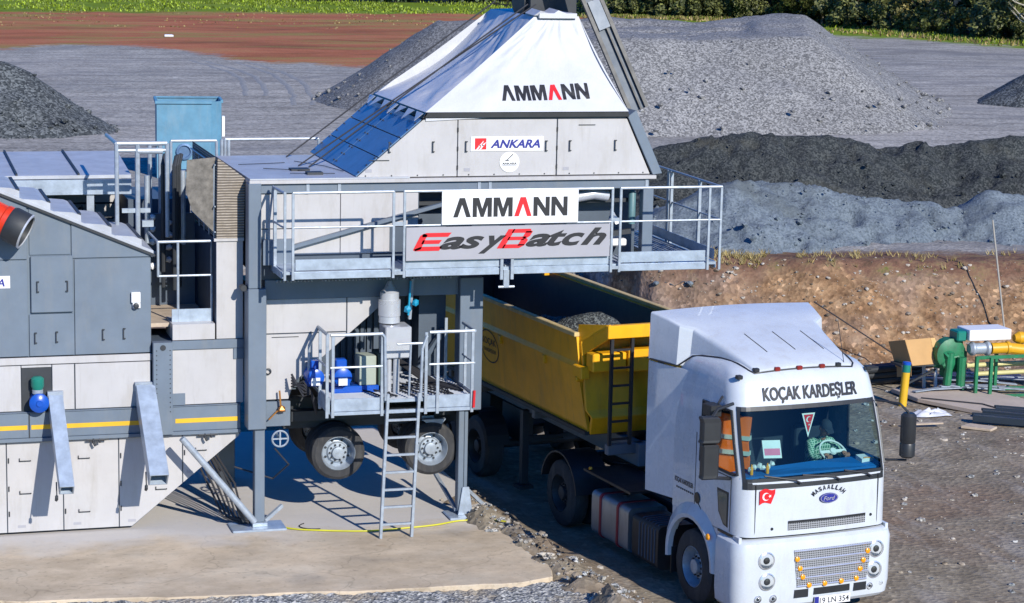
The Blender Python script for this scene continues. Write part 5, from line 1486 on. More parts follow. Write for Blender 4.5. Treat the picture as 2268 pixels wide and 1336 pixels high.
# grille of punched sheet with bars and amber marker lamps
def gpanel(mb, x0, x1, z0, z1, xb0, xb1, dy, n=8):
    for k in range(n):
        a = k / n; b = (k + 1) / n
        P = []
        for t, z in ((a, 0), (b, 0), (b, 1), (a, 1)):
            xx = (xb0 + (xb1 - xb0) * t) if z == 0 else (x0 + (x1 - x0) * t)
            P.append((xx, fy_(xx) + dy, z0 + (z1 - z0) * z))
        mb.add(P, [(0, 1, 2, 3)])
mb = MB(); gpanel(mb, .90, 2.22, .565, 1.12, .97, 2.14, -.007)
gr = tk.part(mb, 'grille', 'perf', fixn=False)
mb = MB()
for k, z in enumerate((1.10, .965, .83, .70, .58)):
    xl = .90 + .07 * (1.12 - z) / .555; xr = 2.22 - .08 * (1.12 - z) / .555
    prev = None
    pts = [(xl + (xr - xl) * t / 8, fy_(xl + (xr - xl) * t / 8) - .012, z) for t in range(9)]
    mb.tube(pts, .014, 6)
tk.part(mb, 'grille_bar', 'chrome', gr, smooth=True)
for x, z in ((.95, .985), (1.0, .845), (1.05, .715), (1.16, .585), (1.42, .585), (1.70, .59), (1.96, .60), (2.02, .735), (2.07, .86), (2.14, .99)):
    tk.part(MB().lathe((x, fy_(x) - .012, z), (0, -1, 0), [(0, .040), (.018, .038), (.028, .02)], 12), 'marker_lamp', 'amber', gr, smooth=True)
mb = MB()
for x0, x1 in ((.93, 1.16), (1.25, 1.86), (1.93, 2.15)):
    n = 4
    for k in range(n):
        xa = x0 + (x1 - x0) * k / n; xb = x0 + (x1 - x0) * (k + 1) / n
        mb.add([(xa, fy_(xa) - .006, .41 if x0 != 1.25 else .43), (xb, fy_(xb) - .006, .41 if x0 != 1.25 else .43), (xb, fy_(xb) - .006, .53), (xa, fy_(xa) - .006, .53)], [(0, 1, 2, 3)])
tk.part(mb, 'air_intake', 'trim', bp, fixn=False)
pt = tk.part(MB().box(1.26, 1.86, -.075, -.058, .27, .40), 'number_plate', 'white_ink', bp, bevel=.004)
mb = MB(); text(mb, '19 LN 354', (1.345, -.077, .292), (1, 0, 0), (0, 0, 1), .49, .085, 0, .012)
tk.part(mb, 'lettering', 'black_ink', pt, fixn=False)
tk.part(MB().box(1.262, 1.33, -.078, -.0752, .272, .398), 'plate_band', 'blue_ink', pt)
# hood panel
def hv(x, z): return vf(z) - .055 * (1 - min(1, abs(x - CX) / .99) ** 2)
mb = MB().box(.30, .31, hv(.3, 1.7) - .006, hv(.3, 1.7) + .02, 1.36, 2.08).box(2.33, 2.34, hv(2.34, 1.7) - .006, hv(2.34, 1.7) + .02, 1.36, 2.08)
for x, z in ((.57, 1.44), (2.22, 1.50)): mb.lathe((x, hv(x, z) + .0, z), (0, -1, 0), [(0, .022), (.012, .02)], 12)
tk.part(mb, 'hood_seam', 'trim', body)
mb = MB(); mb2 = MB()
for k in range(8):
    xa = .82 + 1.30 * k / 8; xb = .82 + 1.30 * (k + 1) / 8
    mb.add([(xa, hv(xa, 1.45) - .006, 1.40), (xb, hv(xb, 1.45) - .006, 1.40), (xb, hv(xb, 1.45) - .006, 1.51), (xa, hv(xa, 1.45) - .006, 1.51)], [(0, 1, 2, 3)])
    mb2.add([(xa, hv(xa, 1.45) - .010, 1.505), (xb, hv(xb, 1.45) - .010, 1.505), (xb, hv(xb, 1.45) - .010, 1.54), (xa, hv(xa, 1.45) - .010, 1.54)], [(0, 1, 2, 3)])
tk.part(mb, 'hood_grille', 'perf', body, fixn=False)
tk.part(mb2, 'hood_grille_edge', 'trim', body, fixn=False)
# flag sticker, crescent and star
mb = MB(); fx, fz = .36, 1.80; yv = hv(.45, 1.9) - .012
n = 8
for k in range(n):
    a = k / n; b = (k + 1) / n
    w_ = lambda t: .022 * math.sin(t * 5.6) + .03 * t
    mb.add([(fx + .25 * a, yv, fz + w_(a)), (fx + .25 * b, yv, fz + w_(b)), (fx + .25 * b, yv, fz + .20 + w_(b)), (fx + .25 * a, yv, fz + .20 + w_(a))], [(0, 1, 2, 3)])
fl = tk.part(mb, 'flag_sticker', 'red_ink', body, fixn=False)
mb = MB(); crescent2d(mb, (fx + .10, yv - .003, fz + .115), (1, 0, 0), (0, 0, 1), .058); star2d(mb, (fx + .165, yv - .003, fz + .12), (1, 0, 0), (0, 0, 1), .028, 18)
tk.part(mb, 'flag_emblem', 'white_ink', fl, fixn=False)
yo = hv(1.5, 1.84) - .010
ov = tk.part(MB().lathe((0, 0, 0), (0, -1, 0), [(0, 1), (.02, .97)], 32), 'radiator_badge', 'blue_ink', body)
for v in ov.data.vertices: v.co = Vector((1.47 + v.co.x * .155, yo + v.co.y, 1.825 + v.co.z * .072))
mb = MB(); text(mb, 'Ford', (1.375, yo - .023, 1.793), (1, 0, 0), (0, 0, 1), .19, .062, .3, .01)
for r0, r1 in ((.86, .92),):
    n = 32
    vs = [(1.47 + .155 * r * math.cos(2 * math.pi * k / n), yo - .0225, 1.825 + .072 * r * math.sin(2 * math.pi * k / n)) for r in (r0, r1) for k in range(n)]
    mb.add(vs, [(k, (k + 1) % n, n + (k + 1) % n, n + k) for k in range(n)])
tk.part(mb, 'badge_lettering', 'chrome', ov, fixn=False)
mb = MB()
for k, ch in enumerate('MASAALLAH'):
    a = R(148 - 116 * k / 8)
    cxx = 1.47 + .265 * math.cos(a); czz = 1.80 + .150 * math.sin(a)
    t_ = Vector((math.sin(a), 0, -math.cos(a) * .75)).normalized(); u_ = Vector((-t_.z, 0, t_.x))
    text(mb, ch, Vector((cxx, yo - .002, czz)) - t_ * .024, t_, u_, .046, .070, 0, .03)
tk.part(mb, 'arched_lettering', 'black_ink', body, fixn=False)
# name over the windscreen, following the curve of the visor
vs, fs = text_mesh('KOÇAK KARDEŞLER', 0, .03)
xs_ = [v.x for v in vs]; zs_ = [v.y for v in vs]
mb = MB(); z0, z1 = 3.165, 3.415
def visor(x, z, off):
    return (x, hv(x, z) - off, z)
mb.add([visor(.56 + (v.x - min(xs_)) / (max(xs_) - min(xs_)) * 1.56, z0 + (v.y - min(zs_)) / (max(zs_) - min(zs_)) * (z1 - z0), .012) for v in vs], fs)
tk.part(mb, 'name_lettering', 'black_ink', body, fixn=False)
# windscreen: glass and black surround
gl_r = [ring(z, .012) for z in (2.12, 2.2, 2.65, 3.08, 3.13)]
mb = MB(); seg = lambda r: r[WS0:WS1 + 1]
mb.loft([seg(r) for r in gl_r], False, False, False)
tk.part(mb, 'windscreen', 'glass', body, smooth=60)
mb = MB()
def prof(z, off=.004): return [Vector(p) + Vector((0, -off, 0)) for p in seg(ring(z))]
def band(mb, za, zb, off=.006):
    A = [Vector(p) for p in seg(ring(za, -off))]; B = [Vector(p) for p in seg(ring(zb, -off))]
    o = len(mb.v); mb.v += [tuple(p) for p in A + B]; n = len(A)
    for i in range(n - 1): mb.f.append((o + i, o + i + 1, o + n + i + 1, o + n + i)); mb.mi.append(0)
band(mb, 2.02, 2.17); band(mb, 3.085, 3.145)
for side in (0, 1):
    cols = [[Vector(ring(z, -.006)[k]) for k in ((WS0 - 0, WS0 + 1) if side == 0 else (WS1 - 1, WS1))] for z in (2.12, 2.3, 2.65, 3.0, 3.13)]
    for c in cols:
        if side == 0: c[1] = c[0].lerp(c[1], .7)
        else: c[0] = c[1].lerp(c[0], .7)
    mb.loft(cols, False, False, False)
tk.part(mb, 'windscreen_surround', 'trim', body)
mb = MB()
for xa, xb, za in ((1.0, .45, 2.26), (1.65, 1.05, 2.24), (2.2, 1.75, 2.25)):
    mb.tube([(xa, hv(xa, 2.08) - .05, 2.08), (xa - .1, hv(xa, 2.15) - .04, 2.13), (xb, hv(xb, za) - .01, za - .06)], .014, 6)
tk.part(mb, 'wiper', 'trim', body)
# side windows
for s_ in (0, 1):
    gi = lambda k: k if s_ == 0 else nr - 1 - k
    rowsW = [[Vector(ring(z, .012)[gi(k)]) for k in (1, 2, 3, 4)] for z in (2.2, 2.65, 3.08)]
    tk.part(MB().loft(rowsW, False, False, False), 'side_window', 'clear', body, fixn=False)
    Q = [Vector(ring(z, -.004)[gi(k)]) for z, k in ((2.2, 1), (2.2, 2), (2.2, 3), (2.2, 4), (2.65, 4), (3.08, 4), (3.08, 3), (3.08, 2), (3.08, 1))]
    tk.part(MB().tube(Q + [Q[0]], .022, 6), 'window_frame', 'trim', body)
# door seams, handle, lower window, lettering on the near door
xl = CX - 1.252
mb = MB().box(xl - .002, xl + .01, 1.40, 1.412, 1.36, 2.58).box(xl - .002, xl + .01, .36, .372, 1.36, 2.15)
pts = [(xl, 1.40, 1.60), (xl, 1.30, 1.55), (xl, 1.05, 1.36)]
mb.tube(pts, .008, 5)
mb.box(xl - .004, xl + .01, .38, 1.0, 2.14, 2.152)
tk.part(mb, 'door_seam', 'trim', body)
tk.part(MB().lathe((xl - .001, 1.32, 1.62), (-1, 0, 0), [(0, .001), (.006, .085), (.012, .08)], 16), 'door_handle', 'trim', body)
lw = tk.part(MB().prism([(xl - .004, .42, 1.92), (xl - .004, .42, 1.40), (xl - .004, .55, 1.42), (xl - .004, .70, 1.58), (xl - .004, .76, 1.92)], (.012, 0, 0)), 'lower_window', 'trim', body, bevel=.01)
tk.part(MB().prism([(xl - .008, .45, 1.89), (xl - .008, .45, 1.43), (xl - .008, .54, 1.45), (xl - .008, .67, 1.60), (xl - .008, .72, 1.89)], (.006, 0, 0)), 'lower_pane', paint('dim_pane', (.10, .12, .11), .1), lw)
mb = MB()
text(mb, 'KOÇAK KARDEŞLER', (xl - .004, 2.02, 1.70), (0, -1, 0), (0, 0, 1), .56, .10, 0, .03)
tk.part(mb, 'door_lettering', 'black_ink', body, fixn=False)
mb = MB()
for k in range(9): mb.box(xl - .004, xl, 1.45 + .06 * k, 1.45 + .06 * k + .035, 1.63, 1.655)
tk.part(mb, 'door_small_print', 'trim', body)
# side fairing behind the cab
for s_ in (0, 1):
    g = -1 if s_ == 0 else 1
    rr_ = []
    for z, v0, v1 in ((1.42, 2.09, 2.74), (1.9, 2.06, 2.76), (2.6, 1.98, 2.77), (3.1, 1.86, 2.77), (3.40, 1.76, 2.76)):
        row = []
        for t in (0, .12, .35, .7, .95, 1):
            v = v0 + (v1 - v0) * t
            bulge = -.02 + .16 * t - (.03 if t == 1 else 0)
            row.append((CX + g * (hw(z) * (1 - t) + 1.25 * t + bulge), v, z))
        back = [(p[0] - g * .03, p[1], p[2]) for p in row[::-1]]
        rr_.append(row + back)
    tk.part(MB().loft(rr_, True, True, True), 'side_fairing', 'truck', smooth=35)
# roof deflector
def sring(y, h0, zt, hb, zb=3.45, edge=.10):
    pts = [(CX - hb, y, zb), (CX - hb, y, zb + .02)]
    for k in range(0, 5):
        a = R(90 * k / 4)
        pts.append((CX - h0 + edge * (1 - math.cos(a)), y, zt - edge + edge * math.sin(a)))
    for k in range(1, 4): pts.append((CX - (h0 - edge) * (1 - k / 4 * 1.0), y, zt + .035 * math.sin(k / 4 * math.pi / 2)))
    pts.append((CX, y, zt + .035))
    return pts + [(2 * CX - p[0], p[1], p[2]) for p in pts[:-1]][::-1]
sp_ = tk.part(MB().loft([sring(.60, .80, 3.62, .84, 3.53, .02), sring(.68, .83, 3.67, .87, 3.52, .04), sring(1.1, .90, 3.79, .94, 3.46, .08), sring(1.6, .98, 3.92, 1.02, 3.45, .09), sring(1.98, 1.06, 4.01, 1.10, 3.44, .08), sring(2.10, 1.22, 4.04, 1.25, 3.44, .05), sring(2.40, 1.29, 4.10, 1.31, 3.44, .04), sring(2.72, 1.37, 4.14, 1.385, 3.43, .03), sring(2.77, 1.35, 4.10, 1.365, 3.43, .03)], True, True, True), 'roof_spoiler', 'truck', smooth=32)
mb = MB()
sbv = BVHTree.FromPolygons([tuple(v.co) for v in sp_.data.vertices], [tuple(p.vertices) for p in sp_.data.polygons])
for x in (.95, 1.42, 1.9):
    pts = []
    for k in range(7):
        h = sbv.ray_cast(Vector((x - .04 * k / 6, 1.0 + .6 * k / 6, 6)), Vector((0, 0, -1)))
        if h[0]: pts.append(h[0])
    mb.tube(pts, .008, 5)
tk.part(mb, 'spoiler_groove', 'trim', sp_)
cbv = BVHTree.FromPolygons([tuple(v.co) for v in body.data.vertices], [tuple(p.vertices) for p in body.data.polygons])
def roof_z(x, y):
    h = cbv.ray_cast(Vector((x, y, 6)), Vector((0, 0, -1)))
    return h[0].z if h[0] and h[0].z > 3.2 else None
pts = []
def side_hb(y): return float(np.interp(y, [.60, .68, 1.1, 1.6, 1.98, 2.10, 2.40, 2.72, 2.77], [.84, .87, .94, 1.02, 1.10, 1.25, 1.31, 1.385, 1.365]))
for y in (2.77, 2.6, 2.3, 2.08, 1.9, 1.7, 1.5, 1.3, 1.1, .9, .75, .66):
    x = CX - side_hb(y) - .008
    z = roof_z(x, y) if y < 2.06 else None
    if z is None: z = 3.43 if y > 1.8 else None
    if z: pts.append((x, y, z + .006))
front_pts = [(CX + k * .81 / 6, .585, (roof_z(CX + k * .81 / 6, .585) or 3.57) + .006) for k in range(-6, 7)]
allp_ = pts + front_pts + [(2 * CX - p[0], p[1], p[2]) for p in pts[::-1]]
tk.part(MB().tube(allp_, .013, 6), 'spoiler_joint', 'trim', sp_, smooth=True)
tk.part(MB().tube([(2.02, .62, 3.6), (1.96, .75, 4.25)], .006, 5), 'aerial', 'rope', body)
M['dred'] = paint('dark_red_lens', (.22, .02, .015), .3)
for x, m_ in ((.24, 'trim'), (.55, 'trim'), (.88, 'dred'), (1.24, 'dred'), (1.62, 'dred'), (1.9, 'trim'), (2.38, 'trim')):
    z = 3.60 if .3 < x < 2.3 else 3.53
    tk.part(MB().box(x - .045, x + .045, hv(x, z) - .03, hv(x, z) + .06, z - .01, z + .05), 'clearance_lamp', m_, body, bevel=.012)
# mirrors
mi = tk.part(MB().loft([[(-.46 - .06 * q, .26, z), (-.22 - .10 * q, .22, z), (-.20 - .10 * q, .36, z), (-.44 - .06 * q, .40, z)] for z, q in ((2.18, .3), (2.24, 0), (2.62, 0), (2.68, .1))], True, True, True), 'mirror', 'trim', None, bevel=.02)
tk.part(MB().loft([[(-.48 - .03 * q, .25, z), (-.21 - .03 * q, .20, z), (-.19 - .03 * q, .36, z), (-.46 - .03 * q, .4, z)] for z, q in ((2.70, 1), (2.75, 0), (3.0, 0), (3.08, 1))], True, True, True), 'upper_mirror', 'trim', mi, bevel=.02)
tk.part(MB().tube([(-.32, .3, 3.05), (-.2, .36, 3.16), (.1, .45, 3.2)], .025, 8), 'mirror_arm', 'trim', mi)
tk.part(MB().tube([(-.32, .3, 2.2), (.1, .42, 2.12)], .025, 8), 'mirror_arm', 'trim', mi)
mi = tk.part(MB().lathe((2.84, .12, 2.28), (0, 0, 1), [(0, .08), (.03, .115), (.20, .115), (.22, .105), (.24, .115), (.62, .115), (.66, .08)], 16), 'mirror', 'trim', None, smooth=35)
tk.part(MB().tube([(2.45, .42, 3.10), (2.7, .15, 3.08), (2.84, .12, 2.94)], .018, 8), 'mirror_arm', 'trim', mi)
tk.part(MB().tube([(2.55, .35, 2.22), (2.84, .12, 2.24)], .018, 8), 'mirror_arm', 'trim', mi)
tk.part(MB().loft([[(.02, .62, z), (.02, .86, z), (-.16, .86, z), (-.16, .62, z)] for z in (2.98, 3.15)], True, True, True).tube([(0, .7, 3.15), (.1, .75, 3.25)], .02, 6), 'wide_mirror', 'trim', None, bevel=.03)
# inside the cab
inn = tk.part(MB().loft([ring(z, .07) for z in (1.42, 2.0, 2.14)], True, True, False).prism([(.12, .22, 2.14), (2.52, .22, 2.14), (2.52, .62, 2.20), (1.5, .50, 2.22), (.12, .52, 2.16)], (0, 0, .03)), 'dashboard', 'dash')
tk.part(MB().box(.16, 2.48, 1.7, 1.72, 1.45, 3.2), 'rear_curtain', 'seat', inn)
for x in (.75, 1.98):
    tk.part(MB().box(x - .26, x + .26, .95, 1.45, 1.6, 1.85).box(x - .25, x + .25, 1.38, 1.55, 1.85, 2.55).box(x - .14, x + .14, 1.40, 1.52, 2.56, 2.78), 'seat', 'seat', inn, bevel=.05, seg=2)
sw_c = Vector((1.96, .72, 2.30)); sa = Vector((0, -.62, .78)).normalized()
xx = Vector((1, 0, 0)); yy = sa.cross(xx)
mb = MB().tube([sw_c + (xx * math.cos(2 * math.pi * k / 24) + yy * math.sin(2 * math.pi * k / 24)) * .205 for k in range(25)], .015, 8, False)
mb.bar(sw_c - xx * .22, sw_c + xx * .22, .05, .02, sa).lathe(sw_c, sa, [(0, .06), (.03, .05)], 12).cyl(sw_c, sw_c - sa * .35, .03, n=8)
tk.part(mb, 'steering_wheel', 'white_ink', inn, smooth=True)
# frame, front axle, tanks, rear axle
mb = MB().box(.85, .95, .5, 7.3, .62, .92).box(1.69, 1.79, .5, 7.3, .62, .92)
for y in (2.3, 3.6, 5.0, 7.2): mb.box(.95, 1.69, y, y + .12, .66, .86)
mb.box(.7, 1.9, .9, 2.2, .7, 1.3).lathe((1.32, 5.9, .98), (0, 0, 1), [(0, .42), (.08, .48), (.1, .48)], 20).box(.5, 2.1, 1.3, 1.5, .5, .62).cyl((.2, 5.9, .58), (2.4, 5.9, .58), .09).lathe((1.32, 5.7, .58), (0, 1, 0), [(0, .12), (.1, .22), (.3, .22), (.4, .12)], 14)
tk.part(mb, 'frame', 'iron')
for x, g in ((.22, -1), (2.42, 1)):
    wheel(tk, (x, 1.40, .56), (g, 0, 0), .56, .32, .31)
    wheel(tk, (x + .02 * g, 5.92, .56), (g, 0, 0), .56, .30, .31, rimm='iron')
    wheel(tk, (x - .36 * g, 5.92, .56), (g, 0, 0), .56, .30, .31, rimm='iron')
for x0 in (.02, 2.0):
    ringsA = []
    for k in range(13):
        a = R(12 + 160 * k / 12)
        ringsA.append([(x0, 5.92 + .66 * math.cos(a), .58 + .66 * math.sin(a)), (x0 + .62, 5.92 + .66 * math.cos(a), .58 + .66 * math.sin(a)), (x0 + .62, 5.92 + .69 * math.cos(a), .58 + .69 * math.sin(a)), (x0, 5.92 + .69 * math.cos(a), .58 + .69 * math.sin(a))])
    mg = tk.part(MB().loft(ringsA, True, True, True), 'mudguard', 'trim', smooth=35)
tk.part(MB().box(.1, .9, 3.5, 5.15, 1.12, 1.16), 'catwalk', 'trim')
tk.part(MB().lathe((.15, 5.0, 1.17), (0, 0, 1), [(0, .03), (.04, .025)], 10), 'side_lamp', 'amber')
def rrect(y, x0, x1, z0, z1, r=.09):
    pts = []
    for cx_, cz, a0 in ((x1 - r, z1 - r, 0), (x0 + r, z1 - r, 90), (x0 + r, z0 + r, 180), (x1 - r, z0 + r, 270)):
        for k in range(5):
            a = R(a0 + 90 * k / 4); pts.append((cx_ + r * math.cos(a), y, cz + r * math.sin(a)))
    return pts
for y0, y1 in ((3.42, 4.70),):
    tkk = tk.part(MB().loft([rrect(y0 + .03, .06, .70, .24, .90), rrect(y0, .04, .72, .22, .92), rrect(y1, .04, .72, .22, .92), rrect(y1 + .03, .06, .70, .24, .90)], True, True, True), 'fuel_tank', 'alu', smooth=30)
    for y in (3.75, 4.35):
        tk.part(MB().loft([rrect(y, .025, .735, .205, .935), rrect(y + .06, .025, .735, .205, .935)], True, True, True), 'tank_strap', paint('dark_red_strap', (.30, .02, .03), .5), tkk)
    tk.part(MB().lathe((.35, 4.1, .92), (0, 0, 1), [(0, .06), (.04, .06)], 14), 'filler_cap', 'trim', tkk)
mb = MB().loft([rrect(y, .05, .70, .20, .88) for y in (2.45, 3.30)], True, True, True)
tb = tk.part(mb, 'tool_box', 'trim', smooth=30)
mb = MB()
for k in range(6): mb.tube([(.045, 2.55 + .1 * k, .30), (.045, 2.55 + .1 * k, .80), (.12, 2.55 + .1 * k, .885), (.5, 2.55 + .1 * k, .885)], .012, 6)
tk.part(mb, 'rib', 'greyd', tb)
tk.part(MB().lathe((.30, 2.98, 1.95), (0, 0, 1), [(0, .16), (.04, .19), (.36, .19), (.42, .12)], 20).cyl((.32, 2.98, 1.3), (.32, 2.98, 1.95), .12, n=12), 'air_filter', 'trucks', smooth=True)
tk.part(MB().tube([(1.2, 3.0, 1.5), (1.3, 3.6, 1.1), (1.35, 4.6, 1.35)], .03, 8).tube([(1.35, 3.0, 1.5), (1.45, 3.5, 1.0), (1.4, 4.6, 1.3)], .03, 8), 'air_hose', 'rope')

# the driver: one continuous skinned figure, leaning over the wheel and looking down
def skin_body(name, verts, edges, radii, mat, parent, subd=2):
    me = bpy.data.meshes.new(name); me.from_pydata(verts, edges, [])
    o = bpy.data.objects.new(name, me); COL.objects.link(o); o.parent = parent
    me.materials.append(M[mat])
    sm = o.modifiers.new('skin', 'SKIN'); sm.use_smooth_shade = True
    for sv, r in zip(me.skin_vertices[0].data, radii):
        sv.radius = (r, r) if not isinstance(r, tuple) else r
    me.skin_vertices[0].data[0].use_root = True
    sb = o.modifiers.new('subd', 'SUBSURF'); sb.levels = subd; sb.render_levels = subd
    return o
cm = Matrix.Translation(Vector(TO)) @ Matrix.Rotation(TA, 4, 'Z')
def tw_pt(x, y, z): return tuple(cm @ Vector((x, y, z)))
pr_ = bpy.data.objects.new('person', None); COL.objects.link(pr_); pr_.location = cm @ Vector((1.95, 1.18, 1.85)); pr_.rotation_euler = (0, 0, TA)
tag(pr_, 'driver in green checked shirt and dark cap looking down behind the windscreen', 'person')
V = [(0, 0, .05), (0, -.05, .25), (-.02, -.14, .44), (-.03, -.20, .58), (-.03, -.25, .66),
     (-.20, -.16, .52), (-.27, -.34, .36), (-.14, -.50, .40), (.16, -.18, .52), (.24, -.34, .36), (.16, -.50, .42),
     (-.11, -.05, .02), (-.14, -.45, .02), (-.14, -.52, -.35), (.11, -.05, .02), (.14, -.45, .02), (.14, -.52, -.35)]
E_ = [(0, 1), (1, 2), (2, 3), (3, 4), (2, 5), (5, 6), (6, 7), (2, 8), (8, 9), (9, 10), (0, 11), (11, 12), (12, 13), (0, 14), (14, 15), (15, 16)]
skin_body('body', V, E_, [(.17, .13), (.17, .13), (.18, .12), .065, .055, .075, .052, .04, .075, .052, .04, .09, .075, .05, .09, .075, .05], 'plaid', pr_)
hd = MB(); hc = Vector((-.03, -.29, .77))
def ell(mb, c, rx, ry, rz, n=16, m=10, tilt=0.5):
    o = len(mb.v)
    rot = Matrix.Rotation(tilt, 3, 'X')
    rr_ = []
    for j in range(m + 1):
        t = math.pi * j / m; row = []
        for k in range(n):
            a = 2 * math.pi * k / n
            p = Vector((rx * math.sin(t) * math.cos(a), ry * math.sin(t) * math.sin(a), rz * math.cos(t)))
            if p.z < 0: p.x *= 1 - .28 * (-p.z / rz); 
            row.append(Vector(c) + rot @ p)
        rr_.append(row)
    mb.loft(rr_, True, True, True)
ell(hd, hc, .080, .10, .125)
rt = Matrix.Rotation(.5, 3, 'X')
hd.prism([hc + rt @ Vector(p) for p in ((-.016, -.095, -.03), (.016, -.095, -.03), (.006, -.09, .03), (-.006, -.09, .03))], rt @ Vector((0, -.028, -.006)))
for g in (-1, 1): ell(hd, hc + rt @ Vector((.08 * g, .005, -.005)), .012, .025, .035, 8, 5)
hd.tube([Vector((-.03, -.22, .60)), Vector((-.03, -.26, .70))], .05, 10)
ho = hd.build('head', 'skin', pr_, smooth=60)
mb = MB()
for g in (-1, 1): ell(mb, hc + rt @ Vector((.032 * g, -.088, .012)), .012, .008, .007, 8, 5)
mb.tube([hc + rt @ Vector((-.026, -.090, -.068)), hc + rt @ Vector((0, -.096, -.066)), hc + rt @ Vector((.026, -.090, -.068))], .006, 6)
mb.tube([hc + rt @ Vector((-.045, -.092, .03)), hc + rt @ Vector((-.015, -.098, .034))], .006, 6); mb.tube([hc + rt @ Vector((.045, -.092, .03)), hc + rt @ Vector((.015, -.098, .034))], .006, 6)
mb.build('facial_feature', 'bark', ho, smooth=60)
mb = MB(); rr_ = []
for j in range(6):
    t = math.pi * .5 * j / 5
    rr_.append([hc + rt @ (Vector((.088 * math.cos(t) * math.cos(2 * math.pi * k / 16), .108 * math.cos(t) * math.sin(2 * math.pi * k / 16), .04 + .10 * math.sin(t)))) for k in range(16)])
mb.loft(rr_, True, True, True)
mb.prism([hc + rt @ Vector(p) for p in ((-.07, -.07, .045), (.07, -.07, .045), (.055, -.16, .035), (0, -.18, .035), (-.055, -.16, .035))], (0, 0, .012))
mb.build('cap', 'seat', pr_, smooth=50)
def hand(c, g):
    c = Vector(c)
    mb = MB(); ell(mb, c, .042, .05, .022, 10, 6, .6)
    o = mb.build('hand', 'skin', pr_, smooth=60)
    for k, L in enumerate((.070, .080, .075, .060)):
        x = (-.03 + .02 * k) * g
        mb = MB().tube([c + Vector((x, -.035, .005)), c + Vector((x, -.065, .012)), c + Vector((x * 1.05, -.085, -.010)), c + Vector((x * 1.05, -.075, -.035))], [.0095, .0095, .0085, .0075], 7)
        mb.build('finger', 'skin', o, smooth=60)
    mb = MB().tube([c + Vector((.03 * -g, -.01, 0)), c + Vector((.05 * -g, -.04, .005)), c + Vector((.045 * -g, -.065, -.01))], [.012, .011, .009], 7)
    mb.build('thumb', 'skin', o, smooth=60)
hand((-.13, -.53, .415), -1); hand((.17, -.53, .43), 1)

# loose things in the cab
def in_cab(mb, name, mats, label, cat, loc, parts=()):
    p = cm @ Vector(loc)
    mb.v = [(a - loc[0], b - loc[1], c - loc[2]) for a, b, c in mb.v]
    o = mb.build(name, mats); o.location = p; o.rotation_euler = (0, 0, TA)
    tag(o, label, cat)
    return o
pn = in_cab(MB().prism([(1.30, .55, 2.95), (1.52, .55, 2.95), (1.40, .52, 2.60)], (0, .008, 0)), 'pennant', 'white_ink', 'small triangular pennant hanging inside the windscreen beside the driver', 'pennant', (1.4, .55, 2.95))
MB().prism([(-.07, -.006, -.02), (.09, -.006, -.02), (.0, -.035, -.28)], (0, .003, 0)).build('red_field', 'red_ink', pn)
mb = MB(); crescent2d(mb, (.01, -.018, -.09), (1, 0, 0), (0, 0, 1), .045); star2d(mb, (.01, -.030, -.165), (1, 0, 0), (0, 0, 1), .018)
mb.build('emblem', 'white_ink', pn, fixn=False)
mb = MB(); rr_ = []
for z, k in ((2.10, .9), (2.35, 1.0), (2.6, .95), (2.85, .8), (2.98, .5)):
    wv = .02 * math.sin(z * 9)
    rr_ += [[(.10 + .34 * t + wv, .88 - .34 * t, z - .03 * t) for t in (0, .3, .6, 1)] + [(.13 + .34 * t + wv, .91 - .34 * t, z - .03 * t) for t in (1, .6, .3, 0)]]
mb.loft(rr_, True, True, True)
vst = in_cab(mb, 'safety_vest', 'hivis', 'orange hi-vis vest hanging in the near side window of the cab', 'vest', (.24, .55, 2.98))
mb = MB()
for z in (-.36, -.58): mb.prism([(-.165, .305, z), (.185, -.04, z), (.185, -.04, z + .06), (-.165, .305, z + .06)], (.075, .075, 0))
mb.build('reflective_band', 'reflex', vst)
in_cab(MB().box(.62, .92, .42, .44, 2.36, 2.62), 'paper_sheet', 'plastic', 'pink and white sheet propped behind the left half of the windscreen', 'paper', (.77, .43, 2.36))
bpy.data.objects['paper_sheet'].rotation_euler = (-.4, .06, TA)
MB().box(-.13, .13, -.012, -.0095, .04, .14).build('print', paint('pink_print', (.70, .16, .30), .5), bpy.data.objects['paper_sheet'])
in_cab(MB().prism([(2.22, .34, 2.18), (2.46, .40, 2.19), (2.44, .52, 2.21), (2.2, .48, 2.22)], (0, 0, .07)), 'tissue_pack', 'plastic', 'crumpled white packet on the dashboard in the right corner of the windscreen', 'packet', (2.33, .42, 2.18))
MB().box(-.06, .10, -.05, .06, .071, .082).build('label_print', 'amber', bpy.data.objects['tissue_pack'])
mb = MB()
for k in range(6): mb.blob((.36 + .07 * k, .33 + .02 * (k % 2), 2.26 + .02 * (k % 3)), .045, k)
in_cab(mb, 'dashboard_ornament', 'plastic', 'pale ornament with yellow bottles on the dashboard in the left corner of the windscreen', 'ornament', (.5, .34, 2.2))
mb = MB()
for x in (-.14, .12): mb.lathe((x, -.03, -.02), (0, 0, 1), [(0, .025), (.10, .025), (.12, .012), (.15, .012)], 10)
mb.build('bottle', 'amber', bpy.data.objects['dashboard_ornament'], smooth=True)

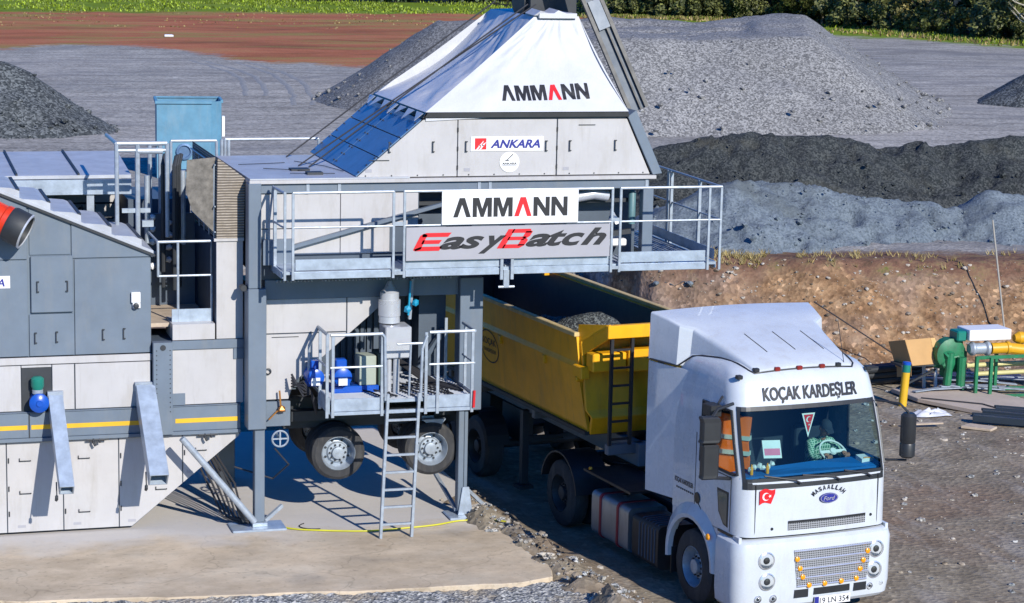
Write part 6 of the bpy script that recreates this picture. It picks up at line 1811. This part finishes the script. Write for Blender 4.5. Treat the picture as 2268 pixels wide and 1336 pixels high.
# ---------------------------------------------------------------- tipper trailer (same axes as the truck)
tr = T('tipper_trailer', 'yellow tipper trailer with open loaded body behind the white cab', 'trailer', TO, TA, local=True)
BX0, BX1, BF, BR_, ZB, ZT = .05, 2.55, 5.25, 14.2, 1.70, 3.26
for s_, x0, x1 in ((0, BX0, BX0 + .05), (1, BX1 - .05, BX1)):
    g = -1 if s_ == 0 else 1
    def sx(z): return (BX0 if s_ == 0 else BX1) - g * float(np.interp(z, [ZB, 2.78, 2.82, ZT], [.16, .0, .03, .0]))
    rr_ = []
    for z in (ZB, 2.2, 2.76, 2.84, ZT - .06, ZT):
        f0 = BF + (z - ZB) * .12
        rr_.append([(sx(z), f0, z), (sx(z), BR_, z), (sx(z) - g * .06, BR_, z), (sx(z) - g * .06, f0, z)])
    sw_ = tr.part(MB().loft(rr_, True, True, True), 'side_wall', 'yellow')
    xr = BX0 if s_ == 0 else BX1
    tr.part(MB().box(xr - .04, xr + .06 if s_ == 0 else xr + .02, BF + .18, BR_, ZT + .001, ZT + .075) if s_ == 0 else MB().box(xr - .06, xr + .04, BF + .18, BR_, ZT + .001, ZT + .075), 'top_rail', paint('worn_yellow_rail', (.62, .46, .20), .55, vary=.25, scale=5), sw_, bevel=.01)
    mb = MB()
    for y in (6.6, 8.4, 10.2, 12.0): mb.box(xr - .02 if s_ == 0 else xr - .05, xr + .05 if s_ == 0 else xr + .02, y, y + .10, ZB + .9, 2.74)
    tr.part(mb, 'stiffener', 'yellow', sw_, bevel=.01)
for x0, x1 in ((BX0 + .17, BX0 + .19), (BX1 - .19, BX1 - .17)):
    tr.part(MB().prism([(x0, BF + .35, ZB), (x1, BF + .35, ZB), (x1, BR_ - .1, ZB), (x0, BR_ - .1, ZB)], ((-.10 if x0 < 1 else .10), 0, ZT - ZB - .02)), 'wear_liner', 'iron')
# oval company mark on the near side
mb = MB(); c_ = (BX0 - .012, 8.98, 2.62)
n = 32
vs = [(BX0 - .008 + .05 * max(0, 2.78 - (2.45 + .30 * r * math.sin(2 * math.pi * k / n))) * .9, 9.0 - .40 * r * math.cos(2 * math.pi * k / n), 2.45 + .30 * r * math.sin(2 * math.pi * k / n)) for r in (.93, 1.0) for k in range(n)]
vs = [((BX0 + float(np.interp(z, [ZB, 2.78, 2.82, ZT], [.16, 0, .03, 0])) - .006), y, z) for x, y, z in vs]
mb.add(vs, [(k, (k + 1) % n, n + (k + 1) % n, n + k) for k in range(n)])
for s2, y0, z0, wd, ht in (('KOÇAK', 9.30, 2.45, .60, .15), ('KARDEŞLER', 9.27, 2.32, .54, .09)):
    v2, f2 = text_mesh(s2, 0, .01)
    ax_, bx_ = min(v.x for v in v2), max(v.x for v in v2); az, bz = min(v.y for v in v2), max(v.y for v in v2)
    P = []
    for v in v2:
        z = z0 + (v.y - az) / (bz - az) * ht; y = y0 - (v.x - ax_) / (bx_ - ax_) * wd
        P.append((BX0 + float(np.interp(z, [ZB, 2.78, 2.82, ZT], [.16, 0, .03, 0])) - .006, y, z))
    mb.add(P, f2)
tr.part(mb, 'company_mark', 'black_ink', None, fixn=False)
# front wall, slanted lip and catwalk bar
rr_ = []
for z, y, a, b in ((ZB - .02, BF - .02, .24, 2.36), (1.98, BF - .16, .20, 2.40), (2.10, BF - .10, .12, 2.48), (3.20, BF + .10, .10, 2.50)):
    rr_.append([(a, y, z), (b, y, z), (b, y + .07, z), (a, y + .07, z)])
fw = tr.part(MB().loft(rr_, True, True, True), 'front_wall', 'yellow', bevel=.01)
tr.part(MB().prism([(.10, BF + .12, 3.20), (2.50, BF + .12, 3.20), (2.50, 4.72, 3.50), (.22, 4.72, 3.50)], (0, .04, .03)), 'spill_lip', 'yellow', fw)
tr.part(MB().prism([(.09, BF + .22, 3.26), (.09, BF + .20, 3.46), (.24, 4.66, 3.58), (.24, 4.66, 3.36), (.11, BF + .12, 2.95)], (.03, 0, 0)), 'spill_gusset', 'yellow', fw)
tr.part(MB().box(.20, 2.44, 4.60, 4.72, 3.36, 3.57), 'front_bar', 'yellow', fw, bevel=.012)
tr.part(MB().box(.12, .72, BF - .30, BF - .04, 2.76, 3.06).box(.74, 1.28, BF - .34, BF - .04, 2.74, 3.10).box(1.30, 1.75, BF - .30, BF - .04, 2.74, 3.10).box(1.85, 2.2, BF - .28, BF - .04, 2.72, 3.08), 'cylinder_guard', 'yellow', fw, bevel=.02)
tr.part(MB().box(.0, .16, BF - .12, BF + .2, 2.62, 2.82).cyl((-.02, BF + .05, 2.60), (.12, BF + .05, 2.60), .05, n=10), 'hinge_lug', 'yellow', fw, bevel=.015)
tr.part(MB().lathe((1.32, 4.98, 1.0), (0, 0, 1), [(0, .12), (1.7, .12), (1.72, .09), (2.4, .09)], 16), 'tipping_cylinder', 'iron', fw, smooth=True)
ldr = tr.part(MB().bar((.30, 4.66, 1.62), (.30, 4.66, 3.36), .05).bar((.66, 4.66, 1.62), (.66, 4.66, 3.36), .05), 'body_ladder', 'trim')
for k in range(6):
    tr.part(MB().bar((.32, 4.66, 1.72 + .29 * k), (.64, 4.66, 1.72 + .29 * k), .035), 'rung', 'trim', ldr)
tr.part(MB().box(BX0 + .1, BX1 - .1, BF, BR_, ZB - .03, ZB + .03).box(BX0 + .05, BX1 - .05, BR_ - .06, BR_, ZB, ZT), 'floor', 'iron')
tr.part(MB().prism([(1.9, 11.9, 3.34), (2.5, 12.4, 3.34), (2.5, 12.55, 3.9), (2.0, 12.2, 3.95)], (.12, -.1, 0)).box(2.35, 2.45, 11.6, 11.72, 3.2, 3.9), 'sheet_arm', 'yellow')
mb = MB().box(.80, .95, 4.6, 13.8, 1.25, 1.62).box(1.65, 1.80, 4.6, 13.8, 1.25, 1.62).box(.95, 1.65, 5.2, 6.4, 1.20, 1.28)
for y in (4.7, 7.5, 9.8, 11.2, 12.6): mb.box(.3, 2.3, y, y + .12, 1.45, 1.62)
tr.part(mb, 'chassis', paint('grey_chassis', (.16, .17, .19), .6), bevel=.01)
tr.part(MB().bar((.35, 8.0, .2), (.35, 8.0, 1.5), .12).box(.22, .48, 7.87, 8.13, .12, .18).bar((2.25, 8.0, .2), (2.25, 8.0, 1.5), .12).bar((.35, 8.0, 1.0), (2.25, 8.0, 1.0), .06), 'landing_leg', 'iron')
for y in (9.45, 10.8, 12.15):
    for x, g in ((.22, -1), (2.40, 1)):
        wheel(tr, (x, y, .56), (g, 0, 0), .56, .36, .31, rimm='iron')
    tr.part(MB().cyl((.3, y, .56), (2.3, y, .56), .08).box(.75, 1.0, y - .4, y + .4, .66, 1.25).box(1.6, 1.85, y - .4, y + .4, .66, 1.25), 'axle', 'iron')
mb = MB()
for k in range(9):
    a0 = R(20 + 140 * k / 9)
ringsA = [[(.02, 9.45 + .66 * math.cos(R(10 + 160 * k / 10)), .58 + .66 * math.sin(R(10 + 160 * k / 10))), (.44, 9.45 + .66 * math.cos(R(10 + 160 * k / 10)), .58 + .66 * math.sin(R(10 + 160 * k / 10)))] for k in range(11)]
tr.part(MB().loft(ringsA, False, False, False), 'mudguard', 'trim')
# the load
mb = MB(); nx_, ny_ = 40, 130
for j in range(ny_ + 1):
    for i in range(nx_ + 1):
        x = BX0 + .12 + (BX1 - BX0 - .24) * i / nx_; y = BF + .16 + (BR_ - BF - .3) * j / ny_
        h = 2.35 + 1.10 * math.exp(-((y - 6.5) / 1.0) ** 2 - ((x - .75) / 1.1) ** 2) + .55 * math.exp(-((y - 9.0) / 1.6) ** 2) - .15 * abs(x - 1.3)
        h += noise.fractal(Vector((x * 1.6, y * 1.6, 3)), .9, 2, 5) * .10
        mb.v.append((x, y, max(1.9, h)))
mb.f = [(j * (nx_ + 1) + i, j * (nx_ + 1) + i + 1, (j + 1) * (nx_ + 1) + i + 1, (j + 1) * (nx_ + 1) + i) for j in range(ny_) for i in range(nx_)]
mb.mi = [0] * len(mb.f)
lo = mb.build('stone_load', 'load', fixn=False, smooth=70)
lo.location = TO; lo.rotation_euler = (0, 0, TA)
tag(lo, 'crushed stone heaped inside the open yellow trailer body', 'load', None, 'stuff')

# ---------------------------------------------------------------- building materials stored at the foot of the bank
def gz(x, y): return ground_h(x, y)
GZ = -0.25
t = T('marker_post', 'yellow pipe post with teal and blue top standing beside the cardboard box', 'post', (21.16, 41.87, GZ))
t.part(MB().lathe((21.16, 41.87, GZ - .1), (.06, 0, 1), [(0, .085), (.78, .085)], 16), 'shaft', 'yellowp', smooth=35)
t.part(MB().lathe(Vector((21.16, 41.87, GZ - .1)) + Vector((.06, 0, 1)).normalized() * .78, (.06, 0, 1), [(0, .087), (.16, .087)], 16), 'collar', 'teal', smooth=35)
t.part(MB().lathe(Vector((21.16, 41.87, GZ - .1)) + Vector((.06, 0, 1)).normalized() * .94, (.06, 0, 1), [(0, .09), (.05, .09), (.06, .07)], 16), 'cap', 'blue', smooth=35)
bx = Vector((21.9, 43.0, GZ)); 
t = T('cardboard_box', 'tipped brown cardboard box resting on a white trestle at the foot of the bank', 'box', (21.9, 43.0, GZ + .58))
d1 = Vector((.985, .16, 0)).normalized(); d2 = Vector((-.26, .18, .94)).normalized(); d3 = d1.cross(d2).normalized() * -1
o_ = Vector((21.78, 42.72, GZ + .62))
bw, bh, bd = .78, .58, .62
mb = MB().prism([o_, o_ + d1 * bw, o_ + d1 * bw + d3 * bd, o_ + d3 * bd], d2 * bh)
t.part(mb, 'carton', 'card', bevel=.006)
t.part(MB().prism([o_ - d1 * .004 + d3 * .05, o_ - d1 * .02 + d3 * .05 - d2 * .22 - d1 * .05, o_ - d1 * .02 + d3 * (bd - .05) - d2 * .22 - d1 * .05, o_ - d1 * .004 + d3 * (bd - .05)], d1 * .006), 'open_flap', 'card')
fo = o_ - d3 * .004
t.part(MB().prism([fo + d1 * .60, fo + d1 * .77, fo + d1 * .77 + d2 * bh * .99, fo + d1 * .66 + d2 * bh * .99], d3 * -.003), 'tape_strip', paint('tan_tape', (.60, .37, .15), .6))
t = T('trestle', 'white slotted trestle with dark braces under the tipped cardboard box', 'trestle', (21.9, 43.0, GZ))
for x, y in ((21.62, 42.75), (21.85, 43.2), (22.45, 42.9), (22.40, 43.35)):
    t.part(MB().bar((x, y, GZ - .02), (x - .03, y, GZ + .62), .06, .05), 'leg', 'white_ink')
t.part(MB().box(21.55, 22.5, 42.8, 43.3, GZ + .58, GZ + .62).bar((21.62, 42.75, GZ + .2), (22.45, 42.9, GZ + .5), .04), 'top', 'iron')
# green pump set on a stand
t = T('pump_set', 'green pump set with white cover, grey motor and yellow pipe on a green steel stand', 'machine', (23.6, 42.6, GZ))
t.part(MB().box(22.95, 23.95, 42.45, 43.05, GZ + 1.16, GZ + 1.40), 'cover', 'white_ink', bevel=.03, seg=2)
t.part(MB().box(22.72, 22.95, 42.55, 42.95, GZ + 1.14, GZ + 1.36), 'end_shield', 'teal', bevel=.03)
mb = MB().lathe((22.66, 42.62, GZ + .85), (0, 1, 0), [(0, .22), (.05, .34), (.3, .34), (.36, .2)], 18)
for k in range(14): mb.blob((22.45 + .4 * rnd.random(), 42.65 + .2 * rnd.random(), GZ + .45 + .6 * rnd.random()), .16, k)
mb.tube([(22.55, 42.6, GZ + .2), (22.6, 42.6, GZ + .9)], .09, 10).tube([(22.85, 42.55, GZ + .15), (22.85, 42.55, GZ + .8)], .10, 10)
t.part(mb, 'pump_body', 'green', smooth=30)
t.part(MB().lathe((23.0, 42.55, GZ + .98), (1, 0, 0), [(0, .10), (.06, .15), (.10, .15), (.14, .12), (.36, .12), (.40, .16), (.46, .16)], 18), 'motor', 'galv', smooth=30)
t.part(MB().lathe((23.50, 42.5, GZ + .98), (1, -.05, .02), [(0, .12), (.34, .12), (.36, .14), (.42, .14)], 16).tube([(23.9, 42.48, GZ + .98), (24.5, 42.45, GZ + .90), (26.2, 42.2, GZ + .75)], .12, 12).lathe((24.15, 42.7, GZ + 1.15), (1, 0, 0), [(0, .08), (.1, .14), (.2, .14), (.25, .09), (.5, .09), (.55, .15), (.7, .15)], 14), 'yellow_pipe', paint('yellow_pipe_paint', (.70, .36, .012), .4), smooth=30)
mb = MB()
for x, y in ((23.02, 42.2), (23.28, 42.05), (23.75, 42.7), (23.05, 42.8), (24.9, 42.3), (25.9, 42.2)):
    mb.bar((x, y, GZ), (x, y, GZ + .88), .07)
mb.bar((23.02, 42.2, GZ + .85), (25.9, 42.25, GZ + .85), .07).bar((23.28, 42.05, GZ + .03), (25.9, 42.0, GZ + .03), .07).bar((23.75, 42.7, GZ + .05), (25.9, 42.6, GZ + .05), .07).bar((23.02, 42.2, GZ + .03), (23.28, 42.05, GZ + .03), .07)
t.part(mb, 'stand', 'green', bevel=.006)
t.part(MB().tube([(23.2, 43.0, GZ + .52), (26, 42.9, GZ + .55)], .06, 10).tube([(23.3, 42.75, GZ + .38), (26, 42.7, GZ + .42)], .05, 10), 'low_pipe', paint('pale_yellow_pipe', (.55, .50, .22), .5), smooth=True)
tag(MB().prism([(21.45, 43.0, GZ), (21.55, 41.95, GZ), (22.9, 39.4, GZ), (24.3, 40.3, GZ), (23.4, 42.4, GZ)], (0, 0, .09)).build('concrete_pad', paint('beige_board', (.50, .41, .33), .85, vary=.12, scale=2), bevel=.01), 'flat beige slab under the green pump stand', 'slab')
for k, (a, b, lb) in enumerate((((21.75, 39.9), (24.6, 37.9), 'nearest the road'), ((22.15, 40.25), (24.9, 38.3), 'in the middle of the three'), ((22.55, 40.45), (25.2, 38.75), 'closest to the beige slab'))):
    p, q = Vector((a[0], a[1], GZ + .12)), Vector((b[0], b[1], GZ + .12))
    tag(MB().bar(p, q, .16, .14).bar(p + Vector((.02, .1, .06)), q + Vector((.02, .1, .06)), .03, .06).build('steel_profile', paint('dark_blue_steel_%s' % 'abc'[k], (.035, .05, .07), .4, metal=.3), bevel=.01), 'long dark steel profile lying at the right edge, ' + lb, 'steel bar', 'dark profiles lying by the beige slab')
mb = MB(); n = 16
for j in range(n + 1):
    for i in range(n + 1):
        u, v = i / n, j / n; x, y = 20.85 + .8 * u + .1 * v, 40.6 + .5 * v
        e = min(1, 5 * min(u, 1 - u, v, 1 - v))
        mb.v.append((x + .12 * noise.noise(Vector((x * 4, y * 4, 1))), y + .12 * noise.noise(Vector((x * 4, y * 4, 5))), GZ + .01 + e * (.04 + .10 * noise.fractal(Vector((x * 5, y * 5, 2)), .8, 2, 4))))
mb.f = [(j * (n + 1) + i, j * (n + 1) + i + 1, (j + 1) * (n + 1) + i + 1, (j + 1) * (n + 1) + i) for j in range(n) for i in range(n)]; mb.mi = [0] * len(mb.f)
tag(mb.build('plastic_sheet', 'plastic', smooth=60), 'crumpled white plastic sheet on the ground in front of the beige slab', 'plastic sheet')
tag(MB().prism([(21.3, 39.55, GZ + .0), (21.75, 39.15, GZ), (22.0, 39.35, GZ), (21.6, 39.75, GZ)], (0, 0, .05)).build('plank', 'wood', bevel=.006), 'short pale board lying on the road in front of the dark steel bars', 'board')
tag(MB().bar((20.2, 39.9, GZ + .05), (21.0, 39.75, GZ + .08), .10, .03).build('plank', 'wood'), 'thin pale lath on the road just behind the right-hand mirror', 'board')
mb = MB()
for k in range(9): mb.tube([(20.3 + .1 * k, 43.6 + .12 * (k % 3), GZ + .08 + .14 * (k // 3)), (22.3 + .1 * k, 44.0 + .12 * (k % 3), GZ + .08 + .14 * (k // 3))], .075, 10)
tag(mb.build('pipe_bundle', 'iron', smooth=30), 'bundle of dark pipes stacked along the foot of the bank', 'pipes')
mb = MB()
for k in range(26):
    x, y = rnd.uniform(21.7, 24.2), rnd.uniform(42.3, 44.0)
    a = rnd.uniform(-.4, .2)
    mb.bar((x, y, GZ + .10 + .1 * rnd.random()), (x + .9 * math.cos(a), y + .9 * math.sin(a), GZ + .10 + .06 * rnd.random()), .12, .02)
tag(mb.build('scrap_strips', 'galv'), 'scatter of cut metal strips and offcuts under the trestle and pump', 'scrap', None, 'stuff')
mb = MB()
for k in range(10): mb.tube([(22.6, 42.4, GZ + .2), (22.4 + .1 * k, 42.8, GZ + .6), (22.2, 43.0 + .05 * k, GZ + .25)], .02, 6)
tag(MB().tube([(21.6, 41.9, GZ + .11), (22.6, 41.1, GZ + .11), (22.75, 40.5, GZ + .11), (23.0, 39.9, GZ + .11)], .014, 6).build('cable', 'rope'), 'thin dark cable running over the beige slab', 'cable')
tag(MB().tube([(25.55, 45.6, .4), (25.62, 46.6, 2.9)], .022, 8).build('thin_pole', paint('weathered_pole', (.33, .31, .27), .8)), 'thin grey pole standing against the dug bank at the right', 'pole')
tag(MB().tube([(23.05, 44.5, GZ), (21.1, 46.4, 1.15)], .015, 6).build('support_wire', 'rope'), 'dark wire running up the bank from behind the cardboard box', 'wire')
tag(MB().prism([(19.2, 138.6, 1.80), (19.75, 138.5, 1.80), (19.7, 138.9, 1.80), (19.25, 139.0, 1.80)], (0, 0, .14)).build('litter', 'plastic', bevel=.03), 'small white object lying out on the red-brown field', 'litter')

# ---------------------------------------------------------------- grass, bushes and trees along the far edge
mb = MB()
def blades(n, fx, hmin, hmax, wd=.10):
    for i in range(n):
        x, y = fx()
        if y > 110 and noise.noise(Vector((x * .22, y * .16, 7))) < -.12: continue
        z = ground_h(x, y) - .03
        for k in range(3):
            a = rnd.uniform(0, 6.28); h = rnd.uniform(hmin, hmax); dx, dy = math.cos(a), math.sin(a)
            xx, yy = x + rnd.uniform(-.3, .3), y + rnd.uniform(-.3, .3)
            mb.add([(xx - dy * wd, yy + dx * wd, z), (xx + dy * wd, yy - dx * wd, z), (xx + dx * h * .5, yy + dy * h * .5, z + h)], [(0, 1, 2)])
def right_edge(t):   # along the foot of the right hand hedge
    return np.interp(t, [0, .35, .6, .8, 1], [57, 66, 73, 80, 112]), np.interp(t, [0, .35, .6, .8, 1], [170, 166, 141, 129, 88])
def f_left(): return rnd.uniform(4, 60), 171 + 24 * rnd.random() ** .9
def f_right():
    x, y = right_edge(rnd.random()); k = rnd.random() * 4.5
    return x + k * .8 + rnd.gauss(0, .6), y + k * .5
blades(5600, f_left, .08, .26, .09)
blades(4200, f_right, .08, .30, .07)
tag(mb.build('grass', 'grass', fixn=False), 'bright green grass strip between the field and the hedge', 'grass', None, 'stuff')
mb = MB()
blades(500, lambda: (rnd.uniform(2, 45), rnd.uniform(150, 172)), .04, .14, .10)
blades(1200, lambda: (lambda e: (e[0] + rnd.gauss(0, 1.4), e[1] + rnd.gauss(0, 1.0)))(right_edge(rnd.random())), .1, .35, .08)
tag(mb.build('dry_grass', 'drygrass', fixn=False), 'dry yellow tufts scattered over the red-brown field and the yard edge', 'dry grass', None, 'stuff')
mb = MB()
for i in range(700):
    x = rnd.uniform(17.5, 30) if i < 420 else 20.3 + rnd.gauss(0, .7); y = float(bank_foot(x)) + float(bank_run(x)) * rnd.uniform(.85, 1.5)
    z = ground_h(x, y) - .01
    if noise.noise(Vector((x * .6, y * .6, 2))) < -.05: continue
    for k in range(4):
        a = rnd.uniform(0, 6.28); h = rnd.uniform(.04, .17)
        mb.add([(x - .012, y, z), (x + .012, y, z), (x + math.cos(a) * h * .6, y + math.sin(a) * h * .6, z + h)], [(0, 1, 2)])
tag(mb.build('bank_turf', 'drygrass', fixn=False), 'withered weeds on the top edge of the dug bank', 'weeds', None, 'stuff')

def crown_mb(seed, h, r, n, leaf, base=0.2, dens=16):
    q = random.Random(seed); mb = MB()
    cl = []
    for i in range(dens):
        a = q.uniform(0, 6.28); zz = base + (h - base) * q.random() ** .9
        k = math.sin(math.pi * min(1, max(.12, (zz / h) * .82 + .1))) ** .6
        rad = r * k * q.uniform(.35, .95)
        cl.append((Vector((math.cos(a) * rad, math.sin(a) * rad, zz)), q.uniform(.28, .5) * r * .62))
    for i in range(n):
        c, s_ = cl[q.randrange(len(cl))]
        d = Vector((q.gauss(0, 1), q.gauss(0, 1), q.gauss(0, .8))).normalized()
        p = c + d * s_ * q.uniform(.55, 1.08)
        if p.z < .05: p.z = q.uniform(.05, .6)
        u = Vector((q.gauss(0, 1), q.gauss(0, 1), q.gauss(0, 1))).normalized(); v = u.orthogonal().normalized()
        l = leaf * q.uniform(.6, 1.3)
        mb.add([p - u * l, p + v * l * .5, p + u * l, p - v * l * .5], [(0, 1, 2, 3)])
    return mb
def trunk_mb(seed, h, r, nb=6):
    q = random.Random(seed); mb = MB()
    pts = [Vector((0, 0, -.2))]
    for k in range(1, 6): pts.append(Vector((q.uniform(-.2, .2) * k * .4, q.uniform(-.2, .2) * k * .4, h * k / 5)))
    mb.tube(pts, [r * (1 - .16 * k) for k in range(6)], 7)
    for k in range(nb):
        t0 = pts[1 + k % 4]; a = q.uniform(0, 6.28); L = h * q.uniform(.25, .45)
        e = t0 + Vector((math.cos(a) * L, math.sin(a) * L, L * q.uniform(.3, .9)))
        m = t0.lerp(e, .5) + Vector((0, 0, -.12 * L))
        mb.tube([t0, m, e], [r * .45, r * .3, r * .1], 5)
        for j in range(2):
            e2 = m + Vector((q.gauss(0, .4), q.gauss(0, .4), q.uniform(.2, .6))) * L * .5
            mb.tube([m, e2], [r * .2, r * .06], 4)
    return mb
protos = []
for k, (h, r, leaf, mt, nb, lf) in enumerate(((7.0, 3.2, .22, 'leaf1', 6, 3400), (6.0, 2.9, .20, 'leaf2', 7, 2800), (8.0, 3.3, .24, 'leaf1', 6, 3400), (5.0, 2.4, .18, 'leaf3', 8, 1500), (3.0, 2.4, .18, 'leaf2', 4, 2200))):
    nm = 'bush' if h < 4 else 'tree'
    root = thing(nm, '', nm)
    cb = crown_mb(k + 3, h, r, lf, leaf, .15 if h < 7.5 else .5, 18).build('crown', mt, root, fixn=False)
    tb_ = trunk_mb(k + 9, h * .8, .13 if h > 4 else .07, nb).build('trunk', 'bark', root, smooth=60)
    protos.append((root, [cb, tb_]))
used = set()
def plant(k, x, y, s, label, group):
    root, ch = protos[k]
    if k in used:
        o = root.copy(); COL.objects.link(o)
        for c in ch:
            d = c.copy(); COL.objects.link(d); d.parent = o
    else:
        o = root; used.add(k)
    o.location = (x, y, ground_h(x, y) - .05); o.rotation_euler = (0, 0, rnd.uniform(0, 6.28)); o.scale = (s, s, s * rnd.uniform(.85, 1.15))
    o['label'] = label
    if group: o['group'] = group
LT = 'leafy %s in the dense dark hedge behind the grass strip on the right'
for i in range(46):
    t_ = (i % 23) / 22; x, y = right_edge(t_)
    if i >= 23: x += 3.2; y += 2.2
    x += 4.6 * .8 + rnd.uniform(-.8, .8) + (3.0 if i % 2 else 0); y += 4.6 * .5 + rnd.uniform(-.8, .8) + (2.5 if i % 2 else 0)
    k = (0, 2, 1, 0, 3, 2, 1, 0)[i % 8]
    plant(k, x, y, rnd.uniform(.85, 1.2), LT % 'tree', 'trees of the hedge on the right')
for i in range(34):
    t_ = i / 33; x, y = right_edge(t_)
    plant(4, x + 3.8 * .8 + rnd.uniform(-.8, .8), y + 3.8 * .5 + rnd.uniform(-1, 1), rnd.uniform(.5, .95), LT % 'bush', 'bushes of the hedge on the right')
for i in range(17):
    plant((1, 0, 4, 3, 1, 0)[i % 6], 6 + 3.7 * i + rnd.uniform(-.8, .8), 196 + rnd.uniform(-2, 3), rnd.uniform(.8, 1.1), 'leafy shrub in the row beyond the red-brown field along the top edge', 'shrubs beyond the red field')
bare = thing('tree', 'bare pale-barked tree with thin trunk standing in front of the dark hedge', 'tree')
trunk_mb(77, 7.5, .11, 9).build('trunk', 'pale_bark', bare, smooth=60)
bare.location = (72.6, 160.5, 1.7)
bare2 = thing('tree', 'leaning bare tree with pale crooked limbs at the top right corner', 'tree')
trunk_mb(81, 6.5, .13, 12).build('trunk', 'pale_bark', bare2, smooth=60)
bare2.location = (77.5, 137.0, 1.7); bare2.rotation_euler = (.2, -.25, 0)
